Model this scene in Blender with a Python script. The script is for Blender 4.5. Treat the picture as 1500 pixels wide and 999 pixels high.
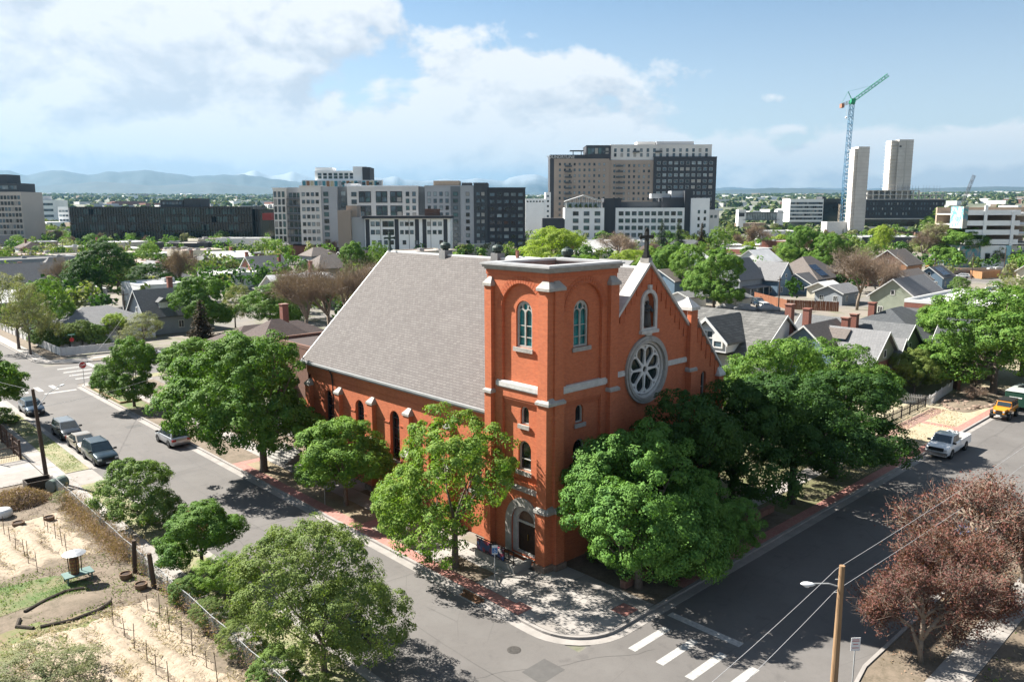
import bpy, bmesh, math, random
import numpy as np
from mathutils import Vector, Matrix
from mathutils.geometry import tessellate_polygon
SC = bpy.context.scene
PI = math.pi
for o in list(bpy.data.objects): bpy.data.objects.remove(o)

# ------------------------------------------------------------------ camera
CAM_POS = Vector((-32.66, -31.32, 22.0))
FPX, PITCH, YAW, ROLL = 1160.0, math.radians(9.5), math.radians(46.5), math.radians(-.1)
cF = Vector((math.cos(YAW)*math.cos(PITCH), math.sin(YAW)*math.cos(PITCH), -math.sin(PITCH)))
cR = Vector((math.sin(YAW), -math.cos(YAW), 0)); cU = cR.cross(cF)
cR2 = cR*math.cos(ROLL)+cU*math.sin(ROLL); cU2 = cR2.cross(cF)
cam_d = bpy.data.cameras.new('camera'); cam = bpy.data.objects.new('camera', cam_d)
SC.collection.objects.link(cam)
m = Matrix((cR2, cU2, -cF)).transposed().to_4x4(); m.translation = CAM_POS
cam.matrix_world = m
cam_d.sensor_width = 36; cam_d.lens = 36*FPX/1500; cam_d.clip_end = 80000; cam_d.clip_start = .5
SC.camera = cam
def g(px, py, z=0.0):
    """world point at height z seen at photo pixel (used only to survey where things stand)"""
    d = cF + cR2*((px-750)/FPX) + cU2*((499.5-py)/FPX)
    return CAM_POS + d*((z-CAM_POS.z)/d.z)
def depth(p): return (Vector(p)-CAM_POS).dot(cF)
def height_at(p, py):
    """height of a vertical thing standing at p whose top is seen at row py"""
    d = cF + cU2*((499.5-py)/FPX)
    v = Vector((p[0]-CAM_POS.x, p[1]-CAM_POS.y, 0)); f = Vector((cF.x, cF.y, 0)).normalized()
    k = v.dot(f)
    fh = Vector((d.x, d.y, 0)).dot(f)
    return CAM_POS.z + d.z*k/fh

# ------------------------------------------------------------------ light and exposure
SUN_DIR = Vector((.37, -1.03, -1.0)).normalized()          # the way the light travels
SUN_EL = math.asin(-SUN_DIR.z)
sd = bpy.data.lights.new('sun', 'SUN'); sun = bpy.data.objects.new('sun', sd); SC.collection.objects.link(sun)
sd.energy = 5.0; sd.angle = math.radians(.53); sd.color = (1, .95, .87)
sun.rotation_euler = SUN_DIR.to_track_quat('-Z', 'Y').to_euler()
SC.view_settings.view_transform = 'Standard'; SC.view_settings.look = 'None'
SC.view_settings.exposure = EXPOSURE = 1.9; SC.view_settings.gamma = 1
SC.cycles.max_bounces = 7; SC.cycles.diffuse_bounces = 3; SC.cycles.glossy_bounces = 2
SC.cycles.transmission_bounces = 3; SC.cycles.transparent_max_bounces = 4; SC.cycles.volume_bounces = 0
SC.cycles.caustics_reflective = False; SC.cycles.caustics_refractive = False
try: SC.cycles.use_denoising = True
except Exception: pass

class NT:
    """tiny node helper"""
    def __init__(s, t): s.t = t; s.n = t.nodes; s.l = t.links; s.n.clear()
    def node(s, ty, **k):
        n = s.n.new(ty)
        for a, b in k.items(): setattr(n, a, b)
        return n
    def put(s, sock, v):
        if isinstance(v, bpy.types.NodeSocket): s.l.new(v, sock)
        elif v is not None:
            try: sock.default_value = v
            except Exception: sock.default_value = (v[0], v[1], v[2], 1)
    def math(s, op, a, b=None, c=None, clamp=False):
        n = s.node('ShaderNodeMath', operation=op); n.use_clamp = clamp
        s.put(n.inputs[0], a)
        if b is not None: s.put(n.inputs[1], b)
        if c is not None: s.put(n.inputs[2], c)
        return n.outputs[0]
    def mix(s, f, a, b, mode='MIX'):
        n = s.node('ShaderNodeMix', data_type='RGBA', blend_type=mode)
        s.put(n.inputs[0], f); s.put(n.inputs[6], col(a)); s.put(n.inputs[7], col(b)); return n.outputs[2]
    def noise(s, vec, scale, detail=4, rough=.55, dist=0.0, out=0):
        n = s.node('ShaderNodeTexNoise'); s.put(n.inputs['Vector'], vec)
        n.inputs['Scale'].default_value = scale; n.inputs['Detail'].default_value = detail
        n.inputs['Roughness'].default_value = rough; n.inputs['Distortion'].default_value = dist
        return n.outputs[out]
    def ramp(s, v, lo, hi, a=0.0, b=1.0):
        n = s.node('ShaderNodeMapRange'); n.clamp = True
        s.put(n.inputs[0], v); n.inputs[1].default_value = lo; n.inputs[2].default_value = hi
        s.put(n.inputs[3], a); s.put(n.inputs[4], b); return n.outputs[0]
    def xyz(s, v):
        n = s.node('ShaderNodeSeparateXYZ'); s.put(n.inputs[0], v); return n.outputs
    def comb(s, x, y, z=0.0):
        n = s.node('ShaderNodeCombineXYZ'); s.put(n.inputs[0], x); s.put(n.inputs[1], y); s.put(n.inputs[2], z); return n.outputs[0]
def col(c):
    if isinstance(c, bpy.types.NodeSocket): return c
    return (c[0], c[1], c[2], 1)

# ------------------------------------------------------------------ sky with clouds
W = bpy.data.worlds.new('World'); SC.world = W; W.use_nodes = True
t = NT(W.node_tree)
sky = t.node('ShaderNodeTexSky', sky_type='NISHITA'); sky.sun_disc = False
sky.sun_elevation = SUN_EL; sky.sun_rotation = math.atan2(-SUN_DIR.x, -SUN_DIR.y)
sky.air_density = 1.0; sky.dust_density = .8; sky.ozone_density = 1.6; sky.altitude = 1600
tc = t.node('ShaderNodeTexCoord').outputs['Generated']
nrm = t.node('ShaderNodeVectorMath', operation='NORMALIZE'); t.l.new(tc, nrm.inputs[0])
X, Y, Z = t.xyz(nrm.outputs[0])
# azimuth measured from the camera heading (clockwise positive) and elevation, in radians
a_, b_ = math.cos(YAW), math.sin(YAW)
fw = t.math('ADD', t.math('MULTIPLY', X, a_), t.math('MULTIPLY', Y, b_))
rt = t.math('SUBTRACT', t.math('MULTIPLY', X, b_), t.math('MULTIPLY', Y, a_))
az = t.math('ARCTAN2', rt, fw); el = t.math('ARCSINE', Z)
def cloud_field(del_=0.0, daz=0.0):
    e = t.math('ADD', el, del_); a = t.math('ADD', az, daz)
    v = t.comb(t.math('MULTIPLY', a, 1.0), t.math('MULTIPLY', e, 1.9), 0.0)
    big = t.noise(v, 3.2, 2, .5, 0.2)
    v2 = t.comb(t.math('ADD', a, 7.3), t.math('MULTIPLY', e, 1.55), 1.7)
    fine = t.noise(v2, 9.0, 9, .6, .25)
    vo = t.node('ShaderNodeTexVoronoi', feature='F1'); t.put(vo.inputs['Vector'], t.comb(t.math('ADD', a, t.math('MULTIPLY', fine, .05)), t.math('MULTIPLY', e, 1.5), .4))
    vo.inputs['Scale'].default_value = 9.0; vo.inputs['Detail'].default_value = 3.0; vo.inputs['Roughness'].default_value = .62; vo.inputs['Lacunarity'].default_value = 2.3; vo.normalize = True
    puff = t.math('SUBTRACT', 1.0, vo.outputs['Distance'])
    return e, a, t.math('ADD', t.math('MULTIPLY', big, .34), t.math('ADD', t.math('MULTIPLY', fine, .50), t.math('MULTIPLY', puff, .32)))
def blob(a, e, a0, e0, sa, se, w):
    x = t.math('DIVIDE', t.math('SUBTRACT', a, a0), sa); y = t.math('DIVIDE', t.math('SUBTRACT', e, e0), se)
    r = t.math('ADD', t.math('MULTIPLY', x, x), t.math('MULTIPLY', y, y))
    return t.math('MULTIPLY', t.math('POWER', 2.718, t.math('MULTIPLY', r, -1.0)), w)
def px_ae(px, py): return math.atan((px-750)/FPX/math.cos(PITCH)), math.atan(((305-py)/FPX))
BANKS = [(120, 110, 330, 95, .20), (330, 40, 290, 55, .15), (790, 140, 215, 62, .20), (600, 222, 420, 40, .16), (250, 235, 500, 60, .14), (900, 252, 900, 38, .17),
         (1115, 158, 24, 9, .15), (1135, 200, 30, 8, .12), (545, 130, 70, 60, -.09), (300, 190, 120, 22, -.06), (1430, 232, 160, 34, .15), (960, 20, 260, 60, -.22), (1300, 110, 330, 80, -.24), (640, 40, 60, 50, -.10)]
def density(del_=0.0, daz=0.0):
    e, a, n = cloud_field(del_, daz)
    for (px, py, sx, sy, w) in BANKS:
        a0, e0 = px_ae(px, py)
        n = t.math('ADD', n, blob(a, e, a0, e0, sx/FPX, sy/FPX, w))
    return n
d0 = density(); d1 = density(.022, -.012)
cover = t.ramp(d0, .650, .715)
thick = t.ramp(d0, .72, 1.0)
lit = t.ramp(t.math('SUBTRACT', d0, d1), -.07, .05)           # edges that face the sun are brighter than the undersides
cloud_c = t.mix(lit, (.66, .71, .78), (1.0, 1.0, 1.0))
cloud_c = t.mix(t.math('MULTIPLY', thick, .35), cloud_c, (.90, .92, .95))
CLOUD, SKYK = 5.7, .86
cc = t.mix(1.0, cloud_c, (CLOUD, CLOUD, CLOUD), 'MULTIPLY')
sky_c = t.mix(1.0, sky.outputs[0], (.98*SKYK, 1.02*SKYK, .96*SKYK), 'MULTIPLY')
hz = t.ramp(el, 0.0, .30, 1.0, 0.0)
sky_c = t.mix(t.math('MULTIPLY', t.math('POWER', hz, 1.4), .72), sky_c, (5.2, 5.0, 4.8))   # pale air low over the horizon
cov = t.math('MULTIPLY', cover, .93)
out = t.mix(cov, sky_c, cc)
bg = t.node('ShaderNodeBackground'); t.l.new(out, bg.inputs[0]); bg.inputs[1].default_value = .05
wo = t.node('ShaderNodeOutputWorld'); t.l.new(bg.outputs[0], wo.inputs[0])
W.cycles.sampling_method = 'MANUAL'; W.cycles.sample_map_resolution = 512

# ------------------------------------------------------------------ materials
MATS = {}
ALB = .66      # surfaces' base colours are given as seen; this brings them to real albedo
def mat(name, c=(.5, .5, .5), rough=.8, spec=.3, metal=0.0, vary=0.0, vscale=1.0, c2=None, bump=0.0, bscale=20.0, fn=None, coat=0.0, emit=None, raw=False):
    if name in MATS: return MATS[name]
    m = bpy.data.materials.new(name); m.use_nodes = True; t = NT(m.node_tree)
    b = t.node('ShaderNodeBsdfPrincipled'); o = t.node('ShaderNodeOutputMaterial'); t.l.new(b.outputs[0], o.inputs[0])
    P = t.node('ShaderNodeNewGeometry').outputs['Position']
    b.inputs['Roughness'].default_value = rough; b.inputs['Specular IOR Level'].default_value = spec
    b.inputs['Metallic'].default_value = metal; b.inputs['Coat Weight'].default_value = coat
    cs = col(c)
    if fn: cs = fn(t, P, b)
    elif c2 is not None or vary:
        n = t.noise(P, vscale, 6, .6)
        f = t.ramp(n, .32, .68)
        if c2 is not None: cs = t.mix(f, c, c2)
        else: cs = t.mix(f, [x*(1-vary) for x in c], [min(1, x*(1+vary)) for x in c])
    k = 1.0 if raw else (ALB if max(c) < .58 or fn else .86)
    cs = t.mix(1.0, cs, (k, k, k), 'MULTIPLY') if isinstance(cs, bpy.types.NodeSocket) else tuple(v*k for v in cs[:3])+(1,)
    t.put(b.inputs['Base Color'], cs)
    if bump:
        bn = t.node('ShaderNodeBump'); bn.inputs['Strength'].default_value = bump; bn.inputs['Distance'].default_value = .05
        t.l.new(t.noise(P, bscale, 5, .6), bn.inputs['Height']); t.l.new(bn.outputs[0], b.inputs['Normal'])
    MATS[name] = m
    return m
def brick_fn(c1, c2, mortar, bw=.21, bh=.075, msize=.012, dirt=.25):
    def fn(t, P, b):
        x, y, z = t.xyz(P)
        n = t.node('ShaderNodeTexBrick')
        t.l.new(t.comb(t.math('ADD', x, y), z), n.inputs['Vector'])
        n.inputs['Color1'].default_value = col(c1); n.inputs['Color2'].default_value = col(c2); n.inputs['Mortar'].default_value = col(mortar)
        n.inputs['Scale'].default_value = 1; n.inputs['Mortar Size'].default_value = msize; n.inputs['Mortar Smooth'].default_value = .3
        n.inputs['Brick Width'].default_value = bw; n.inputs['Row Height'].default_value = bh; n.inputs['Bias'].default_value = 0
        big = t.noise(P, .35, 5, .6); st = t.noise(t.comb(t.math('MULTIPLY', t.math('ADD', x, y), 2.2), t.math('MULTIPLY', z, .3)), 1.0, 5, .65)
        c = t.mix(t.ramp(big, .35, .7, 0.0, .22), n.outputs['Color'], [v*.72 for v in c1])
        c = t.mix(t.ramp(st, .52, .8, 0.0, dirt), c, [v*.5 for v in c1])
        sp = t.noise(t.comb(t.math('MULTIPLY', t.math('ADD', x, y), 2.6), t.math('MULTIPLY', z, 6.0)), 1.0, 4, .7)
        c = t.mix(t.ramp(sp, .52, .72, 0.0, .35), c, [min(.85, v*1.35+.006) for v in c1]); c = t.mix(t.ramp(sp, .46, .28, 0.0, .45), c, [v*.55 for v in c1])
        bn = t.node('ShaderNodeBump'); bn.inputs['Strength'].default_value = .35; bn.inputs['Distance'].default_value = .02; bn.invert = True
        t.l.new(n.outputs['Fac'], bn.inputs['Height']); t.l.new(bn.outputs[0], b.inputs['Normal'])
        return c
    return fn
def shingle_fn(c1, c2, bw=.36, bh=.19, ax='y', gap=.35, big_amt=.35):
    def fn(t, P, b):
        x, y, z = t.xyz(P)
        u = y if ax == 'y' else (x if ax == 'x' else t.math('ADD', x, y))
        n = t.node('ShaderNodeTexBrick'); n.offset = .5; n.inputs['Scale'].default_value = 1
        t.l.new(t.comb(u, z), n.inputs['Vector'])
        n.inputs['Color1'].default_value = col(c1); n.inputs['Color2'].default_value = col(c2)
        n.inputs['Mortar'].default_value = col([v*gap for v in c1])
        n.inputs['Mortar Size'].default_value = .018; n.inputs['Mortar Smooth'].default_value = .5
        n.inputs['Brick Width'].default_value = bw; n.inputs['Row Height'].default_value = bh; n.inputs['Bias'].default_value = 0
        big = t.noise(P, .5, 6, .65); fine = t.noise(P, 9.0, 3, .6)
        c = t.mix(t.ramp(big, .35, .68, 0.0, big_amt), n.outputs['Color'], [v*.74 for v in c1])
        c = t.mix(t.ramp(fine, .4, .7, 0.0, .25), c, [min(1, v*1.3) for v in c2])
        bn = t.node('ShaderNodeBump'); bn.inputs['Strength'].default_value = .5; bn.inputs['Distance'].default_value = .03; bn.invert = True
        t.l.new(n.outputs['Fac'], bn.inputs['Height']); t.l.new(bn.outputs[0], b.inputs['Normal'])
        return c
    return fn
def leaf_mat(name, c, c2, trans=.35, rough=.5):
    if name in MATS: return MATS[name]
    m = bpy.data.materials.new(name); m.use_nodes = True; t = NT(m.node_tree)
    gi = t.node('ShaderNodeNewGeometry'); oi = t.node('ShaderNodeObjectInfo')
    r = gi.outputs['Random Per Island']
    c0 = t.mix(r, c, c2)
    pos = gi.outputs['Position']
    big = t.noise(pos, .9, 3, .6)
    c0 = t.mix(t.ramp(big, .38, .66, 0.0, .55), c0, [c2[0]*1.25, c2[1]*1.12, c2[2]*.9])
    c0 = t.mix(t.math('MULTIPLY', oi.outputs['Random'], .35), c0, [c[0]*.7, c[1]*.8, c[2]*.8])
    b = t.node('ShaderNodeBsdfPrincipled'); t.l.new(c0, b.inputs['Base Color']); b.inputs['Roughness'].default_value = .68
    b.inputs['Specular IOR Level'].default_value = .14
    tr = t.node('ShaderNodeBsdfTranslucent'); t.l.new(t.mix(1.0, c0, (1.5, 1.7, .6), 'MULTIPLY'), tr.inputs[0])
    mx = t.node('ShaderNodeMixShader'); mx.inputs[0].default_value = trans
    t.l.new(b.outputs[0], mx.inputs[1]); t.l.new(tr.outputs[0], mx.inputs[2])
    o = t.node('ShaderNodeOutputMaterial'); t.l.new(mx.outputs[0], o.inputs[0])
    MATS[name] = m
    return m
def glass_mat(name, c, rough=.08, spec=.9, vary=.35, vscale=.6):
    def fn(t, P, b):
        return t.mix(t.ramp(t.noise(P, vscale, 2, .5), .4, .6), [v*(1-vary) for v in c], [v*(1+vary) for v in c])
    return mat(name, c, rough, spec, fn=fn)

# ------------------------------------------------------------------ mesh helpers
def link(o, parent=None):
    SC.collection.objects.link(o)
    if parent is not None: o.parent = parent
    return o
def tag(o, label=None, cat=None, group=None, kind=None):
    if label: o['label'] = label
    if cat: o['category'] = cat
    if group: o['group'] = group
    if kind: o['kind'] = kind
    return o
def empty(name, loc=(0, 0, 0), rz=0.0, label=None, cat=None, group=None):
    o = bpy.data.objects.new(name, None); o.empty_display_size = .3
    o.location = loc; o.rotation_euler = (0, 0, rz); link(o); return tag(o, label, cat, group)
class MB:
    def __init__(s): s.v = []; s.f = []; s.m = []; s.mi = 0
    def add(s, vs, fs):
        k = len(s.v); s.v += [tuple(v) for v in vs]
        for f in fs: s.f.append([i+k for i in f]); s.m.append(s.mi)
        return s
    def box(s, x0, y0, z0, x1, y1, z1):
        if x0 > x1: x0, x1 = x1, x0
        if y0 > y1: y0, y1 = y1, y0
        if z0 > z1: z0, z1 = z1, z0
        return s.add([(x0,y0,z0),(x1,y0,z0),(x1,y1,z0),(x0,y1,z0),(x0,y0,z1),(x1,y0,z1),(x1,y1,z1),(x0,y1,z1)],
                     [(0,3,2,1),(4,5,6,7),(0,1,5,4),(1,2,6,5),(2,3,7,6),(3,0,4,7)])
    def hexa(s, b, tp):   # 4 bottom points, 4 top points
        return s.add(list(b)+list(tp), [(0,3,2,1),(4,5,6,7),(0,1,5,4),(1,2,6,5),(2,3,7,6),(3,0,4,7)])
    def quad(s, a, b, c, d): return s.add([a,b,c,d], [(0,1,2,3)])
    def prism(s, poly, z0, z1):
        n = len(poly); vs = [(p[0],p[1],z0) for p in poly]+[(p[0],p[1],z1) for p in poly]
        fs = [tuple(range(n-1,-1,-1)), tuple(range(n,2*n))]+[(i,(i+1)%n,n+(i+1)%n,n+i) for i in range(n)]
        return s.add(vs, fs)
    def slab(s, outer, holes, d0, d1, mp):
        """flat plate with holes: 2D loops (u,z), depth d0..d1, mp(u,z,d)->xyz"""
        loops = [outer]+list(holes); pts = [p for L in loops for p in L]
        tris = tessellate_polygon([[Vector((p[0],p[1],0)) for p in L] for L in loops])
        n = len(pts)
        vs = [mp(p[0],p[1],d0) for p in pts]+[mp(p[0],p[1],d1) for p in pts]
        fs = []
        for a,b,c in tris: fs.append((a,b,c)); fs.append((c+n,b+n,a+n))
        k = 0
        for L in loops:
            q = len(L)
            for i in range(q): j=(i+1)%q; fs.append((k+i,k+j,n+k+j,n+k+i))
            k += q
        return s.add(vs, fs)
    def tube(s, p0, p1, r0, r1=None, n=6, caps=True):
        r1 = r0 if r1 is None else r1
        p0 = Vector(p0); p1 = Vector(p1); d = (p1-p0)
        if d.length < 1e-6: return s
        d.normalize(); a = d.orthogonal().normalized(); b = d.cross(a)
        vs = []
        for p, r in ((p0,r0),(p1,r1)):
            for i in range(n):
                an = 2*PI*i/n; vs.append(p+a*math.cos(an)*r+b*math.sin(an)*r)
        fs = [(i,(i+1)%n,n+(i+1)%n,n+i) for i in range(n)]
        if caps: fs += [tuple(range(n-1,-1,-1)), tuple(range(n,2*n))]
        return s.add(vs, fs)
    def path(s, pts, rs, n=6):
        pts = [Vector(p) for p in pts]; vs = []; ref = None
        for i, p in enumerate(pts):
            d = (pts[min(i+1,len(pts)-1)]-pts[max(i-1,0)]).normalized()
            if ref is None: ref = d.orthogonal().normalized()
            a = (ref-d*ref.dot(d))
            if a.length < 1e-4: a = d.orthogonal()
            a.normalize(); ref = a; b = d.cross(a); r = rs[i] if hasattr(rs,'__len__') else rs
            for k in range(n): an=2*PI*k/n; vs.append(p+a*math.cos(an)*r+b*math.sin(an)*r)
        fs = []
        for i in range(len(pts)-1):
            for k in range(n): fs.append((i*n+k,i*n+(k+1)%n,(i+1)*n+(k+1)%n,(i+1)*n+k))
        fs += [tuple(range(n-1,-1,-1)), tuple(range((len(pts)-1)*n,len(pts)*n))]
        return s.add(vs, fs)
    def lathe(s, prof, c=(0,0,0), n=16, sx=1, sy=1):
        vs = []
        for r, z in prof:
            for k in range(n): an=2*PI*k/n; vs.append((c[0]+r*sx*math.cos(an), c[1]+r*sy*math.sin(an), c[2]+z))
        fs = [(i*n+k,i*n+(k+1)%n,(i+1)*n+(k+1)%n,(i+1)*n+k) for i in range(len(prof)-1) for k in range(n)]
        fs += [tuple(range(n-1,-1,-1)), tuple(range((len(prof)-1)*n,len(prof)*n))]
        return s.add(vs, fs)
    def mesh(s, name, mats):
        me = bpy.data.meshes.new(name); me.from_pydata(s.v, [], s.f)
        for mm in (mats if isinstance(mats,(list,tuple)) else [mats]): me.materials.append(mm)
        if any(s.m): me.polygons.foreach_set('material_index', s.m)
        bm = bmesh.new(); bm.from_mesh(me); bmesh.ops.recalc_face_normals(bm, faces=bm.faces)
        if getattr(s,'bev',0): bmesh.ops.bevel(bm, geom=bm.edges[:], offset=s.bev, segments=getattr(s,'bs',1), affect='EDGES', profile=.6)
        bm.to_mesh(me); bm.free()
        if getattr(s,'smooth',False): me.polygons.foreach_set('use_smooth', [True]*len(me.polygons))
        me.update(); return me
    def build(s, name, mats, parent=None, loc=None, rz=None):
        o = bpy.data.objects.new(name, s.mesh(name, mats)); link(o, parent)
        if loc is not None: o.location = loc
        if rz is not None: o.rotation_euler = (0,0,rz)
        return o
def obj_of(name, me, parent=None, loc=None, rz=None, sc=None):
    o = bpy.data.objects.new(name, me); link(o, parent)
    if loc is not None: o.location = loc
    if rz is not None: o.rotation_euler = (0,0,rz)
    if sc is not None: o.scale = (sc,sc,sc) if not hasattr(sc,'__len__') else sc
    return o
def kids(o): return [c for c in KIDS.get(o.name, ())]
KIDS = {}
def copy_tree(root):
    def rec(o, par):
        c = o.copy(); SC.collection.objects.link(c); c.parent = par
        for ch in o.children: rec(ch, c)
        return c
    return rec(root, None)
def struct(o): o['kind'] = 'structure'; return o
def arch(uc, hw, z0, zs, n=14, rise=1.0):
    """arched opening outline: centre, half width, sill height, spring height"""
    return [(uc-hw,z0),(uc+hw,z0)]+[(uc+hw*math.cos(PI*i/n), zs+hw*rise*math.sin(PI*i/n)) for i in range(n+1)]
def rect(u0, u1, z0, z1): return [(u0,z0),(u1,z0),(u1,z1),(u0,z1)]
def circle(uc, zc, r, n=32, ph=0): return [(uc+r*math.cos(2*PI*i/n+ph), zc+r*math.sin(2*PI*i/n+ph)) for i in range(n)]
def text_mesh(s, size, name='lettering', m=None, parent=None, loc=(0,0,0), rot=(0,0,0), extrude=.02):
    cu = bpy.data.curves.new(name, 'FONT'); cu.body = s; cu.size = size; cu.extrude = extrude; cu.align_x = 'CENTER'; cu.align_y = 'CENTER'; cu.resolution_u = 3
    tmp = bpy.data.objects.new('tmp', cu); SC.collection.objects.link(tmp); bpy.context.view_layer.update()
    me = bpy.data.meshes.new_from_object(tmp.evaluated_get(bpy.context.evaluated_depsgraph_get()))
    bpy.data.objects.remove(tmp); me.name = name; me.materials.clear(); me.materials.append(m)
    o = bpy.data.objects.new(name, me); link(o, parent); o.location = loc; o.rotation_euler = rot; return o

M = {}
M['brick'] = mat('church_brick', rough=.85, fn=brick_fn((.80,.205,.078),(.62,.145,.056),(.54,.25,.15),dirt=.35))
M['brick_trim'] = mat('brick_trim', rough=.85, fn=brick_fn((.70,.17,.062),(.58,.13,.05),(.48,.19,.11),.075,.21))
M['stone'] = mat('trim_stone', (.52,.49,.45), .85, c2=(.36,.34,.31), vscale=2.5, bump=.3, bscale=8)
M['rough_stone'] = mat('base_stone', (.36,.27,.21), .9, c2=(.22,.15,.12), vscale=3, bump=.8, bscale=5)
M['shingle'] = mat('nave_shingles', rough=.9, fn=shingle_fn((.150,.134,.128),(.205,.188,.178),.36,.15,'y',.62))
M['white'] = mat('white_paint', (.72,.71,.69), .5, vary=.06)
M['metal_white'] = mat('pale_metal_flashing', (.68,.68,.68), .4, vary=.08)
M['metal_grey'] = mat('grey_gutter', (.42,.43,.43), .45, vary=.1)
M['dark'] = mat('dark_paint', (.03,.03,.032), .5, vary=.2)
M['copper'] = mat('patina_copper', (.07,.12,.105), .6, c2=(.03,.045,.04), vscale=4)
M['teal'] = glass_mat('teal_glass', (.006,.19,.20), .25, .3, .45, 1.4)
M['dglass'] = glass_mat('dark_glass', (.018,.026,.03), .1, .6, .4, .8)
M['concrete'] = mat('concrete', (.42,.40,.37), .9, c2=(.33,.315,.29), vscale=.9, bump=.1)
M['wood_brown'] = mat('door_wood', (.05,.028,.018), .6, vary=.3, vscale=3)
# ------------------------------------------------------------------ the church
church = empty('church', (10, 15, 0), 0, 'red brick church with square corner tower, steep grey shingled roof and rose window', 'church')
church.matrix_world = Matrix.Translation((0,0,0))       # its base point is the tower's foot at the world origin
BR, ST = M['brick'], M['stone']
mpL = lambda u, z, d: (.3+d, u, z)          # left (street) face: u runs along Y
mpR = lambda u, z, d: (u, .3+d, z)          # front face: u runs along X
def arched_window(mp, uc, hw, z0, zs, d, parent, glass, bars, frame=.11, double=False, mat_f='stone_frame'):
    """pale frame with arched head, pane behind it; the frame is the part and the pane its sub-part"""
    mb = MB(); outer = arch(uc, hw, z0, zs)
    if double:
        holes = []
        ih = hw-frame; w = (ih-.05)/2
        for s in (-1, 1): holes.append(arch(uc+s*(ih+.05)/2, w, z0+frame, zs-.12, 8))
        holes.append(circle(uc, zs+hw*.46, hw*.29, 16))
        for s in (-1, 1):
            holes.append([(uc+s*(hw*.40), zs+hw*.34), (uc+s*(hw*.76), zs+hw*.14), (uc+s*(hw*.66), zs+hw*.44), (uc+s*hw*.50, zs+hw*.62)])
    else: holes = [arch(uc, hw-frame, z0+frame, zs, 10)]
    mb.slab(outer, holes, d, d+.10, mp)
    for b in bars:
        mb.slab(rect(uc-hw+frame*.8, uc+hw-frame*.8, b-.025, b+.025), [], d+.02, d+.07, mp)
    w_ = mb.build('window', MATS.get(mat_f) or mat(mat_f, (.50,.49,.45), .7, vary=.15, vscale=4), parent)
    MB().slab(arch(uc, hw-.02, z0+.02, zs, 12), [], d+.12, d+.15, mp).build('pane', glass, w_)
    return w_
def sill(mp, uc, hw, z, parent, d=-.12, mat_=None):
    MB().slab(rect(uc-hw, uc+hw, z, z+.26), [], d, .16, mp).build('window_sill', mat_ or ST, parent)
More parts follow.
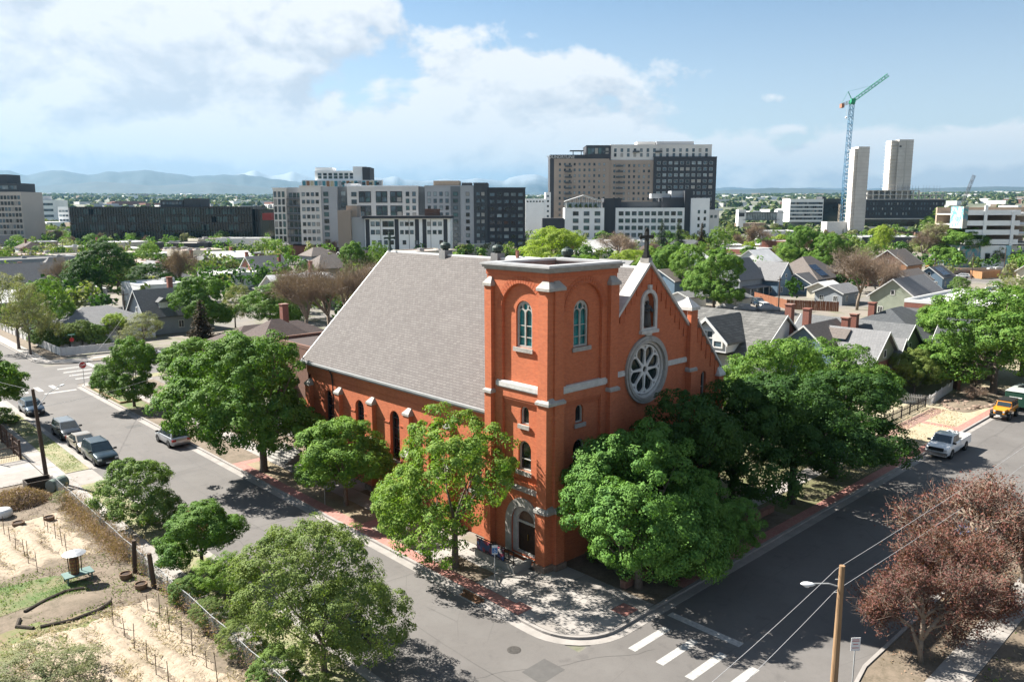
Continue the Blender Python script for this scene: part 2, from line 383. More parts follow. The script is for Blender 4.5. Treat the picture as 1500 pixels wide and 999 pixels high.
# --- tower
M['coping'] = mat('coping_metal', (.50,.50,.50), .5, c2=(.40,.40,.40), vscale=1.5)
wall = MB()
def tower_face(mp, u0, u1, uc, rh, wc, part_parent, door):
    wb = MB()
    a1 = arch(uc, rh, 11.36, 17.55-rh, 20)
    low = arch(uc, rh, 5.2, 10.45-.3, 2, .01)
    low = rect(uc-rh, uc+rh, 5.2, 10.42)
    dh = arch(2.35 if door else wc, 1.22, .0, 2.35, 14, 1.2)
    holes = [a1, low]
    if door: dh = arch(2.35, 1.22, .35, 2.30, 14, 1.25); holes.append(dh)
    wb.slab(rect(u0, u1, 0, 18.34), holes, 0, .2, mp)
    # recessed upper panel, lower panel
    wb.slab(arch(uc, rh+.0, 11.36, 17.55-rh, 20), [arch(wc, .69, 13.62, 15.83, 14)], .2, .5, mp)
    wb.slab(low, [arch(wc-.06, .37, 8.82, 9.64, 10), arch(wc-.06, .56, 5.85, 7.24, 12)], .2, .5, mp)
    o = wb.build('brick_wall', BR, part_parent)
    # brick hood ring round the arch, one course proud
    MB().slab(arch(uc, rh+.34, 15.6, 17.55-rh, 24), [arch(uc, rh+.02, 15.58, 17.55-rh, 20)], -.035, .0, mp) if False else None
    r = MB()
    n = 26
    for i in range(n):      # soldier bricks of the hood, each its own little block
        for rr, pr in ((rh+.03, .03), (rh+.25, .018)):
            a0 = PI*i/n+.008; a1_ = PI*(i+1)/n-.008; zc = 17.55-rh
            r.slab([(uc+rr*math.cos(a0), zc+rr*math.sin(a0)), (uc+(rr+.2)*math.cos(a0), zc+(rr+.2)*math.sin(a0)), (uc+(rr+.2)*math.cos(a1_), zc+(rr+.2)*math.sin(a1_)), (uc+rr*math.cos(a1_), zc+rr*math.sin(a1_))], [], -pr, .01, mp)
    r.build('arch_hood', M['brick_trim'], part_parent)
    c = MB()                # stepped corbel band under the string course
    for k in range(3): c.slab(rect(uc-rh, uc+rh, 10.42-.14*k-.14, 10.42-.14*k-.001), [], .04+.05*k, .2, mp)
    c.build('corbel_band', M['brick_trim'], part_parent)
    arched_window(mp, wc, .67, 13.64, 15.83, .3, part_parent, M['teal'], (14.28, 14.98), .12, True)
    sill(mp, wc, .84, 13.38, part_parent, .06)
    arched_window(mp, wc-.06, .36, 8.84, 9.64, .32, part_parent, M['dglass'], (), .09)
    sill(mp, wc-.06, .5, 8.57, part_parent, .06)
    arched_window(mp, wc-.06, .55, 5.87, 7.24, .32, part_parent, M['dglass'], (6.6,), .09)
    sill(mp, wc-.06, .7, 5.6, part_parent, .06)
    # string courses (moulded: two steps)
    s = MB(); s.slab(rect(uc-rh-.5, uc+rh+.5, 11.05, 11.34), [], -.10, .22, mp); s.slab(rect(uc-rh-.45, uc+rh+.45, 11.34, 11.42), [], -.04, .22, mp)
    s.slab(rect(uc-rh-.45, uc+rh+.45, 10.97, 11.05), [], -.04, .19, mp)
    s.build('string_course', M['white_stone'], part_parent)
    # sloped water table above the door
    pts = [(-.14, 4.62), (-.14, 4.74), (.2, 5.2), (.2, 4.62)]
    q = MB(); vs = [mp(u, z, d) for u in (uc-rh-.45, uc+rh+.45) for d, z in pts]
    q.add(vs, [(0,1,2,3),(7,6,5,4),(0,4,5,1),(1,5,6,2),(2,6,7,3),(3,7,4,0)]); q.build('water_table', ST, part_parent)
M['white_stone'] = mat('pale_stone', (.60,.585,.56), .8, c2=(.46,.44,.41), vscale=3, bump=.2)
tower_face(mpL, .3, 5.66, 2.62, 1.68, 2.56, church, True)
tower_face(mpR, .52, 6.5, 3.46, 1.64, 3.36, church, False)
# the other two sides and the inner shaft
MB().box(5.9,.55,0, 6.5,5.66,18.34).build('brick_wall', BR, church)
MB().box(.52,5.1,8.0, 5.9,5.66,18.34).build('brick_wall', BR, church)
# buttresses with stone weatherings
def cap(mp, u0, u1, z0, z1, proj, inner=0, out=.09):
    """weathering stone: a sloped block proud of the buttress"""
    zb = z0+.16
    vs = [mp(u0-out, z0, inner), mp(u1+out, z0, inner), mp(u1+out, z0, -proj-out), mp(u0-out, z0, -proj-out),
          mp(u0-out, zb, inner), mp(u1+out, zb, inner), mp(u1+out, zb, -proj-out), mp(u0-out, zb, -proj-out),
          mp(u0+.16, z1, inner), mp(u1-.16, z1, inner), mp(u1-.16, z1, -.03), mp(u0+.16, z1, -.03)]
    b = MB(); b.add(vs, [(0,1,2,3),(0,4,5,1),(1,5,6,2),(2,6,7,3),(3,7,4,0),(4,8,9,5),(5,9,10,6),(6,10,11,7),(7,11,8,4),(8,11,10,9)])
    return b
def buttress(mp, u0, u1, stages):
    """stages: list of (z0,z1,projection), each closed by a stone cap"""
    for k, (z0, z1, p) in enumerate(stages):
        MB().slab(rect(u0, u1, z0, z1), [], -p, -.002, mp).build('buttress', BR, church)
        cap(mp, u0, u1, z1, z1+(.55 if k != 1 else .45), p).build('buttress_cap', ST, church)
    MB().slab(rect(u0-.10, u1+.10, 0, .5), [], -stages[0][2]-.12, -.003, mp).build('base_stone', M['rough_stone'], church)
st_t = [(0, 3.80, .46), (4.0, 10.50, .34), (10.7, 17.28, .28)]
buttress(mpL, .13, .92, st_t); buttress(mpL, 5.02, 5.62, st_t)
buttress(mpR, .56, 1.32, st_t); buttress(mpR, 5.62, 6.42, st_t)
# the solid corner between the two buttresses
MB().box(.10,.15,.5, .56,.519,17.2).build('corner_pier', BR, church)
MB().box(-.02,-.04,0, .5,.5,.52).build('base_stone', M['rough_stone'], church)
for z in (3.8, 10.5, 17.28):
    a = MB(); a.add([(-.14,-.14,z),(.6,-.14,z),(.6,.6,z),(-.14,.6,z),(-.14,-.14,z+.16),(.6,-.14,z+.16),(.6,.6,z+.16),(-.14,.6,z+.16),(.24,.24,z+.5),(.6,.24,z+.5),(.6,.6,z+.5),(.24,.6,z+.5)],
        [(3,2,1,0),(0,1,5,4),(1,2,6,5),(2,3,7,6),(3,0,4,7),(4,5,9,8),(5,6,10,9),(6,7,11,10),(7,4,8,11),(8,9,10,11)])
    a.build('corner_cap', ST, church)
# brick frieze and stone cornice with metal coping, open well inside
def ring(z0, z1, o, i, name, m_):
    X0, X1, Y0, Y1 = .3, 6.5, .3, 5.66
    b = MB()
    b.box(X0-o, Y0-o, z0, X1+o, Y0+i, z1); b.box(X0-o, Y1-i, z0, X1+o, Y1+o, z1)
    b.box(X0-o, Y0+i, z0, X0+i, Y1-i, z1); b.box(X1-i, Y0+i, z0, X1+o, Y1-i, z1)
    return b.build(name, m_, church)
ring(17.98, 18.28, .05, .4, 'brick_frieze', M['brick_trim'])
ring(18.30, 18.42, .12, .5, 'cornice', ST); ring(18.42, 18.58, .24, .5, 'cornice', ST)
ring(18.58, 18.67, .34, .66, 'coping', M['coping']); ring(18.67, 18.73, .20, .50, 'coping', M['coping'])
MB().box(.9,.9,17.0, 5.9,5.1,17.12).build('tower_roof', mat('membrane', (.16,.17,.18), .7, vary=.2), church)
# door: stone arch surround, leaves, fanlight
q = MB(); q.slab(arch(2.35, 1.62, .36, 2.30, 16, 1.16), [arch(2.35, 1.12, .34, 2.30, 14, 1.2)], -.1, -.004, mpL); q.build('door_arch', ST, church)
q = MB(); q.slab(arch(2.35, 1.2, .36, 2.30, 14, 1.22), [arch(2.35, .82, .5, 2.30, 12, 1.2)], .18, .34, mpL); q.build('door_frame', M['white_stone'], church)
dr = MB()
for k in range(8): dr.slab(rect(1.54+k*.203, 1.54+k*.203+.195, .45, 2.36), [], .36, .42, mpL)
dr = dr.build('door', M['wood_brown'], church)
MB().slab(rect(2.30, 2.34, 1.3, 1.7), [], .30, .36, mpL).build('handle', mat('brass', (.5,.35,.1), .35, metal=1.0), dr)
MB().slab(rect(1.5, 3.2, 2.36, 2.5), [], .3, .42, mpL).build('door_frame', M['white_stone'], church)
MB().slab(arch(2.35, .84, 2.5, 2.5, 12, 1.0), [], .38, .42, mpL).build('fanlight', mat('fanlight_board', (.20,.12,.08), .6, vary=.3, vscale=4), church)
# --- nave
RX, RZ, EZ, EX = 9.9, 18.15, 9.12, .55           # ridge x, ridge z, eave z, eave x
slope = (RZ-EZ)/(RX-EX); NB = 29.9
def roofz(x): return RZ-abs(x-RX)*slope
def nave_wall(xs, sgn):
    mp = lambda u, z, d: (xs+sgn*d, u, z)
    holes = []; cs = [26.6, 21.85, 17.05, 12.3, 7.7]
    for c in cs: holes.append(arch(c, .62, 3.1, 6.3, 12))
    MB().slab(rect(5.7, NB, 0, 8.95), holes, 0, .45, mp).build('brick_wall', BR, church)
    for c in cs:
        arched_window(mp, c, .60, 3.12, 6.3, .24, church, M['dglass'], (3.9, 4.7, 5.5, 6.3), .07, mat_f='dark_window_frame')
        MB().slab(rect(c-.75, c+.75, 2.88, 3.1), [], -.1, .2, mp).build('window_sill', ST, church)
    # belt course between the piers, frieze under the eave
    b = MB()
    ys = [5.7]+[29.5-4.8*k for k in range(5)][::-1]
    edges = sorted([c-.66 for c in cs]+[c+.66 for c in cs]+[5.7, NB-.6])
    for a, c in zip(edges[::2], edges[1::2]): b.slab(rect(a, c, 5.86, 5.98), [], -.05, -.003, mp)
    b.build('belt_course', M['brick_trim'], church)
    MB().slab(rect(5.7, NB, 7.9, 8.05), [], -.05, -.003, mp).build('belt_course', M['brick_trim'], church)
    MB().slab(rect(5.7, NB, 8.05, 8.9), [], -.09, -.003, mp).build('brick_frieze', BR, church)
    for k in range(5):
        u = 29.45-4.8*k
        MB().slab(rect(u-.36, u+.36, 0, 3.9), [], -.62, -.004, mp).build('buttress', BR, church)
        cap(mp, u-.36, u+.36, 3.9, 4.7, .62).build('buttress_cap', ST, church)
        MB().slab(rect(u-.36, u+.36, 4.0, 6.98), [], -.40, -.004, mp).build('buttress', BR, church)
        cap(mp, u-.36, u+.36, 6.98, 7.5, .40, out=.06).build('buttress_cap', ST, church)
        MB().slab(rect(u-.45, u+.45, 0, .5), [], -.74, -.005, mp).build('base_stone', M['rough_stone'], church)
MATS['dark_window_frame'] = mat('dark_window_frame', (.09,.085,.08), .6)
nave_wall(.95, 1); nave_wall(18.85, -1)
# roof: two slabs with thickness, ridge flashing, gutters, coping at the back gable
for s in (-1, 1):
    b = MB(); ex = RX+s*(RX-EX); nx, nz = s*math.sin(math.atan(slope)), math.cos(math.atan(slope))
    y0 = 1.0
    if s < 0:
        # left slope is cut round the tower
        xs0 = 6.52
        top = [(ex, 5.68, EZ), (ex, NB+.25, EZ), (RX, NB+.25, RZ), (RX, y0, RZ), (xs0, y0, roofz(xs0)), (xs0, 5.68, roofz(xs0))]
    else:
        top = [(ex, y0, EZ), (ex, NB+.25, EZ), (RX, NB+.25, RZ), (RX, y0, RZ)]
    n = len(top); vs = top+[(x, y, z-.22) for x, y, z in top]
    b.add(vs, [tuple(range(n)), tuple(range(2*n-1, n-1, -1))]+[(i, (i+1)%n, n+(i+1)%n, n+i) for i in range(n)])
    b.build('roof', M['shingle'], church)
    # individually laid ridge-side shingles courses show as low steps
    g0 = 5.68 if s < 0 else 1.3
    gu = MB(); gu.box(ex-.16 if s < 0 else ex-.02, g0, EZ-.17, ex+.02 if s < 0 else ex+.16, NB+.42, EZ-.02)
    gu.box(ex-.06 if s < 0 else ex-.1, g0, EZ-.32, ex+.1 if s < 0 else ex+.06, NB+.3, EZ-.17)
    gu.build('gutter', M['metal_grey'], church)
    # pale rake flashing on the back gable
    r = MB(); th = math.atan(slope)
    for off, w in ((.26, .10),):
        p = [(RX+s*.0, RZ+.02), (ex, EZ+.02), (ex, EZ-.16), (RX, RZ-.16)]
        r.slab([(a, c) for a, c in p], [], 0, .09, lambda u, z, d: (u, NB+.26+d, z))
    r.build('rake_flashing', M['metal_white'], church)
MB().box(RX-.12, .9, RZ-.12, RX+.12, NB+.3, RZ+.03).build('ridge_flashing', M['metal_white'], church)
# back gable wall
MB().slab([(.95,0),(18.85,0),(18.85,roofz(18.85)-.3),(RX,RZ-.3),(.95,roofz(.95)-.3)], [], 0, .5, lambda u, z, d: (u, NB-.5+d, z)).build('brick_wall', BR, church)
# downpipe
MB().path([(.5, 25.6, EZ-.2), (.72, 25.6, 8.4), (.80, 25.6, 7.6), (.80, 25.6, .3)], .06, 6).build('downpipe', M['dark'], church)
# ridge ventilators, back cross
def venti(y, s=1.0):
    v = MB(); v.box(RX-.4*s, y-.4*s, roofz(RX-.5)-.1, RX+.4*s, y+.4*s, RZ+.36); v = v.build('ventilator', mat('vent_base', (.30,.30,.30), .5, vary=.2), church)
    MB().lathe([(.28*s,.35),(.28*s,.5),(.43*s,.58),(.45*s,.85),(.34*s,1.0),(.13*s,1.08),(.13*s,1.16)], (RX, y, RZ-.05), 14).build('cowl', M['copper'], v)
for p in ((652.5, 362), (729, 366), (831, 370)):
    d = g(p[0], p[1], 18.9); v0 = CAM_POS; k = (RX-v0.x)/(d.x-v0.x); y = v0.y+(d.y-v0.y)*k
    venti(y)
def stone_cross(x, y, z, h, w, parent, name='cross', m_=None, mp=None):
    b = MB(); t_ = h*.055
    b.box(x-t_*2.0, y-t_*2, z, x+t_*2.0, y+t_*2, z+h*.09); b.box(x-t_*1.4, y-t_*1.4, z+h*.09, x+t_*1.4, y+t_*1.4, z+h*.2)
    b.box(x-t_, y-t_, z+h*.2, x+t_, y+t_, z+h*.93)
    zc = z+h*.70
    b.box(x-w/2, y-t_*.9, zc-t_, x+w/2, y+t_*.9, zc+t_)
    for dx, dz in ((-w/2,0),(w/2,0),(0,h*.24)):       # budded ends
        for q, r in ((0,.085),):
            for ex_, ez in ((0,0),(1,0),(-1,0),(0,1),(0,-1)):
                b.lathe([(0.001,-.5*h*r),(h*r*.42,-.25*h*r),(h*r*.5,0),(h*r*.42,.25*h*r),(0.001,.5*h*r)], (x+dx+ex_*h*.045, y, zc+dz+ez*h*.045), 8)
    return b.build(name, m_ or M['dark_bronze'], parent)
M['dark_bronze'] = mat('dark_iron', (.022,.023,.022), .55, vary=.4, vscale=6)
# --- gabled front
FY = .38
mpF = lambda u, z, d: (u, FY+d, z)
ap = 18.35; slF = .985
def gz(x): return ap-abs(x-RX)*slF
outer = [(6.5,0),(19.0,0),(19.0,10.15),(15.55,13.9),(15.55,14.1),(14.45,14.1),(14.45,gz(14.45)),(RX,ap),(6.5,gz(6.5))]
holes = [circle(9.85,11.3,1.95,40), arch(9.92,.62,14.2,15.85,12), arch(16.85,.34,8.2,9.85,10), arch(11.9,.9,.6,3.0,12)]
MB().slab(outer, holes, 0, .55, mpF).build('front_wall', BR, church)
# stepped corbel tables under the copings: each step its own block
cb = MB()
for s, x_end, n in ((1, 14.2, 8), (-1, 7.0, 5)):
    for k in range(n):
        x = RX+s*(.30+k*.55); z = gz(x)-.55
        cb.slab(rect(min(x, x+s*.50), max(x, x+s*.50), z-.62, z+.12-.0), [], -.075, -.003, mpF)
        cb.slab([(x, z+.12),(x+s*.5, z+.12-.0),(x+s*.5, gz(x+s*.5)-.02),(x, gz(x)-.02)], [], -.06, -.003, mpF)
for k in range(5):
    x = 15.75+k*.62; z = 13.6-k*.675
    cb.slab(rect(x, x+.55, z-1.15, z-.1), [], -.075, -.003, mpF)
cb.build('corbel_table', M['brick_trim'], church)
def coping(p0, p1, up, name='gable_coping', y0=FY-.2, y1=FY+.75, m_=None):
    (x0,z0),(x1,z1) = p0, p1
    b = MB(); b.hexa([(x0,y0,z0),(x1,y0,z1),(x1,y1,z1),(x0,y1,z0)], [(x0,y0,z0+up),(x1,y0,z1+up),(x1,y1,z1+up),(x0,y1,z0+up)])
    return b.build(name, m_ or M['white_stone'], church)
coping((RX,ap),(6.53,gz(6.53)),.26); coping((RX+.001,ap),(14.5,gz(14.5)),.26)
coping((15.62,13.98),(19.0,10.2),.22)
MB().box(RX-.2,FY-.1,ap+.1,RX+.2,FY+.6,ap+.42).build('apex_stone', ST, church)
stone_cross(RX, FY+.25, ap+.42, 1.95, 1.25, church)
stone_cross(RX, NB+.05, RZ+.05, 1.6, 1.05, church, 'finial', M['copper'])
# pier at the shoulder with pyramid cap, low end pier
MB().box(14.5,FY-.34,0,15.3,FY-.003,14.9).build('shoulder_pier', BR, church)
MB().box(14.5,FY+.55,8,15.3,FY+.9,14.9).build('shoulder_pier', BR, church)
b = MB(); b.box(14.38,FY-.45,14.9,15.42,FY+1.0,15.12)
b.add([(14.38,FY-.45,15.12),(15.42,FY-.45,15.12),(15.42,FY+1.0,15.12),(14.38,FY+1.0,15.12),(14.9,FY+.27,15.8)], [(0,1,4),(1,2,4),(2,3,4),(3,0,4),(3,2,1,0)])
b.build('pyramid_cap', M['white_stone'], church)
MB().box(15.45,FY-.05,14.0,15.9,FY+.7,14.22).build('apex_stone', M['white_stone'], church)
cap(mpF, 14.5, 15.3, 10.5, 11.1, .34).build('buttress_cap', ST, church)
MB().slab(rect(14.5,15.3,0,10.5), [], -.5, -.345, mpF).build('buttress', BR, church)
MB().slab(rect(18.5,19.15,0,9.6), [], -.3, -.004, mpF).build('buttress', BR, church)
cap(mpF, 18.5, 19.15, 9.6, 10.3, .3).build('buttress_cap', M['white_stone'], church)
for a, c in ((6.52,7.5),(12.2,14.48)):
    b = MB(); b.slab(rect(a,c,11.22,11.5), [], -.11, -.004, mpF); b.slab(rect(a,c,11.5,11.57), [], -.05, -.004, mpF); b.build('string_course', M['white_stone'], church)
# rose window: moulded stone rings, tracery, panes
RC = (9.85, 11.3)
b = MB(); b.slab(circle(*RC,2.30,44), [circle(*RC,1.93,44)], -.16, .02, mpF); b.slab(circle(*RC,2.12,44), [circle(*RC,1.93,44)], -.22, -.16, mpF)
rose = b.build('rose_window', ST, church)
b = MB(); b.slab(circle(*RC,1.93,44), [circle(*RC,1.76,44)], .0, .3, mpF); b.build('inner_ring', M['white_stone'], rose)
hl = []
for k in range(8):
    a = 2*PI*k/8+PI/8
    pet = []
    for (r, w) in ((.34,.0),(.60,.16),(.9,.30),(1.12,.40)): pet.append((r, w))
    L = [(r,-w) for r, w in pet]
    tip = [(1.14+.44*math.sin(PI*i/8), -.42*math.cos(PI*i/8)) for i in range(9)]
    R_ = [(r,w) for r, w in pet[:0:-1]]
    loop = L+tip+R_
    hl.append([(RC[0]+r*math.cos(a)-w*math.sin(a), RC[1]+r*math.sin(a)+w*math.cos(a)) for r, w in loop])
    a2 = a+PI/8
    hl.append([(RC[0]+r*math.cos(a2)-w*math.sin(a2), RC[1]+r*math.sin(a2)+w*math.cos(a2)) for r, w in ((1.40,0),(1.60,-.12),(1.60,.12))])
hl.append(circle(*RC,.21,12))
b = MB(); b.slab(circle(*RC,1.70,44), hl, .10, .24, mpF); b.build('tracery', mat('tracery_white', (.66,.64,.61), .7, vary=.1, vscale=4), rose)
MB().slab(circle(*RC,1.72,44), [], .27, .31, mpF).build('pane', mat('rose_glass', (.012,.02,.026), .12, .6, c2=(.02,.035,.035), vscale=1.6), rose)
# niche with statue
b = MB(); b.slab(arch(9.92,.86,13.95,15.85,14), [arch(9.92,.62,14.15,15.85,12)], -.14, .06, mpF)
b.slab(rect(8.98,10.86,13.78,14.0), [], -.26, .05, mpF); b.box(9.78,FY-.2,16.66,10.06,FY,17.0); b.box(9.6,FY-.14,13.62,10.24,FY+.02,13.8)
niche = b.build('niche', M['white_stone'], church)
MB().slab(arch(9.92,.64,14.18,15.85,12), [], .42, .5, mpF).build('niche_back', M['white_stone'], niche)
arched_window(mpF, 16.85, .33, 8.22, 9.85, .2, church, M['dglass'], (9.0,), .07)
MB().slab(arch(11.9,.88,.6,3.0,12), [], .3, .4, mpF).build('side_door', M['wood_brown'], church)
# statue: robed standing figure, one continuous body with hood and folded hands
def statue(x, y, z, h, m_):
    t = empty('statue', (x, y, z), 0, 'dark robed figure statue standing in the niche above the rose window', 'statue')
    prof = [(.21,0),(.23,.02),(.215,.2),(.19,.4),(.165,.55),(.185,.66),(.205,.74),(.20,.79),(.12,.83),(.062,.85),(.055,.87),(.075,.90),(.082,.935),(.07,.975),(.03,.998),(.004,1.0)]
    b = MB(); b.smooth = True; vs = []; n = 18
    for r, zz in prof:
        for k in range(n):
            a = 2*PI*k/n; fold = 1+(.09*math.sin(a*6+zz*3) if zz < .6 else 0)
            sy = .62 if zz < .82 else .95
            vs.append((r*h*fold*math.cos(a), r*h*sy*fold*math.sin(a)-(.02*h if zz > .85 else 0), zz*h))
    b.add(vs, [(i*n+k,i*n+(k+1)%n,(i+1)*n+(k+1)%n,(i+1)*n+k) for i in range(len(prof)-1) for k in range(n)]+[tuple(range(n-1,-1,-1))])
    b.build('body', m_, t)
    for s in (-1, 1):
        a = MB(); a.smooth = True
        a.path([(s*.19*h,0,.77*h),(s*.23*h,-.05*h,.64*h),(s*.15*h,-.15*h,.60*h),(s*.03*h,-.17*h,.66*h)], [.05*h,.058*h,.05*h,.024*h], 8); a.build('arm', m_, t)
    return t
statue(9.92, FY+.12, 14.18, 1.75, mat('statue_bronze', (.06,.062,.065), .5, c2=(.03,.03,.033), vscale=5))
# raised planter beside the door with steps and rail, banner on it
pl = empty('entrance_ramp_wall', (-1.6, 1.3, 0), 0, 'low concrete ramp wall with dark railing beside the tower door', 'wall')
b = MB(); b.box(0,0,0, .22,3.6,.62); b.box(.222,0,0, 1.55,.22,.62); b.build('low_wall', M['concrete'], pl)
MB().box(.222,.222,0, 1.5,3.55,.30).build('landing', M['concrete'], pl)
r = MB()
for k in range(9): r.box(.09,.1+k*.42,.62, .13,.14+k*.42,1.45)
r.box(.08,.08,1.45,.14,3.6,1.50); r.box(.08,.08,.82,.14,3.6,.86); r.build('railing', M['dark'], pl)
def bn_fn(t, P, b):
    n = t.node('ShaderNodeTexVoronoi'); t.l.new(P, n.inputs['Vector']); n.inputs['Scale'].default_value = 3.2
    x,y,z = t.xyz(n.outputs['Color'])
    c = t.mix(t.ramp(x,.3,.32), (.03,.03,.05), (.05,.10,.25)); c = t.mix(t.ramp(y,.62,.64), c, (.30,.05,.09)); return t.mix(t.ramp(z,.86,.88), c, (.6,.55,.55))
bn = MB().box(-.03,.9,.70, .06,3.3,1.42).build('banner', mat('banner_print', rough=.6, fn=bn_fn))
bn.location = (-1.6+.0, 1.3, .0); tag(bn, 'dark red and blue printed banner hung on the ramp railing', 'banner')
sp = MB()
for k in range(7): sp.box(-1.9+.0+k*.28, 29.9, 0, -1.9+(k+1)*.28, 33.2, .14+.16*k)
sp = sp.build('stair', M['concrete']); tag(sp, 'pale concrete entrance steps at the back corner of the church', 'stair')
# ------------------------------------------------------------------ terrain and streets
def asphalt_fn(t, P, b):
    x, y, z = t.xyz(P)
    big = t.noise(P, .12, 5, .6); fine = t.noise(P, 3.0, 6, .7); grit = t.noise(P, 40.0, 2, .7)
    c = t.mix(t.ramp(big, .3, .7), (.135,.125,.118), (.185,.172,.162))
    c = t.mix(t.ramp(fine, .45, .75, 0.0, .35), c, (.11,.105,.10))
    c = t.mix(t.ramp(grit, .4, .7, 0.0, .3), c, (.22,.21,.20))
    st = t.noise(P, .9, 3, .55); c = t.mix(t.ramp(st, .60, .72, 0.0, .35), c, (.085,.08,.078))
    c = t.mix(t.ramp(t.noise(t.comb(t.math('MULTIPLY', x, .9), t.math('MULTIPLY', y, .9)), .35, 2, .5), .5, .62, 0.0, .22), c, (.22,.21,.20))
    w = t.math('ADD', t.math('MULTIPLY', t.noise(P, .25, 3, .6), 1.3), 0.0)
    seam = t.node('ShaderNodeTexVoronoi', feature='DISTANCE_TO_EDGE'); t.l.new(P, seam.inputs['Vector']); seam.inputs['Scale'].default_value = .16
    c = t.mix(t.math('MULTIPLY', t.ramp(seam.outputs['Distance'], .0, .004, .35, 0.0), t.ramp(t.noise(P,.3,2,.5),.45,.6)), c, (.06,.058,.055))
    return c
def city_fn(t, P, b):
    n1 = t.noise(P, .035, 6, .65); n2 = t.noise(P, .25, 5, .65); n3 = t.noise(P, 2.5, 5, .7)
    c = t.mix(t.ramp(n1, .42, .58), (.26,.225,.19), (.17,.165,.16))
    c = t.mix(t.ramp(n2, .50, .62, 0.0, .75), c, (.13,.15,.07))
    c = t.mix(t.ramp(n3, .35, .7, 0.0, .4), c, (.34,.30,.25))
    dist = t.node('ShaderNodeVectorMath', operation='LENGTH'); t.l.new(P, dist.inputs[0])
    far = t.ramp(dist.outputs['Value'], 600, 1200)
    fc = t.mix(t.ramp(t.noise(P, .004, 5, .7), .4, .62), (.10,.12,.06), (.26,.25,.21))
    return t.mix(far, c, fc)
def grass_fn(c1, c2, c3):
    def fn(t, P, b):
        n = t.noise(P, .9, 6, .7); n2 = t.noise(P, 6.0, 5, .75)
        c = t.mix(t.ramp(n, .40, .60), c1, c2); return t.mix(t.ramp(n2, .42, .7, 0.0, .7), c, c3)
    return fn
M['asphalt'] = mat('worn_asphalt', rough=.88, fn=asphalt_fn, spec=.25)
M['city'] = mat('city_ground', rough=.95, fn=city_fn)
M['verge'] = mat('patchy_lawn', rough=.95, fn=grass_fn((.34,.30,.18),(.16,.20,.08),(.42,.37,.25)))
M['drylawn'] = mat('dry_lawn', rough=.95, fn=grass_fn((.42,.35,.25),(.50,.43,.31),(.26,.25,.13)))
M['green'] = mat('green_lawn', rough=.95, fn=grass_fn((.11,.17,.05),(.24,.21,.12),(.07,.12,.03)))
M['dirt'] = mat('brown_dirt', rough=.95, fn=grass_fn((.22,.175,.13),(.14,.115,.08),(.28,.22,.165)))
M['walk'] = mat('sidewalk_concrete', (.43,.40,.37), .9, c2=(.34,.315,.29), vscale=.7, bump=.08)
M['walk2'] = mat('sidewalk_concrete_worn', (.37,.34,.31), .9, c2=(.30,.275,.25), vscale=1.5, bump=.08)
M['kerb'] = mat('kerb_concrete', (.40,.37,.345), .9, c2=(.30,.28,.26), vscale=1.2)
M['redbrick'] = mat('brick_pavers', rough=.9, fn=brick_fn((.42,.17,.14),(.50,.24,.20),(.36,.20,.17),.22,.11,.01))
def pave_fn(t, P, b):
    x, y, z = t.xyz(P); n = t.node('ShaderNodeTexBrick'); t.l.new(t.comb(x, y), n.inputs['Vector'])
    n.inputs['Color1'].default_value = (.46,.18,.15,1); n.inputs['Color2'].default_value = (.54,.27,.22,1); n.inputs['Mortar'].default_value = (.32,.2,.17,1)
    n.inputs['Scale'].default_value = 1; n.inputs['Brick Width'].default_value = .21; n.inputs['Row Height'].default_value = .105; n.inputs['Mortar Size'].default_value = .008
    return t.mix(t.ramp(t.noise(P, 1.2, 5, .6), .4, .7, 0.0, .45), n.outputs[0], (.30,.17,.14))
M['pavers'] = mat('red_pavers', rough=.9, fn=pave_fn)
def sg_fn(t, P, b):
    n = t.noise(P, 1.5, 6, .75, .6); n2 = t.noise(P, 9, 5, .8); n3 = t.noise(P, .5, 3, .6)
    c = t.mix(t.ramp(n, .35, .65), (.44,.35,.26), (.30,.23,.165)); c = t.mix(t.ramp(n2, .35, .7, 0.0, .8), c, (.52,.44,.34))
    return t.mix(t.ramp(n3, .56, .70, 0.0, .5), c, (.22,.18,.11))
M['straw'] = mat('straw_mulch', rough=.95, fn=sg_fn, bump=.6, bscale=9)
# terrain: one sheet, dead flat under the town, rising to the west and running out to the foot of the mountains
def ground_z(x, y):
    d = math.hypot(x+32, y+31)
    return 0.0 if d < 850 else (d-850)*.0205
def terrain():
    rs = [0, 60, 120, 250, 400, 600, 850, 1000, 1300, 1700, 2300, 3000, 4000, 5200, 6500, 8500, 11000, 15000]
    n = 96; vs = [(-32, -31, -.03)]; fs = []
    for r in rs[1:]:
        for k in range(n):
            a = 2*PI*k/n; x, y = -32+r*math.cos(a), -31+r*math.sin(a)
            z = -.03 if r <= 850 else (min(r, 6500)-850)*.0205-.03
            if r > 1200: z += 3*math.sin(a*23+r*.01)*math.sin(a*7)
            vs.append((x, y, z))
    for k in range(n): fs.append((0, 1+k, 1+(k+1)%n))
    for i in range(len(rs)-2):
        for k in range(n): a, b = 1+i*n+k, 1+i*n+(k+1)%n; fs.append((a, a+n, b+n, b))
    m = MB(); m.add(vs, fs); return m
struct(terrain().build('ground', M['city']))
def sheet(name, x0, y0, x1, y1, z, m_, th=.0, parent=None):
    b = MB()
    if th: b.box(x0, y0, z-th, x1, y1, z)
    else: b.quad((x0,y0,z),(x1,y0,z),(x1,y1,z),(x0,y1,z))
    o = b.build(name, m_, parent)
    return struct(o) if parent is None else o
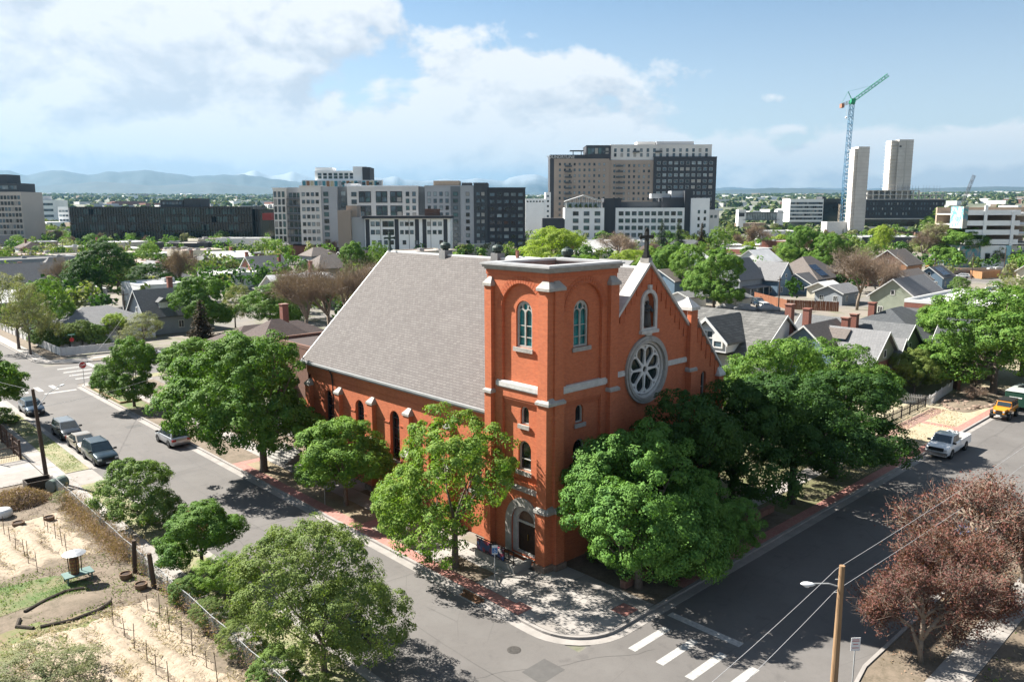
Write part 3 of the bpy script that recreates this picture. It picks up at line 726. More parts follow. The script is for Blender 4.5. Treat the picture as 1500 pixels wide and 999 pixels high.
# roads (butted end to end)
sheet('road', -13.9, -80, -5, 78.5, .004, M['asphalt'])
sheet('road', -140, 78.5, 330, 93.5, .004, M['asphalt'])
sheet('road', -13.9, 93.5, -5, 330, .004, M['asphalt'])
sheet('road', -5, -17.4, 330, -7, .004, M['asphalt'])
sheet('road', -120, -17.4, -13.9, -7, .004, M['asphalt'])
# cross streets deeper in the town
sheet('road', 232, -7, 241, 78.5, .004, M['asphalt'])
sheet('road', 110, 41, 232, 46, .004, mat('alley_concrete', (.36,.33,.29), .9, c2=(.27,.25,.22), vscale=.2))
def strip_poly(path, off):
    """polyline offset to the left by off"""
    out = []
    for i, p in enumerate(path):
        a = Vector(path[max(i-1,0)]); b = Vector(path[min(i+1,len(path)-1)]); d = (b-a).normalized(); nrm_ = Vector((-d.y, d.x))
        out.append((p[0]+nrm_.x*off, p[1]+nrm_.y*off))
    return out
def strip(name, path, o0, o1, z, m_, z0=0.0, kind=True, parent=None):
    A = strip_poly(path, o0); B = strip_poly(path, o1); b = MB(); n = len(path)
    vs = [(x,y,z0) for x,y in A]+[(x,y,z0) for x,y in B]+[(x,y,z) for x,y in A]+[(x,y,z) for x,y in B]
    fs = []
    for i in range(n-1):
        fs += [(2*n+i,2*n+i+1,3*n+i+1,3*n+i),(i,i+1,2*n+i+1,2*n+i),(n+i,3*n+i,3*n+i+1,n+i+1)]
    fs += [(0,2*n,3*n,n),(n-1,2*n-1,4*n-1,3*n-1)]
    b.add(vs, fs); o = b.build(name, m_, parent)
    return struct(o) if kind and parent is None else o
# church block edge: from far along the left street, round the corner, away along the right street
arc = [(-5.05+0*.1, -.8+0)]
corner = [(-1.95+3.1*math.cos(PI+PI/2*i/10), -4.0+3.1*math.sin(PI+PI/2*i/10)) for i in range(11)]
edge = [(-5.0, 76.5), (-5.0, 60), (-5.0, 30), (-5.0, 8), (-5.05, 2)]+corner+[(4, -7.05), (20, -7.0), (60, -7.0), (130, -7.0), (230, -7.0)]
edge = edge
strip('gutter_pan', edge, -.55+.0, 0.0, .012, M['kerb'], 0.0)
strip('kerb', edge, .0, .2, .14, M['kerb'])
# block fill: earth at 0.12, grass strips, brick bands
inner = [(x+.2 if i < 5 else x, y) for i, (x, y) in enumerate(edge)]
sheet('lawn', -4.8, 8.5, .9, 76, .118, M['dirt'], .12)
sheet('lawn', .9, 30.4, 3.0, 76, .118, M['dirt'], .12)
sheet('lawn', 3.0, 30.4, 229.8, 76, .115, M['city'], .12)
sheet('lawn', 19.3, -6.8, 40.2, 30.4, .115, mat('shaded_lawn', rough=.95, fn=grass_fn((.16,.16,.07),(.20,.17,.11),(.11,.13,.045))), .12)  # tree shade is put into this darker lawn colour
sheet('lawn', 40.2, -6.8, 229.8, 30.4, .115, M['drylawn'], .12)
sheet('lawn', 1.6, -6.8, 19.3, .3, .118, M['dirt'], .12)
# brick paver bands along the kerb
sheet('brick_band', -4.79, 8.5, -3.9, 33.5, .128, M['pavers'], .05)
sheet('brick_band', 4.4, -6.79, 110, -6.0, .128, M['pavers'], .05)
sheet('brick_band', -3.9, 32.6, -1.9, 33.5, .127, M['pavers'], .05)
sheet('brick_band', -3.9, 13.3, -2.0, 14.4, .127, M['pavers'], .05)
sheet('brick_band', 52.5, -6.0, 53.4, -2.9, .127, M['pavers'], .05)
sheet('brick_band', 40, -2.9, 60, -1.5, .127, mat('old_brick_walk', (.36,.22,.18), .9, c2=(.26,.17,.14), vscale=1.5), .05)
sheet('lawn', -3.89, 14.4, -2.1, 32.6, .126, mat('bare_verge', rough=.95, fn=grass_fn((.32,.25,.17),(.24,.19,.12),(.38,.33,.20))), .05)
sheet('lawn', -3.89, 8.5, -2.1, 13.3, .126, M['drylawn'], .05)
sheet('lawn', -4.7, 60, -2.3, 74, .126, M['green'], .05)
def slabs(name, x0, y0, x1, y1, sx, sy, z, seed, mats_=None, th=.08, gap=.018):
    """paving as individual slabs under one pavement"""
    base = struct(MB().box(x0, y0, z-th-.02, x1, y1, z-.035).build(name, M['joint']))
    R = random.Random(seed); nx = max(1, round((x1-x0)/sx)); ny = max(1, round((y1-y0)/sy)); dx, dy = (x1-x0)/nx, (y1-y0)/ny
    mesh_c = {}
    for k, mm in enumerate(mats_ or [M['walk'], M['walk2']]):
        b = MB(); b.box(-dx/2+gap, -dy/2+gap, -th, dx/2-gap, dy/2-gap, 0); mesh_c[k] = b.mesh('slab', mm)
    for i in range(nx):
        for j in range(ny):
            o = obj_of('slab', mesh_c[0 if R.random() < .7 else 1], base, (x0+(i+.5)*dx, y0+(j+.5)*dy, z+R.uniform(-.004,.006)))
            o.rotation_euler = (R.uniform(-.003,.003), R.uniform(-.003,.003), 0)
    return base
M['joint'] = mat('dark_joint', (.13,.12,.11), .95)
slabs('pavement', -2.1, 8.5, -.5, 74, 1.6, 1.6, .14, 1)
slabs('pavement', -4.2, 74.2, 3.0, 75.8, 1.6, 1.6, .14, 2)
slabs('pavement', -.45, 20.0, .9, 28.8, 1.35, 1.6, .139, 3)
slabs('pavement', -17.35, -6, -15.95, 66, 1.4, 1.5, .10, 4, [M['walk'], M['walk2']])
slabs('pavement', -24.0, 40.6, -17.4, 47.6, 3.2, 3.4, .10, 5)
slabs('pavement', 4.5, -21.5, 60, -19.95, 1.6, 1.55, .10, 6)
slabs('pavement', 19.3, -3.2, 39.8, -1.6, 1.6, 1.6, .14, 7)
# corner plaza: fan of concrete panels clipped by the kerb arc
plaza = struct(MB().prism([(-4.9,8.48),(-4.95,2)]+[(-1.95+2.92*math.cos(PI+PI/2*i/10), -4.0+2.92*math.sin(PI+PI/2*i/10)) for i in range(11)]+[(1.55,-6.88),(1.58,.35),(.0,1.0),(-.5,8.48)], .0, .10).build('plaza', M['joint']))
def clip(poly, a, b):
    """keep the part of a convex polygon left of the line a->b"""
    out = []
    def side(p): return (b[0]-a[0])*(p[1]-a[1])-(b[1]-a[1])*(p[0]-a[0])
    for i in range(len(poly)):
        p, q = poly[i], poly[(i+1)%len(poly)]; sp_, sq = side(p), side(q)
        if sp_ >= 0: out.append(p)
        if sp_*sq < 0: k = sp_/(sp_-sq); out.append((p[0]+(q[0]-p[0])*k, p[1]+(q[1]-p[1])*k))
    return out
outl = [(-4.78,8.46),(-4.8,2)]+[(-1.95+2.85*math.cos(PI+PI/2*i/10), -4.0+2.85*math.sin(PI+PI/2*i/10)) for i in range(11)]+[(1.53,-6.8),(1.56,.3),(-.45,1.0),(-.45,8.46)]
R = random.Random(12)
xs = [-4.8,-3.95,-2.35,-.45,1.56]; ysr = [-6.9,-5.5,-3.6,-1.7,.2,2.1,4.0,5.9,7.2,8.46]
convex = outl[:14]+[(1.56,.3),(1.56,8.46)]
for i in range(4):
    for j in range(9):
        c = [(xs[i]+.015,ysr[j]+.015),(xs[i+1]-.015,ysr[j]+.015),(xs[i+1]-.015,ysr[j+1]-.015),(xs[i]+.015,ysr[j+1]-.015)]
        if i == 3 and ysr[j] >= .1: continue
        if i == 1 and 4.0 <= ysr[j] < 7.0: pass
        for k in range(len(convex)):
            c = clip(c, convex[k], convex[(k+1)%len(convex)])
            if len(c) < 3: break
        if len(c) < 3: continue
        red = (i == 0 and ysr[j] >= -1.8) or (i == 0 and j == 1) and False
        mm = M['pavers'] if red else (M['walk'] if R.random() < .65 else M['walk2'])
        if i == 1 and ysr[j] >= 1.9: mm = M['dirt'] if ysr[j] < 5.9 else M['walk']
        ff = .13+R.uniform(-.003,.004)
        MB().prism(c, .05, ff).build('brick_panel' if red else 'slab', mm, plaza)
# ramp mat with domes: brick-red square at the crossing
for (x, y, a) in ((-.15, -6.05, 0), (-4.25, -1.9, 0)):
    b = MB(); b.box(-.55,-.5,0,.55,.5,.02); b.box(-.5,-.45,.02,.5,.45,.03); b.build('tactile_panel', M['pavers'], plaza, (x, y, .135), a)
# storm drain inlet by the corner
b = MB(); b.box(-.14,-.9,0,.02,.9,.16); b.box(-.5,-.8,.0,-.14,.8,.03); b = b.build('storm_drain', mat('rusty_iron', (.16,.08,.04), .8, vary=.5, vscale=5)); b.location = (-4.98, 1.0, .0); tag(b, 'rusty storm drain inlet in the kerb at the church corner', 'storm drain')
# garden wall of stone in front of the church under the big trees
gw = MB()
R = random.Random(3)
for k in range(22):
    x = 1.75+k*.8; gw.box(x, -4.62+R.uniform(-.03,.03), 0, x+.77, -4.2, .45+R.uniform(-.03,.04))
gw = empty('garden_wall', (1.75,-4.6,0), 0, 'low red stone garden wall under the trees before the church front', 'wall')
bl = MB(); bl.bev = .03; bl.box(0,0,0,.76,.42,.46); blm = bl.mesh('stone', mat('red_sandstone', (.33,.17,.12), .9, c2=(.25,.13,.10), vscale=2, bump=.5))
for k in range(22): obj_of('stone', blm, gw, (k*.79, R.uniform(-.03,.03), R.uniform(.10,.14)), R.uniform(-.02,.02))
# far verge of the left street
edge2 = [(-13.9, -60), (-13.9, 36.8)]; edge3 = [(-13.9, 40.8), (-13.9, 74.5)]
for e in (edge2, edge3):
    strip('kerb', e, .0, .2, .11, M['kerb']); strip('gutter_pan', e, -.4, 0, .010, M['kerb'])
sheet('lawn', -15.93, 40.9, -14.1, 72, .09, M['verge'], .09)
sheet('lawn', -15.93, -60, -14.1, 36.8, .09, M['verge'], .09)
sheet('driveway', -15.93, 36.8, -13.95, 40.9, .05, M['walk2'], .05)
sheet('lawn', -60, 47.6, -17.4, 72, .09, M['drylawn'], .09)
sheet('driveway', -60, 40.6, -24, 47.6, .08, M['walk'], .08)
sheet('pavement', -17.35, 66.05, -14.1, 74, .10, M['walk'], .10)
# crosswalk and stop bars: worn paint sheets
def paint_fn(t, P, b):
    n = t.noise(P, 5.0, 6, .75); return t.mix(t.ramp(n, .50, .66, 0.0, .8), (.46,.45,.43), (.24,.23,.22))
M['paint'] = mat('road_paint', rough=.8, fn=paint_fn)
def bar(pts, z=.0085):
    b = MB(); b.add([(x,y,z) for x,y in pts], [tuple(range(len(pts)))]); return struct(b.build('road_marking', M['paint']))
for y in (-8.7, -10.4, -12.1, -13.85, -15.6): bar([(-2.9,y-.23),(.15,y-.23),(.15,y+.23),(-2.9,y+.23)])
bar([(1.25,-12.3),(1.75,-12.3),(1.75,-7.9),(1.25,-7.9)])
for x in (-12.5,-10.9,-9.3,-7.6): bar([(x-.28,77.0),(x+.28,77.0),(x+.28,80.0),(x-.28,80.0)])
bar([(-9.4,74.9),(-5.9,74.9),(-5.9,75.5),(-9.4,75.5)])
for k, y in enumerate((82.0, 84.8, 87.6, 90.6)): bar([(-4.2,y-.3),(-.6,y-.3),(-.6,y+.3),(-4.2,y+.3)])
bar([(-.1,84.5),(.5,84.5),(.5,93),(-.1,93)])
# manhole
mh = MB().lathe([(.36,0),(.36,.006),(.3,.012),(.0001,.012)], (0,0,0), 24).build('manhole_cover', mat('cast_iron', (.07,.065,.06), .6, vary=.3, vscale=9)); mh.location = (-7.2,-4.6,.006); tag(mh, 'round iron manhole cover in the asphalt near the corner plaza', 'manhole cover')
# corner across the far crossing: kerbs and pavements
e4 = [(200,93.5),(1.5,93.5),(-1.5,94.2),(-3.8,95.8),(-5.0,98.5),(-5,160)]
strip('kerb', [(x,y) for x,y in e4][::-1], -.2, 0, .12, M['kerb'])
sheet('pavement', -4.8, 98.5, -3.2, 150, .11, M['walk'], .11); sheet('pavement', 1.5, 95.2, 60, 96.8, .11, M['walk'], .11)
struct(MB().prism([(-4.75,98.4),(-3.7,96),(-1.4,94.4),(1.4,93.75),(1.4,97),(-3.2,98.4)], 0, .12).build('pavement', M['walk']))
sheet('lawn', 1.5, 93.72, 60, 95.18, .09, M['dirt'], .09); sheet('lawn', -3.15, 98.45, -.8, 150, .09, M['dirt'], .09)
e5 = [(200,78.5),(-2.2,78.5),(-4.2,77.9),(-5,76.5)]
strip('kerb', e5, 0, .2, .13, M['kerb'])
struct(MB().prism([(-4.79,76.45),(-4.05,77.7),(-2.2,78.28),(-1.0,78.28),(-1.0,75.85),(-4.79,75.85)], 0, .125).build('pavement', M['walk']))
struct(MB().prism([(-3.9,76.1),(-3.4,77.3),(-2.4,77.8),(-1.6,77.8),(-1.6,76.1)], .05, .135).build('lawn', M['green']))
sheet('lawn', -1.0, 75.85, 229, 78.29, .115, M['verge'], .1)
# right street, near side
strip('kerb', [(150,-17.4),(4,-17.4),(1.2,-17.9),(-.4,-19.4),(-1.2,-22)], 0, .18, .12, M['kerb'])
struct(MB().prism([(4.4,-17.58),(150,-17.58),(150,-60),(-.9,-60),(-.95,-22),(-.2,-19.4),(1.3,-18.1),(4,-17.6)], 0, .06).build('lawn', M['dirt']))
# garden ground
sheet('garden_soil', -60, -40, -17.4, 40.55, .05, M['dirt'], .05)
# mulch beds: sheets with soft random outlines laid on the soil
def blob_sheet(name, cx, cy, rx, ry, z, m_, seed, n=60, kind=True, hump=0.0):
    R = random.Random(seed); ph = [R.uniform(0,6.28) for _ in range(5)]
    vs = [(cx,cy,z+hump)]; fs = []
    for ri in range(1,5):
        for k in range(n):
            a = 2*PI*k/n; e = 1+.07*math.sin(3*a+ph[0])+.05*math.sin(5*a+ph[1])+.04*math.sin(9*a+ph[2])
            q = ri/4; vs.append((cx+rx*q*e*math.cos(a), cy+ry*q*e*math.sin(a), z+hump*(1-q*q)))
    for k in range(n): fs.append((0,1+k,1+(k+1)%n))
    for i in range(3):
        for k in range(n): a,b = 1+i*n+k,1+i*n+(k+1)%n; fs.append((a,a+n,b+n,b))
    b = MB(); b.add(vs, fs); o = b.build(name, m_); return struct(o) if kind else o
def mulch(name, pts, seed):
    """uneven straw-covered bed: a finely cut sheet with ridges"""
    R = np.random.default_rng(seed); x0,y0,x1,y1 = pts; nx, ny = int((x1-x0)/.12), int((y1-y0)/.12)
    xs_, ys_ = np.meshgrid(np.linspace(x0,x1,nx), np.linspace(y0,y1,ny), indexing='ij')
    e = np.minimum(np.minimum(xs_-x0, x1-xs_), np.minimum(ys_-y0, y1-ys_))
    w = .35*np.sin(xs_*1.3+seed)+.3*np.sin(ys_*1.1+xs_*.7)+.22*np.sin(xs_*3.7+ys_*2.9)+.15*np.sin(ys_*5.1-xs_*2.2)
    e = e-.45+w*.6
    z = .03+np.clip(e,-.05,.35)*.30+(.085*np.sin(xs_*4.6+.5*np.sin(ys_*.8))+.03*np.sin(xs_*9+ys_*1.7))*np.clip(e,0,1)+R.normal(0,.022,xs_.shape)*np.clip(e*3,0,1)
    v = np.stack([xs_,ys_,z],-1).reshape(-1,3); idx = np.arange(nx*ny).reshape(nx,ny)
    f = np.stack([idx[:-1,:-1],idx[1:,:-1],idx[1:,1:],idx[:-1,1:]],-1).reshape(-1,4)
    me = np_mesh(name, v, f, M['straw']); o = bpy.data.objects.new(name, me); link(o); return struct(o)
def np_mesh(name, v, f, mats_, mi=None, smooth=False):
    me = bpy.data.meshes.new(name); me.vertices.add(len(v)); me.vertices.foreach_set('co', np.asarray(v, np.float32).ravel())
    k = f.shape[1]; me.loops.add(len(f)*k); me.loops.foreach_set('vertex_index', np.asarray(f, np.int32).ravel())
    me.polygons.add(len(f)); me.polygons.foreach_set('loop_start', np.arange(0, len(f)*k, k, dtype=np.int32))
    for mm in (mats_ if isinstance(mats_,(list,tuple)) else [mats_]): me.materials.append(mm)
    if mi is not None: me.polygons.foreach_set('material_index', np.asarray(mi, np.int32))
    if smooth: me.polygons.foreach_set('use_smooth', np.ones(len(f), bool))
    me.update(calc_edges=True); return me
mulch('mulch_bed', (-40,22.0,-18.7,32.0), 1); mulch('mulch_bed', (-26,-6,-18.3,13.8), 2); mulch('mulch_bed', (-40,2,-26.05,12), 3)
blob_sheet('lawn', -24.6, 19.0, 4.2, 1.9, .062, M['green'], 5); blob_sheet('lawn', -24.5, 13.4, 3.2, 1.7, .066, mat('thin_weeds', rough=.95, fn=grass_fn((.24,.18,.11),(.14,.19,.06),(.30,.23,.15))), 6)
blob_sheet('soil_bed', -22.1, 15.9, 2.3, 1.45, .07, M['dirt'], 8, hump=.14)

# loose straw lying on the mulch, weeds and grass tufts in the garden and verges
def scatter(name, n, box, size, aspect, lv, seed, z=.10, zs=.05, up=1.2, test=None):
    rng = np.random.default_rng(seed); x = rng.uniform(box[0],box[2],n); y = rng.uniform(box[1],box[3],n)
    den = np.sin(x*1.7+seed)*np.sin(y*1.3)+np.sin(x*.6-y*.9+seed)+rng.normal(0,.8,n); k = den > .1; x, y = x[k], y[k]; m = len(x)
    pos = np.stack([x,y,np.full(m,z)+rng.uniform(0,zs,m)],1)
    o = bpy.data.objects.new(name, leaves_mesh(name, pos, unit(rng.normal(size=(m,3))+np.array([0,0,up])), size, rng, lv, aspect=aspect, fold=.05)); link(o); tag(o, kind='stuff')
# sealed cracks and patches in the asphalt
R = random.Random(31)
def seal(pts, w=.035, z=.0065):
    b = MB(); A = strip_poly(pts, w/2); B = strip_poly(pts, -w/2); n = len(pts)
    b.add([(x,y,z) for x,y in A]+[(x,y,z) for x,y in B], [(i,i+1,n+i+1,n+i) for i in range(n-1)]); return struct(b.build('crack_seal', M['seal']))
M['seal'] = mat('bitumen_seal', (.10,.095,.09), .6, vary=.2)
def wander(x0, y0, x1, y1, amp, n=40):
    return [(x0+(x1-x0)*i/n+(amp*math.sin(i*.9+x0)+R.uniform(-amp,amp)*.6 if abs(y1-y0)>abs(x1-x0) else 0), y0+(y1-y0)*i/n+(0 if abs(y1-y0)>abs(x1-x0) else amp*math.sin(i*.8)+R.uniform(-amp,amp)*.6)) for i in range(n+1)]
seal(wander(-9.4,-30,-9.4,76,.05,90)); seal(wander(-5,-12.2,120,-12.2,.05,110)); seal(wander(-13,-3.5,-2,-9.5,.12,24)); seal(wander(-6.9,30,-6.6,62,.10,40)); seal(wander(-11.6,-4,-11.4,24,.10,36)); seal(wander(8,-9.6,60,-9.4,.08,50))
for y in (6.5,19.3,33.8,49.5,61.2): seal(wander(-13.8,y,-5.1,y+R.uniform(-.8,.8),.06,16), .03)
for x in (14.2,27.5,39.1,55.2,70.3): seal(wander(x,-17.3,x+R.uniform(-.5,.5),-7.1,.06,16), .03)
M['patch'] = mat('asphalt_patch', (.125,.12,.115), .85, c2=(.10,.096,.092), vscale=2)
for (x0,y0,x1,y1) in ((-8.3,-7.6,-6.6,-6.2),(-12.9,31.0,-11.7,33.8),(33.0,-16.3,36.5,-15.0),(-7.4,52,-5.9,53.2)): struct(MB().prism([(x0,y0),(x1,y0+.06),(x1-.05,y1),(x0+.04,y1-.05)], .0045, .0075).build('asphalt_patch', M['patch']))

struct(MB().prism([(-5,-17.4),(3.9,-17.4),(1.2,-17.9),(-.4,-19.4),(-1.2,-22),(-1.2,-60),(-5,-60)], -.02, .004).build('road', M['asphalt']))
strip('kerb', [(-1.2,-22),(-1.2,-60)], 0, .18, .12, M['kerb'])
# ------------------------------------------------------------------ trees and plants
def unit(v): return v/np.maximum(np.linalg.norm(v, axis=-1, keepdims=True), 1e-9)
def leaves_mesh(name, pos, nrm_, size, rng, mats_, aspect=.62, fold=.12, droop=.25):
    n = len(pos); t_ = rng.normal(size=(n,3)); t_[:,2] -= droop
    t_ -= nrm_*np.sum(t_*nrm_, 1, keepdims=True); t_ = unit(t_); s_ = np.cross(nrm_, t_)
    L = (size*rng.uniform(.65,1.25,n))[:,None]; Wd = L*aspect*.5
    v = np.empty((n,4,3)); v[:,0] = pos-t_*L*.5; v[:,2] = pos+t_*L*.5-nrm_*L*fold
    v[:,1] = pos+s_*Wd+nrm_*L*fold*.5; v[:,3] = pos-s_*Wd+nrm_*L*fold*.5
    f = np.arange(n*4).reshape(n,4)
    return np_mesh(name, v.reshape(-1,3), f, mats_)
def crown_pts(rng, lobes, nclump, per, cr, up=.25, inner=.12, minz=-.75, flat=.75):
    """clumps of leaves spread over a set of ellipsoid lobes -> positions, normals"""
    lobes = np.array(lobes, float)    # x y z rx ry rz
    area = (lobes[:,3]*lobes[:,4]+lobes[:,4]*lobes[:,5]+lobes[:,3]*lobes[:,5]); pr = area/area.sum()
    C = []; D = []
    while len(C) < nclump:
        k = rng.choice(len(lobes), p=pr); d = unit(rng.normal(size=3))
        if d[2] < minz or (d[2] < -.2 and rng.random() < .35): continue
        rr = rng.uniform(.78,1.02) if rng.random() > .15 else rng.uniform(.4,.8)
        c = lobes[k,:3]+d*lobes[k,3:]*rr
        q = np.sum(((c-lobes[:,:3])/lobes[:,3:])**2, 1); q[k] = 1
        if q.min() < .5: continue
        C.append(c); D.append(unit(d/lobes[k,3:])) 
    C = np.array(C); D = np.array(D)
    r = cr*rng.uniform(.55,1.35,nclump)
    n = nclump*per
    ci = np.repeat(np.arange(nclump), per)
    d = unit(rng.normal(size=(n,3))+D[ci]*.7+np.array([0,0,up]))
    rad = r[ci]*rng.uniform(.45,1.05,n)**.6
    stretch = np.ones((n,3)); stretch[:,2] = flat
    pos = C[ci]+d*rad[:,None]*stretch
    nr = unit(d*.9+D[ci]*.35+rng.normal(size=(n,3))*.27+np.array([0,0,.2]))
    m_ = int(n*inner)
    if m_:
        k = rng.choice(len(lobes), m_, p=pr); dd = unit(rng.normal(size=(m_,3))); p2 = lobes[k,:3]+dd*lobes[k,3:]*rng.uniform(.2,.75,(m_,1))
        pos = np.vstack([pos,p2]); nr = np.vstack([nr, unit(rng.normal(size=(m_,3)))])
    return pos, nr, C
def trunk_mb(rng, h0, r0, tips, lean=(0,0), nl=6):
    """tapered trunk with a root flare and limbs bending out to chosen clumps"""
    b = MB(); b.smooth = True
    top = Vector((lean[0], lean[1], h0))
    pts = [Vector((0,0,-.1)), Vector((0,0,.25)), Vector((lean[0]*.3, lean[1]*.3, h0*.5)), top]
    b.path(pts, [r0*1.5, r0*1.05, r0*.9, r0*.72], 9)
    for i in range(min(nl, len(tips))):
        tp = Vector(tips[i]); base = top-Vector((0,0,rng.uniform(0,.35)*h0))
        mid = base.lerp(tp, .45)+Vector((rng.normal()*.15, rng.normal()*.15, -.12*(tp-base).length+.2))
        rr = r0*rng.uniform(.32,.5)
        b.path([base, mid, tp], [rr, rr*.6, rr*.18], 6)
        for _ in range(3):
            q = mid.lerp(tp, rng.uniform(.1,.8)); e = q+Vector(rng.normal(size=3))*.12*(tp-base).length
            b.path([q, e], [rr*.35, rr*.08], 4, )
    return b
M['bark'] = mat('grey_bark', (.24,.19,.15), .95, c2=(.13,.10,.08), vscale=7, bump=.7, bscale=14)
M['bark_d'] = mat('dark_bark', (.09,.07,.055), .95, c2=(.05,.04,.03), vscale=7, bump=.5)
LV = dict(
 maple=leaf_mat('maple_leaves', (.040,.105,.022), (.135,.235,.038), .20),
 lushleaf=leaf_mat('lush_leaves', (.046,.120,.028), (.13,.25,.052), .18),
 bushleaf=leaf_mat('shrub_leaves', (.065,.13,.035), (.145,.215,.055), .22),
 bright=leaf_mat('spring_leaves', (.070,.155,.030), (.17,.25,.050), .28),
 bright2=leaf_mat('fresh_leaves', (.055,.135,.028), (.15,.24,.042), .22),
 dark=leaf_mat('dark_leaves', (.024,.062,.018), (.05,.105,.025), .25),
 grey=leaf_mat('sage_leaves', (.075,.125,.034), (.17,.215,.060), .22),
 lime=leaf_mat('lime_leaves', (.15,.22,.035), (.25,.31,.06), .4),
 purple=leaf_mat('purple_leaves', (.085,.033,.032), (.175,.080,.066), .2),
 tan=leaf_mat('dry_twigs', (.20,.13,.10), (.28,.19,.14), .2),
 bud=leaf_mat('new_buds', (.13,.155,.07), (.20,.20,.115), .25),
 straw=leaf_mat('straw_blades', (.38,.30,.20), (.52,.44,.33), .1, .8),
 twig=leaf_mat('pale_twigs', (.165,.12,.10), (.24,.18,.15), .05, .9),
 conifer=leaf_mat('needles', (.022,.042,.018), (.045,.07,.028), .1),
 deadcon=leaf_mat('brown_needles', (.045,.032,.022), (.07,.055,.035), .1),
)
def lobeset(rng, W_, H_, z0, n, squash=1.0, top=.0):
    """crown envelope of W_ wide, H_ tall starting at z0, as n overlapping lobes"""
    L = [(0,0,z0+H_*.50, W_*.34, W_*.34, H_*.46)]
    for i in range(n):
        a = 2*PI*i*.618+rng.uniform(-.3,.3); hh = .14+.60*((i*.37+rng.uniform(0,.15))%1); rad = W_*.5*rng.uniform(.52,.72)*(1-.75*max(0,hh-.35)); s = rng.uniform(.15,.25)
        L.append((rad*math.cos(a), rad*math.sin(a), z0+H_*hh, W_*s, W_*s, H_*rng.uniform(.14,.24)*squash))
    for i in range(2): L.append((rng.normal()*W_*.10, rng.normal()*W_*.10, z0+H_*rng.uniform(.74,.82), W_*.17, W_*.17, H_*.18))
    return L
PROTO = {}
def proto_tree(key, leafkey, W_, H_, z0, ncl, per, cr, leaf, r0, seed, nlobes=9, trunk='bark', fol=None, **kw):
    """crown and trunk meshes of one kind of tree, shared by its copies"""
    rng = np.random.default_rng(seed); L = lobeset(rng, W_, H_-z0, z0, nlobes)
    pos, nr, C = crown_pts(rng, L, ncl, per, cr, **kw)
    cm = leaves_mesh('crown', pos, nr, leaf, rng, LV[leafkey])
    order = rng.permutation(len(C)); tips = [tuple(C[i]*np.array([.8,.8,1])-np.array([0,0,.2])) for i in order[:14]]
    tm = trunk_mb(rng, z0+.20*(H_-z0), r0, tips, nl=12).mesh('trunk', M[trunk])
    PROTO[key] = dict(crown=cm, trunk=tm, W=W_, H=H_)
proto_tree('maple_a', 'maple', 10, 10, 1.5, 460, 120, .58, .19, .26, 1, 18, inner=.10)
proto_tree('maple_b', 'maple', 8, 9, 1.5, 330, 120, .56, .19, .2, 2, 14, inner=.10)
proto_tree('maple_c', 'maple', 9, 9.5, 1.4, 340, 120, .6, .20, .22, 3, 15, inner=.10)
proto_tree('lush', 'lushleaf', 9, 9, .1, 420, 170, .52, .15, .24, 9, 20, inner=.12)
proto_tree('open', 'bright', 8, 9.5, 1.3, 330, 95, .5, .16, .2, 4, 15, inner=.03, minz=-.9)
proto_tree('open_b', 'bright2', 10, 9.5, 1.2, 420, 115, .6, .18, .24, 14, 18, inner=.08)
proto_tree('sage', 'grey', 9, 7.5, .3, 520, 110, .44, .115, .16, 5, 20, inner=.05, up=.5)
proto_tree('sage_b', 'bud', 8, 8, 1.5, 190, 80, .6, .14, .18, 15, 10, inner=.03, up=.5)
proto_tree('bush', 'bushleaf', 5, 4.2, .0, 300, 90, .34, .12, .09, 6, 16, inner=.08, up=.4)
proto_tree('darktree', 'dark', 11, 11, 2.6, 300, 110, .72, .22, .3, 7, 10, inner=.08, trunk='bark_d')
proto_tree('lime', 'lime', 10, 8, 1.8, 220, 90, .7, .22, .24, 8, 10, inner=.08)
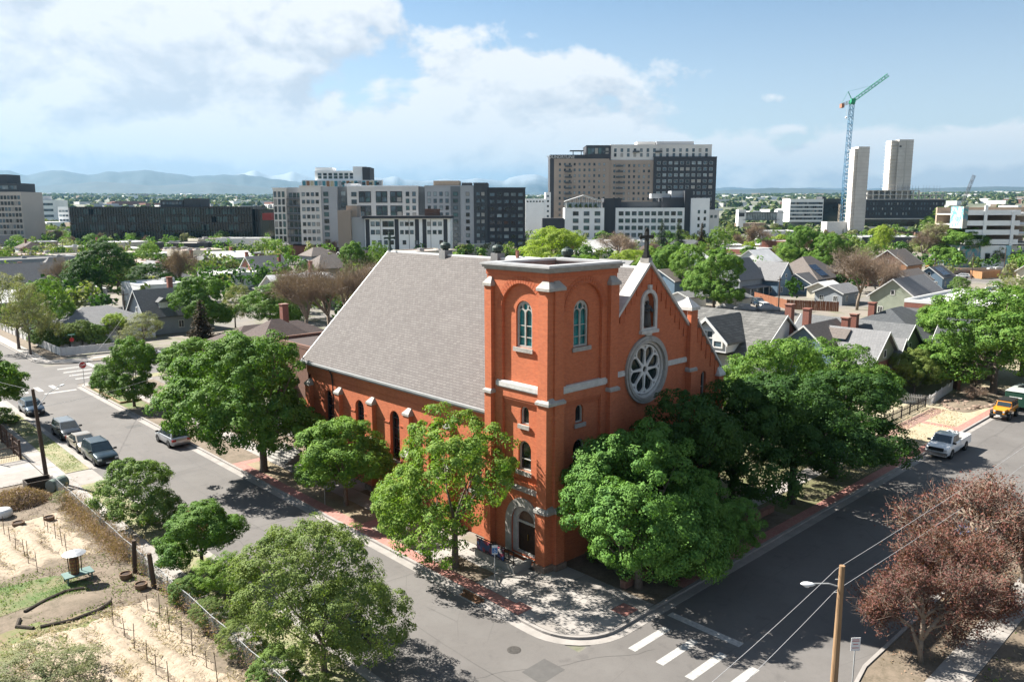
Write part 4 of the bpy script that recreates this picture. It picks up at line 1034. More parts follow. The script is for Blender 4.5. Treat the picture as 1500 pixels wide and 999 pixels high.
# small far-away versions
for i, (lk, w, h) in enumerate((('maple',8,9),('bright',9,8),('dark',9,10),('grey',8,8),('lime',8,7),('bud',8,9),('maple',7,10),('bright',10,11))):
    proto_tree('far%d' % i, lk, w, h, 1.6, 70, 34, 1.0, .5, .25, 30+i, 7, inner=.12)
def branchy(key, H_, W_, seed, leafkey, nleaf, leaf, depth=5, r0=.26, trunk='bark', twig_mat=None, split=3, fork=.22, rise=.12):
    """bare tree: recursive forking limbs down to twigs, with sparse small leaves or buds at the ends"""
    rng = np.random.default_rng(seed); b = MB(); b.smooth = True; ends = []
    def rec(p, d, L, r, k):
        d = d/np.linalg.norm(d); q = p+d*L*.5+rng.normal(size=3)*L*.05; e = q+(d+rng.normal(size=3)*.12)*L*.5
        b.path([tuple(p), tuple(q), tuple(e)], [r, r*.82, r*.62], 6 if k > 3 else (4 if k > 1 else 3))
        if k <= 2: ends.append((q, e))
        if k == 0: return
        for i in range(split if k > 1 else split+1):
            ax = unit(rng.normal(size=3)); nd = d+ax*rng.uniform(.45,.85); nd[2] += rise; nd[0] *= 1.06; nd[1] *= 1.06
            rec(e if rng.random() < .7 else q, nd, L*rng.uniform(.66,.84), r*.60, k-1)
    L0 = H_*fork
    rec(np.array([0,0,-.1]), np.array([rng.normal()*.05, rng.normal()*.05, 1.0]), L0, r0, depth)
    v = np.array(b.v); 
    sx = W_/max(np.ptp(v[:,0]), np.ptp(v[:,1])); sz = H_/v[:,2].max()
    ke = np.clip(v[:,2]/(H_*.25),0,1)[:,None]
    b.v = [tuple(x) for x in np.hstack([v[:,:2]*(1+(sx-1)*ke), v[:,2:]*sz])]
    tm = b.mesh('trunk', M[trunk])
    ee = np.array([e[1] for e in ends]); qq = np.array([e[0] for e in ends])
    def sc_(a): k = np.clip(a[:,2]/(H_*.25),0,1)[:,None]; return np.hstack([a[:,:2]*(1+(sx-1)*k), a[:,2:]*sz])
    ee, qq = sc_(ee), sc_(qq)
    idx = rng.integers(0, len(ee), nleaf); pos = qq[idx]+(ee[idx]-qq[idx])*rng.uniform(.1,1.15,(nleaf,1))+rng.normal(size=(nleaf,3))*.12
    cm = leaves_mesh('crown', pos, unit(rng.normal(size=(nleaf,3))+np.array([0,0,.4])), leaf, rng, LV[leafkey])
    PROTO[key] = dict(crown=cm, trunk=tm, W=W_, H=H_)
def twig_crown(key, leafkey, nleaf, leaf, ntwig, tw=.62, lobes=None, seed=5, w=.011):
    """finer crown for a branchy tree: bunches of small leaves and thin twig slivers round the limb ends"""
    p = PROTO[key]; rng = np.random.default_rng(seed); W_, H_ = p['W'], p['H']
    v = np.empty(len(p['trunk'].vertices)*3, np.float32); p['trunk'].vertices.foreach_get('co', v); v = v.reshape(-1,3); v = v[v[:,2] > H_*.22]
    k = rng.integers(0,len(v),nleaf); bun = rng.normal(size=(nleaf,3))*W_*.035; pos = v[k]+bun
    k2 = rng.integers(0,len(v),ntwig); pos2 = v[k2]+rng.normal(size=(ntwig,3))*W_*.04
    a = leaves_mesh('crown', pos, unit(rng.normal(size=(nleaf,3))+np.array([0,0,.4])), leaf, rng, LV[leafkey])
    n2 = unit(rng.normal(size=(ntwig,3))); t_ = unit((pos2-np.array([0,0,H_*.3]))*.5+rng.normal(size=(ntwig,3))*1.4+np.array([0,0,.6])); s_ = unit(np.cross(n2,t_)); L = tw*rng.uniform(.5,1.4,(ntwig,1))
    tv = np.stack([pos2-t_*L*.5-s_*w, pos2-t_*L*.5+s_*w, pos2+t_*L*.5+s_*w*.4, pos2+t_*L*.5-s_*w*.4],1).reshape(-1,3)
    av = np.empty(nleaf*12, np.float32); a.vertices.foreach_get('co', av); allv = np.vstack([av.reshape(-1,3), tv]); n = len(allv)//4
    p['crown'] = np_mesh('crown', allv, np.arange(n*4).reshape(n,4), [LV[leafkey], LV['twig']], np.concatenate([np.zeros(nleaf,int), np.ones(ntwig,int)]))
M['bark_pale'] = mat('pale_bark', (.36,.29,.22), .95, c2=(.24,.19,.15), vscale=6)
branchy('purple_a', 6.0, 7.0, 21, 'purple', 26000, .12, 6, .13, 'bark_pale', fork=.13, rise=-.03)
branchy('purple_b', 6.8, 8.0, 22, 'purple', 22000, .12, 6, .15, 'bark_pale', fork=.12, rise=-.03)
branchy('bare_a', 12, 14, 23, 'tan', 5000, .13, 6, .3, 'bark_pale', fork=.2)
branchy('bare_b', 11, 12, 24, 'tan', 6000, .14, 6, .3, 'bark_pale', fork=.2)
branchy('bare_c', 9, 9, 25, 'tan', 4500, .22, 5, .26, 'bark_pale', fork=.22)
branchy('twiggy', 4.4, 5, 26, 'bud', 2600, .14, 5, .07, 'bark_pale', fork=.14)
twig_crown('purple_a','purple',13000,.13,3600,.6,w=.007); twig_crown('purple_b','purple',12000,.13,4600,.6,w=.007)
twig_crown('bare_a','tan',4000,.12,13000,.8); twig_crown('bare_b','tan',6000,.12,10000,.75); twig_crown('bare_c','tan',4000,.16,9000,.7); twig_crown('twiggy','tan',1200,.1,5000,.4)
def conifer(key, H_, W_, seed, leafkey):
    rng = np.random.default_rng(seed); P_ = []; N_ = []
    for i in range(34):
        z = H_*(.06+.92*i/34); rad = W_/2*(1-i/35)**.85
        for k in range(max(5, int(15*(1-i/36)))):
            a = rng.uniform(0, 2*PI); r1 = rad*rng.uniform(.75,1.1)
            n = max(6, int(46*r1/(W_/2))); s = rng.uniform(.12,1,n)
            px = np.stack([np.cos(a)*r1*s, np.sin(a)*r1*s, z-.28*r1*s**1.4+rng.normal(0,.05,n)], 1)+rng.normal(0,.10,(n,3))
            P_.append(px); N_.append(unit(np.array([0,0,1])+rng.normal(size=(n,3))*.5))
    cm = leaves_mesh('crown', np.vstack(P_), np.vstack(N_), .34, rng, LV[leafkey], aspect=.4, droop=.6)
    tm = MB().path([(0,0,-.1),(0,0,H_*.5),(0,0,H_*.97)], [.22,.13,.02], 7).mesh('trunk', M['bark_d'])
    PROTO[key] = dict(crown=cm, trunk=tm, W=W_, H=H_)
conifer('spruce', 9, 5, 41, 'deadcon'); conifer('pine', 11, 6, 42, 'conifer')
TREE_PARTS = []
def tree(key, x, y, h, w, label=None, cat='tree', group=None, rz=None, name='tree', z=0.0, seed=0):
    p = PROTO[key]; t = empty(name, (x, y, z), (hash((round(x*7), round(y*5))) % 628)/100 if rz is None else rz, label, cat, group)
    sx, sz = w/p['W'], h/p['H']
    obj_of('trunk', p['trunk'], t, (0,0,0), 0, (sx, sx, sz)); TREE_PARTS.append(obj_of('crown', p['crown'], t, (0,0,0), 0, (sx, sx, sz)))
    return t
def tree_px(key, bx, by, ty, x0, x1, label, name='tree', group=None, rz=None, cat='tree', k=1.0):
    """tree whose foot, top row and crown width were read off the photograph"""
    b = g(bx, by); h = height_at(b, ty); w = (x1-x0)*depth(b)/FPX
    t = tree(key, b.x, b.y, h, w*k, label, cat, group, rz, name)
    off = cR*(((x0+x1)/2-bx)*depth(b)/FPX*.7); off = Matrix.Rotation(-t.rotation_euler.z, 3, 'Z')@off      # crowns lean off their trunks
    for o in TREE_PARTS[-1:]: o.location = off
    return t
def leafy_stems(b, rng, n, r, h): pass
# the trees on the church's own pavement, left street
tree_px('maple_a', 387, 692, 486, 232, 458, 'large dense maple with forked grey trunk on the church verge, biggest on the left street', 'maple_tree', rz=.4, k=.95)
tree_px('maple_b', 507, 742, 608, 434, 582, 'compact dark green maple just left of the lighter tree by the tower', 'maple_tree', rz=2.0)
tree_px('open', 583, 785, 699, 545, 612, 'small staked young maple in a square planting bed beside the brick band', 'young_tree', rz=1.0)
tree_px('open', 667, 832, 592, 548, 765, 'light green airy tree in front of the tower door with brick showing through', 'tree', rz=3.6, k=.93)
tree_px('maple_c', 197, 597, 492, 147, 236, 'round maple on the verge by the stop sign at the far crossing', 'maple_tree', rz=5.0)
tree('maple_c', 1.2, 55.5, 8.0, 8.6, 'mid green tree between the stop sign maple and the largest maple', name='tree', rz=1.5)
tree('maple_b', 3.0, 47.5, 6.8, 6.5, 'tree half hidden behind the largest maple beside the brown brick wall', name='tree', rz=2.7)
# trees before the church front; the darktree ones have shade in their leaf colour
tree('lush', 2.6, -4.9, 10.0, 9.6, 'lush bright green tree beside the corner plaza hiding the foot of the tower', name='maple_tree', rz=.7)
tree('lush', 6.6, -6.6, 6.9, 6.0, 'round lower tree in front of the church nearest the shaded street', name='maple_tree', rz=2.3)
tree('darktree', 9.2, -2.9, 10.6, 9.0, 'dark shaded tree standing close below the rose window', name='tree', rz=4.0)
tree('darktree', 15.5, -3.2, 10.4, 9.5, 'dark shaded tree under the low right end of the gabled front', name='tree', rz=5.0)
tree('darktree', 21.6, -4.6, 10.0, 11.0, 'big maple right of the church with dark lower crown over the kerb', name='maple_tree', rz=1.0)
tree('open_b', 31.5, 2.8, 10.8, 10.5, 'tall maple with sunlit yellow green top in front of the grey shingled roofs', name='maple_tree', rz=.2)
tree('open_b', 39.0, -.6, 9.9, 9.5, 'maple with bright top whose shade falls on the dry lawn', name='maple_tree', rz=3.2)
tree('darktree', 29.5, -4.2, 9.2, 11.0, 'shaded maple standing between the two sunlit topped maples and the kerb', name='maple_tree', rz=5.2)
# far right of the right street
tree('open_b', 71.5, -4.2, 13.0, 17.0, 'huge spreading bright green tree behind the green trailer at the right', name='maple_tree', rz=2.0)
tree('open_b', 86.0, -3.5, 12.0, 13.0, 'second broad bright green tree further along behind the huge one at the right', name='maple_tree', rz=4.4)
tree('maple_b', 84.0, 4.6, 9.8, 10.0, 'darker green tree left behind the huge spreading tree at the right', name='tree', rz=1.1)
tree('sage', 65.5, 2.5, 5.8, 6.6, 'round sage green tree inside the white picket fence', name='tree', rz=2.0)
tree('twiggy', 72.3, -2.0, 2.6, 3.6, 'leafless tan shrub in the rock garden by the arched gate', 'shrub', name='shrub')
tree('twiggy', 66.5, -3.4, 1.8, 3.0, 'low bare brown shrub in the rock garden nearest the kerb', 'shrub', name='shrub')
# purple plums at the lower right
tree('purple_a', 6.4, -19.25, 5.4, 7.0, 'purple leaved plum tree nearest the timber street light pole', name='plum_tree', rz=.5)
tree('purple_b', 13.8, -19.0, 7.0, 9.2, 'larger bare purple leaved plum tree at the right edge above the pavement', name='plum_tree', rz=2.5)
tree('purple_a', 9.9, -19.5, 5.9, 6.6, 'loose purple leaved plum between the first plum and the larger one', name='plum_tree', rz=3.6)
tree('purple_b', 19.5, -20.4, 6.2, 8.0, 'third purple leaved plum tree behind the larger one at the right edge', name='plum_tree', rz=4.0)
# the near verge of the left street
tree('bush', -15.2, 25.4, 4.7, 5.6, 'rounded multi stemmed shrub tree on the near verge in front of the hidden red car', 'tree', name='tree', rz=.3)
tree('maple_b', -15.0, 15.0, 4.6, 5.0, 'young maple on the near verge between the shrub tree and the sage tree', 'tree', name='tree', rz=3.3)
tree_px('sage', 475, 985, 757, 350, 608, 'big loose sage green tree at the bottom with its shadow on the road', 'tree', rz=1.3)
tree('open', -15.6, 10.4, 2.9, 3.4, 'small loose shrub between the young maple and the sage tree', 'shrub', name='shrub', rz=2.2)
tree('maple_a', -19.8, 62, 10.5, 11.0, 'dark maple hanging in at the left edge over the parked blue car', name='maple_tree', rz=2.2)
tree('sage_b', -25.2, 7.5, 2.3, 5.4, 'grey green straggling shrub in the bottom left corner of the garden', 'shrub', name='shrub', rz=1.0)
tree('bush', -16.2, 62.5, 1.9, 3.0, 'low palm green bush at the foot of the pole by the parked blue car', 'shrub', name='shrub', rz=1.0)
tree('bush', -3.2, 70.0, 1.3, 1.9, 'small dark bush in the kerbside garden by the stop sign', 'shrub', name='shrub', rz=2.0)
# left middle distance
MID = [
 ('darktree',150,452,349,104,204,'tall dark spreading elm with heavy trunk in the yards at upper left'),
 ('darktree',232,440,384,186,262,'dark green tree whose crown touches the tall elm on its right'),
 ('bare_b',268,437,360,232,306,'leafless reddish brown tree right of the dark elm'),
 ('bare_b',108,452,376,58,122,'leafless brown tree at left of the dark elm'),
 ('open',222,398,354,202,243,'bright green round tree peeping above the dark elm crown'),
 ('open',30,420,386,2,34,'pale green tree left of the blue gabled roof'),
 ('sage_b',28,512,398,-20,70,'grey green half leafed tree at the left edge on the corner lot'),
 ('sage_b',45,520,412,20,92,'pinkish half leafed tree on the corner lot lawn'),
 ('open',70,500,402,40,112,'pale yellow green tree above the clipped hedges'),
 ('lime',176,500,458,145,188,'yellow green tree at the right end of the hedges'),
 ('sage_b',212,512,456,172,240,'soft grey green tree in front of the grey dormer house'),
 ('spruce',298,514,436,268,326,'brownish dark spruce standing in front of the round green tree'),
 ('maple_c',300,490,402,252,338,'large round mid green tree behind the dark spruce'),
 ('open_b',396,485,414,355,446,'fresh green tree left of the bare branches behind the church roof'),
 ('sage_b',345,480,415,328,376,'grey green half leafed tree between two green crowns'),
 ('bare_a',447,498,386,400,520,'wide leafless tree just behind the left slope of the church roof'),
 ('bare_a',515,500,380,450,560,'second leafless tree hanging over the back of the church roof'),
 ('bare_a',480,492,384,425,545,'leafless tree in the middle of the bare clump behind the church roof'),
 ('open_b',430,470,404,392,470,'green crown rising behind the bare clump left of the church'),
 ('bare_b',545,462,378,500,600,'leafless tree just above the steep rake of the church roof'),
 ('bare_b',425,470,405,395,455,'small leafless tree behind the fresh green tree'),
 ('maple_c',520,420,352,497,548,'green tree above the rake of the church roof, left one of the pair'),
 ('open',552,420,352,534,572,'green tree above the rake of the church roof, right one of the pair'),
 ('lime',808,400,333,756,864,'broad lime green dome of a tree above the tower'),
 ('bare_b',905,392,340,866,945,'leafless brown tree right of the lime green dome'),
 ('lime',925,405,366,890,960,'yellow green tree directly left of the cross on the gable'),
 ('maple_b',975,430,358,945,1005,'green tree directly right of the cross on the gable'),
 ('open_b',1010,440,356,975,1045,'bright green tree behind the right slope of the gable'),
 ('maple_c',1045,455,364,1005,1092,'large green tree beside the blue houses'),
 ('open',950,420,360,930,985,'green tree immediately behind the stone cross'),
 ('pine',968,372,320,957,982,'tall dark pine in front of the white hotel, left one'),
 ('pine',992,374,321,978,1010,'tall olive pine in front of the white hotel, right one'),
 ('spruce',1027,376,326,1014,1040,'dark narrow spruce in front of the tall grey stair tower'),
 ('open',1048,376,332,1032,1072,'pale green tree at the right foot of the white hotel'),
 ('bare_c',1092,372,328,1070,1122,'pinkish bare tree between the hotel and the white workshop roofs'),
 ('maple_c',1168,398,331,1142,1200,'dense green tree at the left of the broad clump before the crane'),
 ('maple_a',1212,402,342,1185,1246,'dense green tree at the right of the broad clump before the crane'),
 ('open',1150,400,362,1132,1170,'lighter green tree at the foot of the clump before the crane'),
 ('maple_b',1098,392,361,1082,1114,'small round dark green tree left of the red gabled house'),
 ('bare_a',1255,455,361,1214,1322,'great leafless tree above the grey rooftops, biggest of the bare ones'),
 ('bare_a',1290,462,372,1252,1330,'leafless tree leaning on the right of the great bare one'),
 ('lime',1290,378,331,1272,1308,'rounded olive green tree below the concrete lift core'),
 ('bare_b',1350,388,328,1330,1385,'leafless tan tree left of the parking garage'),
 ('sage_b',1372,388,326,1340,1400,'half leafed tree beside the leafless one near the garage'),
 ('maple_b',1400,390,334,1368,1442,'dark green tree in front of the turquoise mural of the garage'),
 ('open',1376,352,304,1350,1402,'pale green willow in front of the dark office block'),
 ('open',1338,455,418,1314,1350,'light green tree between the bare tree and the green gabled house'),
 ('bush',1407,432,407,1390,1422,'round bush on the roofs in front of the brown gravel yard'),
 ('sage_b',1490,440,408,1462,1515,'sage tree at the right edge below the small stucco house'),
 ('open',1490,395,372,1478,1510,'small green tree at the right foot of the garage'),
]
for k in MID: tree_px(*k[:6], k[6], 'tree')
# hedge of clipped domes behind the white fence
for i, (px, w, h) in enumerate(((66,2.9,3.0),(85,3.2,2.8),(103,3.6,3.2),(122,3.8,3.6),(140,3.2,3.0),(58,2.6,2.2))):
    b = g(px, 508-abs(i-2)*.4); tree('bush' if i not in (2,3) else 'sage', b.x, b.y, h*1.25, w*1.35, ['clipped dark hedge dome','clipped dark hedge dome second','pale topped clipped hedge dome','tallest pale topped hedge dome','clipped hedge dome at the right end','lowest hedge dome at the left end'][i]+' behind the white corner fence', 'hedge', name='hedge', group='clipped hedge domes behind the white fence')

scatter('loose_straw', 9000, (-40,22,-18.5,32), .30, .10, LV['straw'], 1, z=.12); scatter('loose_straw', 12000, (-26,-2,-18.1,13.8), .30, .10, LV['straw'], 2, z=.13)
scatter('weeds', 5200, (-29,10,-18.2,22), .16, .35, LV['grey'], 3, z=.08, up=.3); scatter('weeds', 3600, (-15.9,-2,-14.1,36), .16, .35, LV['grey'], 4, z=.12, up=.3)
scatter('grass_tufts', 5200, (-28.5,17,-20.8,21.5), .13, .22, LV['maple'], 5, z=.08, up=.2); scatter('grass_tufts', 5000, (-15.9,41,-14.1,70), .15, .25, LV['grey'], 6, z=.11, up=.3)
scatter('fallen_twigs', 3500, (-22,13,-18,41), .5, .05, LV['twig'], 7, z=.08); scatter('dry_tufts', 5000, (30,-5.8,60,-.9), .2, .3, LV['straw'], 8, z=.14, up=.4); scatter('leaf_litter', 5000, (4.5,-19.9,40,-17.7), .12, .5, LV['tan'], 9, z=.07)
scatter('dry_tufts', 16000, (3,-58,60,-21.6), .22, .2, LV['straw'], 21, z=.07, up=.3); scatter('weeds', 9000, (3,-58,60,-21.6), .2, .5, LV['grey'], 22, z=.07, up=.2)

for i,(x,y,h,w,k) in enumerate(((-17.1,11.6,1.7,2.2,'bush'),(-17.2,8.3,1.5,2.4,'sage'),(-17.3,4.6,1.9,2.6,'sage'),(-17.3,1.0,1.8,2.6,'bush'),(-17.2,-2.4,2.0,2.8,'sage'),(-18.2,33.0,1.2,1.6,'sage_b'))):
    tree(k, x, y, h, w, ['leafy weed shrub growing through the fence level with the second planter','leafy weed shrub on the fence beside the front mulch bed, farther one','loose green shrub on the fence beside the front mulch bed, middle one','green shrub on the fence near the bottom edge','large loose shrub on the fence at the bottom edge','small bare shrub by the drum at the end of the fence'][i], 'shrub', name='shrub')
# ------------------------------------------------------------------ vehicles
M['tyre'] = mat('tyre_rubber', (.018,.018,.018), .8); M['rim'] = mat('alloy_rim', (.45,.46,.47), .35, metal=.9)
M['carglass'] = mat('car_glass', (.03,.045,.052), .05, spec=1.0); M['lamp'] = mat('headlight_glass', (.55,.57,.58), .15, spec=.8)
M['tail'] = mat('tail_light', (.35,.02,.015), .25); M['chrome'] = mat('chrome', (.6,.6,.6), .2, metal=1.0); M['blackplastic'] = mat('black_trim', (.02,.02,.021), .6)
M['plate'] = mat('number_plate', (.75,.75,.72), .5)
def loft(b, secs):
    n = len(secs[0]); vs = [p for s in secs for p in s]
    fs = [(i*n+k,i*n+(k+1)%n,(i+1)*n+(k+1)%n,(i+1)*n+k) for i in range(len(secs)-1) for k in range(n)]
    fs += [tuple(range(n-1,-1,-1)), tuple(range((len(secs)-1)*n,len(secs)*n))]
    return b.add(vs, fs)
def sec(x, w, z0, zb, inset=.06, crown=.03):
    """one cross section of the lower body"""
    return [(x,-w*.86,z0),(x,-w*.98,z0+.12),(x,-w,z0+(zb-z0)*.5),(x,-w*.97,zb-.07),(x,-w*.88,zb),(x,-w*.4,zb+crown),(x,w*.4,zb+crown),(x,w*.88,zb),(x,w*.97,zb-.07),(x,w,z0+(zb-z0)*.5),(x,w*.98,z0+.12),(x,w*.86,z0)]
def wheel_at(t, x, y, r, w, s):
    b = MB(); n = 20
    prof = [(r*.62,-w/2),(r*.93,-w/2),(r,-w*.32),(r,w*.32),(r*.93,w/2),(r*.62,w/2)]
    vs = []; 
    for rr, yy in prof:
        for k in range(n): a = 2*PI*k/n; vs.append((rr*math.cos(a), yy, rr*math.sin(a)))
    fs = [(i*n+k,i*n+(k+1)%n,((i+1)%6)*n+(k+1)%n,((i+1)%6)*n+k) for i in range(6) for k in range(n)]
    b.add(vs, fs); o = b.build('wheel', M['tyre'], t, (x, y, r))
    d = MB()
    vs = [(0,s*w*.40,0)]+[((r*.62)*math.cos(2*PI*k/n), s*w*.30, (r*.62)*math.sin(2*PI*k/n)) for k in range(n)]
    d.add(vs, [(0,1+k,1+(k+1)%n) for k in range(n)])
    for k in range(5):
        a = 2*PI*k/5; d.tube((0,s*w*.42,0), (r*.56*math.cos(a), s*w*.42, r*.56*math.sin(a)), r*.09, r*.07, 4)
    d.build('rim', M['rim'], o)
    return o
def vehicle(loc, rz, label, cat, paint, L=4.7, W_=1.82, H=1.5, r=.33, hood=.98, belt=.98, kind='sedan', name='parked_car', trim=None, rack=False, roofm=None):
    t = empty(name, loc, rz, label, cat)
    w = W_/2; f = L/2; z0 = .22+max(0, r-.33)*1.2
    hx = {'sedan':.24,'suv':.22,'van':.30,'pickup':.20,'hatch':.28}[kind]          # where the windscreen foot sits (share of length from nose)
    xa = f-L*hx; rear = {'sedan':-f+L*.17,'suv':-f+L*.045,'van':-f+.06,'pickup':-L*.02,'hatch':-f+L*.06}[kind]
    b = MB(); b.smooth = False
    nose = hood-.28
    S = [sec(f,w*.74,z0+.12,nose-.12),sec(f-.10,w*.92,z0+.02,nose+.06),sec(f-.45,w*.98,z0,hood-.12),sec(xa+.1,w,z0,hood)]
    if kind == 'pickup': S += [sec(xa-.4,w,z0,belt),sec(rear,w,z0,belt+.02)]
    else: S += [sec(xa-.5,w,z0,belt),sec(0,w,z0,belt+.02),sec(rear+.1,w*.99,z0,belt+.03),sec(-f+.14,w*.93,z0+.03,belt-.02 if kind!='sedan' else hood-.04),sec(-f,w*.84,z0+.15,belt-.2)]
    loft(b, S); body = b.build('body', paint, t)
    bm = bmesh.new(); bm.from_mesh(body.data); bmesh.ops.bevel(bm, geom=[e for e in bm.edges if e.calc_face_angle(0) > .5], offset=.02, segments=1, affect='EDGES'); bm.to_mesh(body.data); bm.free()
    body.data.polygons.foreach_set('use_smooth', [True]*len(body.data.polygons)); body.data.set_sharp_from_angle(angle=.6)
    # cabin: frustum with panes set proud of it
    tumble = .16; zt = H; zb = belt-.02
    rake_f = {'sedan':.85,'suv':.62,'van':.80,'pickup':.60,'hatch':.8}[kind]; rake_r = {'sedan':.75,'suv':.28,'van':.16,'pickup':.10,'hatch':.45}[kind]
    c = MB(); c.bev = .05; c.bs = 2
    B = [(xa+.12,-w*.93,zb),(xa+.12,w*.93,zb),(rear,w*.93,zb),(rear,-w*.93,zb)]
    T = [(xa-rake_f,-w*.93+tumble,zt),(xa-rake_f,w*.93-tumble,zt),(rear+rake_r,w*.93-tumble,zt-.03),(rear+rake_r,-w*.93+tumble,zt-.03)]
    c.hexa(B, T); cab = c.build('cabin', [roofm or paint], t)
    def pane(P, name='window', off=.012, mg=.08, split=1, m_=M['carglass']):
        P = [Vector(p) for p in P]; nn = (P[1]-P[0]).cross(P[3]-P[0]).normalized(); cen = sum(P, Vector())/4
        if nn.dot(cen-Vector((cen.x*.6,0,(zb+zt)/2))) < 0: nn = -nn
        for i in range(split):
            u0, u1 = (i+mg*.5)/split, (i+1-mg*.5)/split
            if i == 0: u0 = mg
            if i == split-1: u1 = 1-mg
            v0, v1 = .10, .86
            def pt(u, v): return (P[0].lerp(P[1], u)).lerp(P[3].lerp(P[2], u), v)+nn*off
            q = MB(); q.hexa([pt(u0,v0)-nn*.01,pt(u1,v0)-nn*.01,pt(u1,v1)-nn*.01,pt(u0,v1)-nn*.01],[pt(u0,v0),pt(u1,v0),pt(u1,v1),pt(u0,v1)]); q.build(name, m_, t)
    pane([B[0],B[1],T[1],T[0]], 'windshield', mg=.06)
    ns = {'sedan':2,'suv':3,'van':3,'pickup':2,'hatch':3}[kind]
    pane([B[0],B[3],T[3],T[0]], split=ns); pane([B[1],B[2],T[2],T[1]], split=ns)
    pane([B[2],B[3],T[3],T[2]], 'rear_window')
    # bumpers, lamps, grille, plate, mirrors, wheels
    q = MB(); q.bev = .02; q.box(f-.10,-w*.86,z0+.02,f+.03,w*.86,z0+.22); q.build('bumper', trim or M['blackplastic'], t)
    q = MB(); q.box(f-.05,-w*.42,nose-.22,f+.022,w*.42,nose-.04); q.build('grille', M['blackplastic'], t)
    for s in (-1,1):
        q = MB(); q.bev = .015; q.box(f-.22,s*w*.55,nose-.17,f+.015,s*w*.88,nose-.02); q.build('headlight', M['lamp'], t)
        q = MB(); q.bev = .015; q.box(xa-.15,s*(w*.93),zb+.04,xa+.02,s*(w+.20),zb+.2); q.build('mirror', M['blackplastic'], t)
        if kind != 'pickup':
            q = MB(); q.box(-f-.01,s*w*.55,belt-.32,-f+.16,s*w*.93,belt-.12); q.build('taillight', M['tail'], t)
    q = MB(); q.box(f+.02,-.22,z0+.06,f+.045,.22,z0+.18); q.build('number_plate', M['plate'], t)
    wx = f-L*.19
    for x in (wx, -wx+.02*L):
        for s in (-1,1):
            a = MB(); n = 14
            a.slab([(x+(r+.07)*math.cos(PI*k/n), r+(r+.07)*math.sin(PI*k/n)) for k in range(n+1)], [], s*w*.80, s*(w+.006), lambda u,z,d: (u,d,z)); a.build('wheel_arch', M['blackplastic'], t)
            wheel_at(t, x, s*(w-.10), r, .23, s)
    q = MB(); q.box(-f+.3,-w*.8,z0-.02,f-.3,w*.8,z0+.15); q.build('underbody', M['blackplastic'], t)
    if rack:
        q = MB()
        for s in (-1,1): q.path([(xa-rake_f-.2,s*(w*.7),zt),(xa-rake_f-.4,s*w*.7,zt+.07),(rear+.5,s*w*.7,zt+.07),(rear+.3,s*w*.7,zt-.02)], .02, 5)
        q.build('roof_rails', M['blackplastic'], t)
    return t
def paint(name, c, metal=.0, rough=.28): return mat('paint_'+name, c, rough, .5, metal=metal, coat=.6)
DN, UPD = -PI/2, PI/2
kz = .004
vehicle((-12.75,66.3,kz), DN, 'faded blue grey estate car under the left tree, farthest of the near kerb cars', 'car', paint('slate',(.06,.10,.15),.5), 4.6, 1.8, 1.5, kind='suv')
vehicle((-12.6,53.4,kz), DN, 'dark grey boxy off road car with pale roof behind the champagne saloon', 'car', paint('graphite',(.05,.055,.06),.5), 4.5, 1.82, 1.66, .36, 1.06, 1.06, kind='suv', rack=True, roofm=paint('silver_roof',(.30,.32,.33),.6))
vehicle((-12.6,48.1,kz), DN, 'champagne beige saloon with sunroof between the two dark cars', 'car', paint('champagne',(.50,.44,.36),.5), 4.75, 1.8, 1.42, .32, .92, .93, kind='sedan')
vehicle((-12.6,43.0,kz), DN, 'dark blue green minivan parked nearest the driveway', 'car', paint('navy',(.022,.045,.055),.5), 4.7, 1.92, 1.72, .34, 1.05, 1.04, kind='van', rack=True)
vehicle((-5.95,43.8,kz), UPD, 'silver crossover parked across the road under the largest maple', 'car', paint('silver',(.50,.52,.54),.6), 4.5, 1.85, 1.62, .36, 1.03, 1.03, kind='suv', rack=True)
rc = vehicle((-12.7,21.0,kz), DN, 'dark red car with glossy blue reflections hidden behind the rounded shrub tree', 'car', paint('crimson',(.16,.014,.016),.3), 4.5, 1.8, 1.5, kind='hatch')
vehicle((3.5,84.0,kz), 0, 'dark car on the far cross street behind the stop sign maple', 'car', paint('black',(.02,.022,.025),.3), 4.6, 1.8, 1.5, kind='suv')
vehicle((-13.0+.4,3.5,kz), DN, 'green grey car mostly covered by the big sage tree', 'car', paint('moss',(.05,.07,.06),.4), 4.6, 1.8, 1.48, kind='sedan')
# white pickup coming toward the camera
wp = paint('white',(.72,.72,.72))
pk = vehicle((44.1,-8.15,kz), PI, 'white crew pickup truck with black grille and a round reel in its open bed', 'pickup truck', wp, 6.1, 2.0, 1.98, .42, 1.30, 1.30, kind='pickup', name='pickup_truck', trim=paint('chrome_white',(.6,.6,.6)))
b = MB(); x0, x1, w = -3.05, -.14, .99
b.box(x0,-w,.55,x1,-w+.12,1.32); b.box(x0,w-.12,.55,x1,w,1.32); b.box(x0,-w+.12,.55,x0+.1,w-.12,1.32); b.box(x1-.08,-w+.12,.55,x1,w-.12,1.32); b.build('bed', wp, pk)
MB().box(x0+.1,-w+.12,.55,x1-.08,w-.12,.80).build('bed_liner', M['blackplastic'], pk)
q = MB(); q.box(3.0,-.62,.82,3.10,.62,1.10); q.build('grille', M['blackplastic'], pk)
q = MB(); q.box(3.02,-.95,.48,3.16,.95,.72); q.build('bumper', M['chrome'], pk)
q = MB(); q.box(x0-.14,-.95,.5,x0,.95,.7); q.build('bumper', M['chrome'], pk)
for s in (-1,1): MB().box(x0-.03,s*.82,.8,x0+.05,s*.985,1.15).build('taillight', M['tail'], pk)
reel = MB()
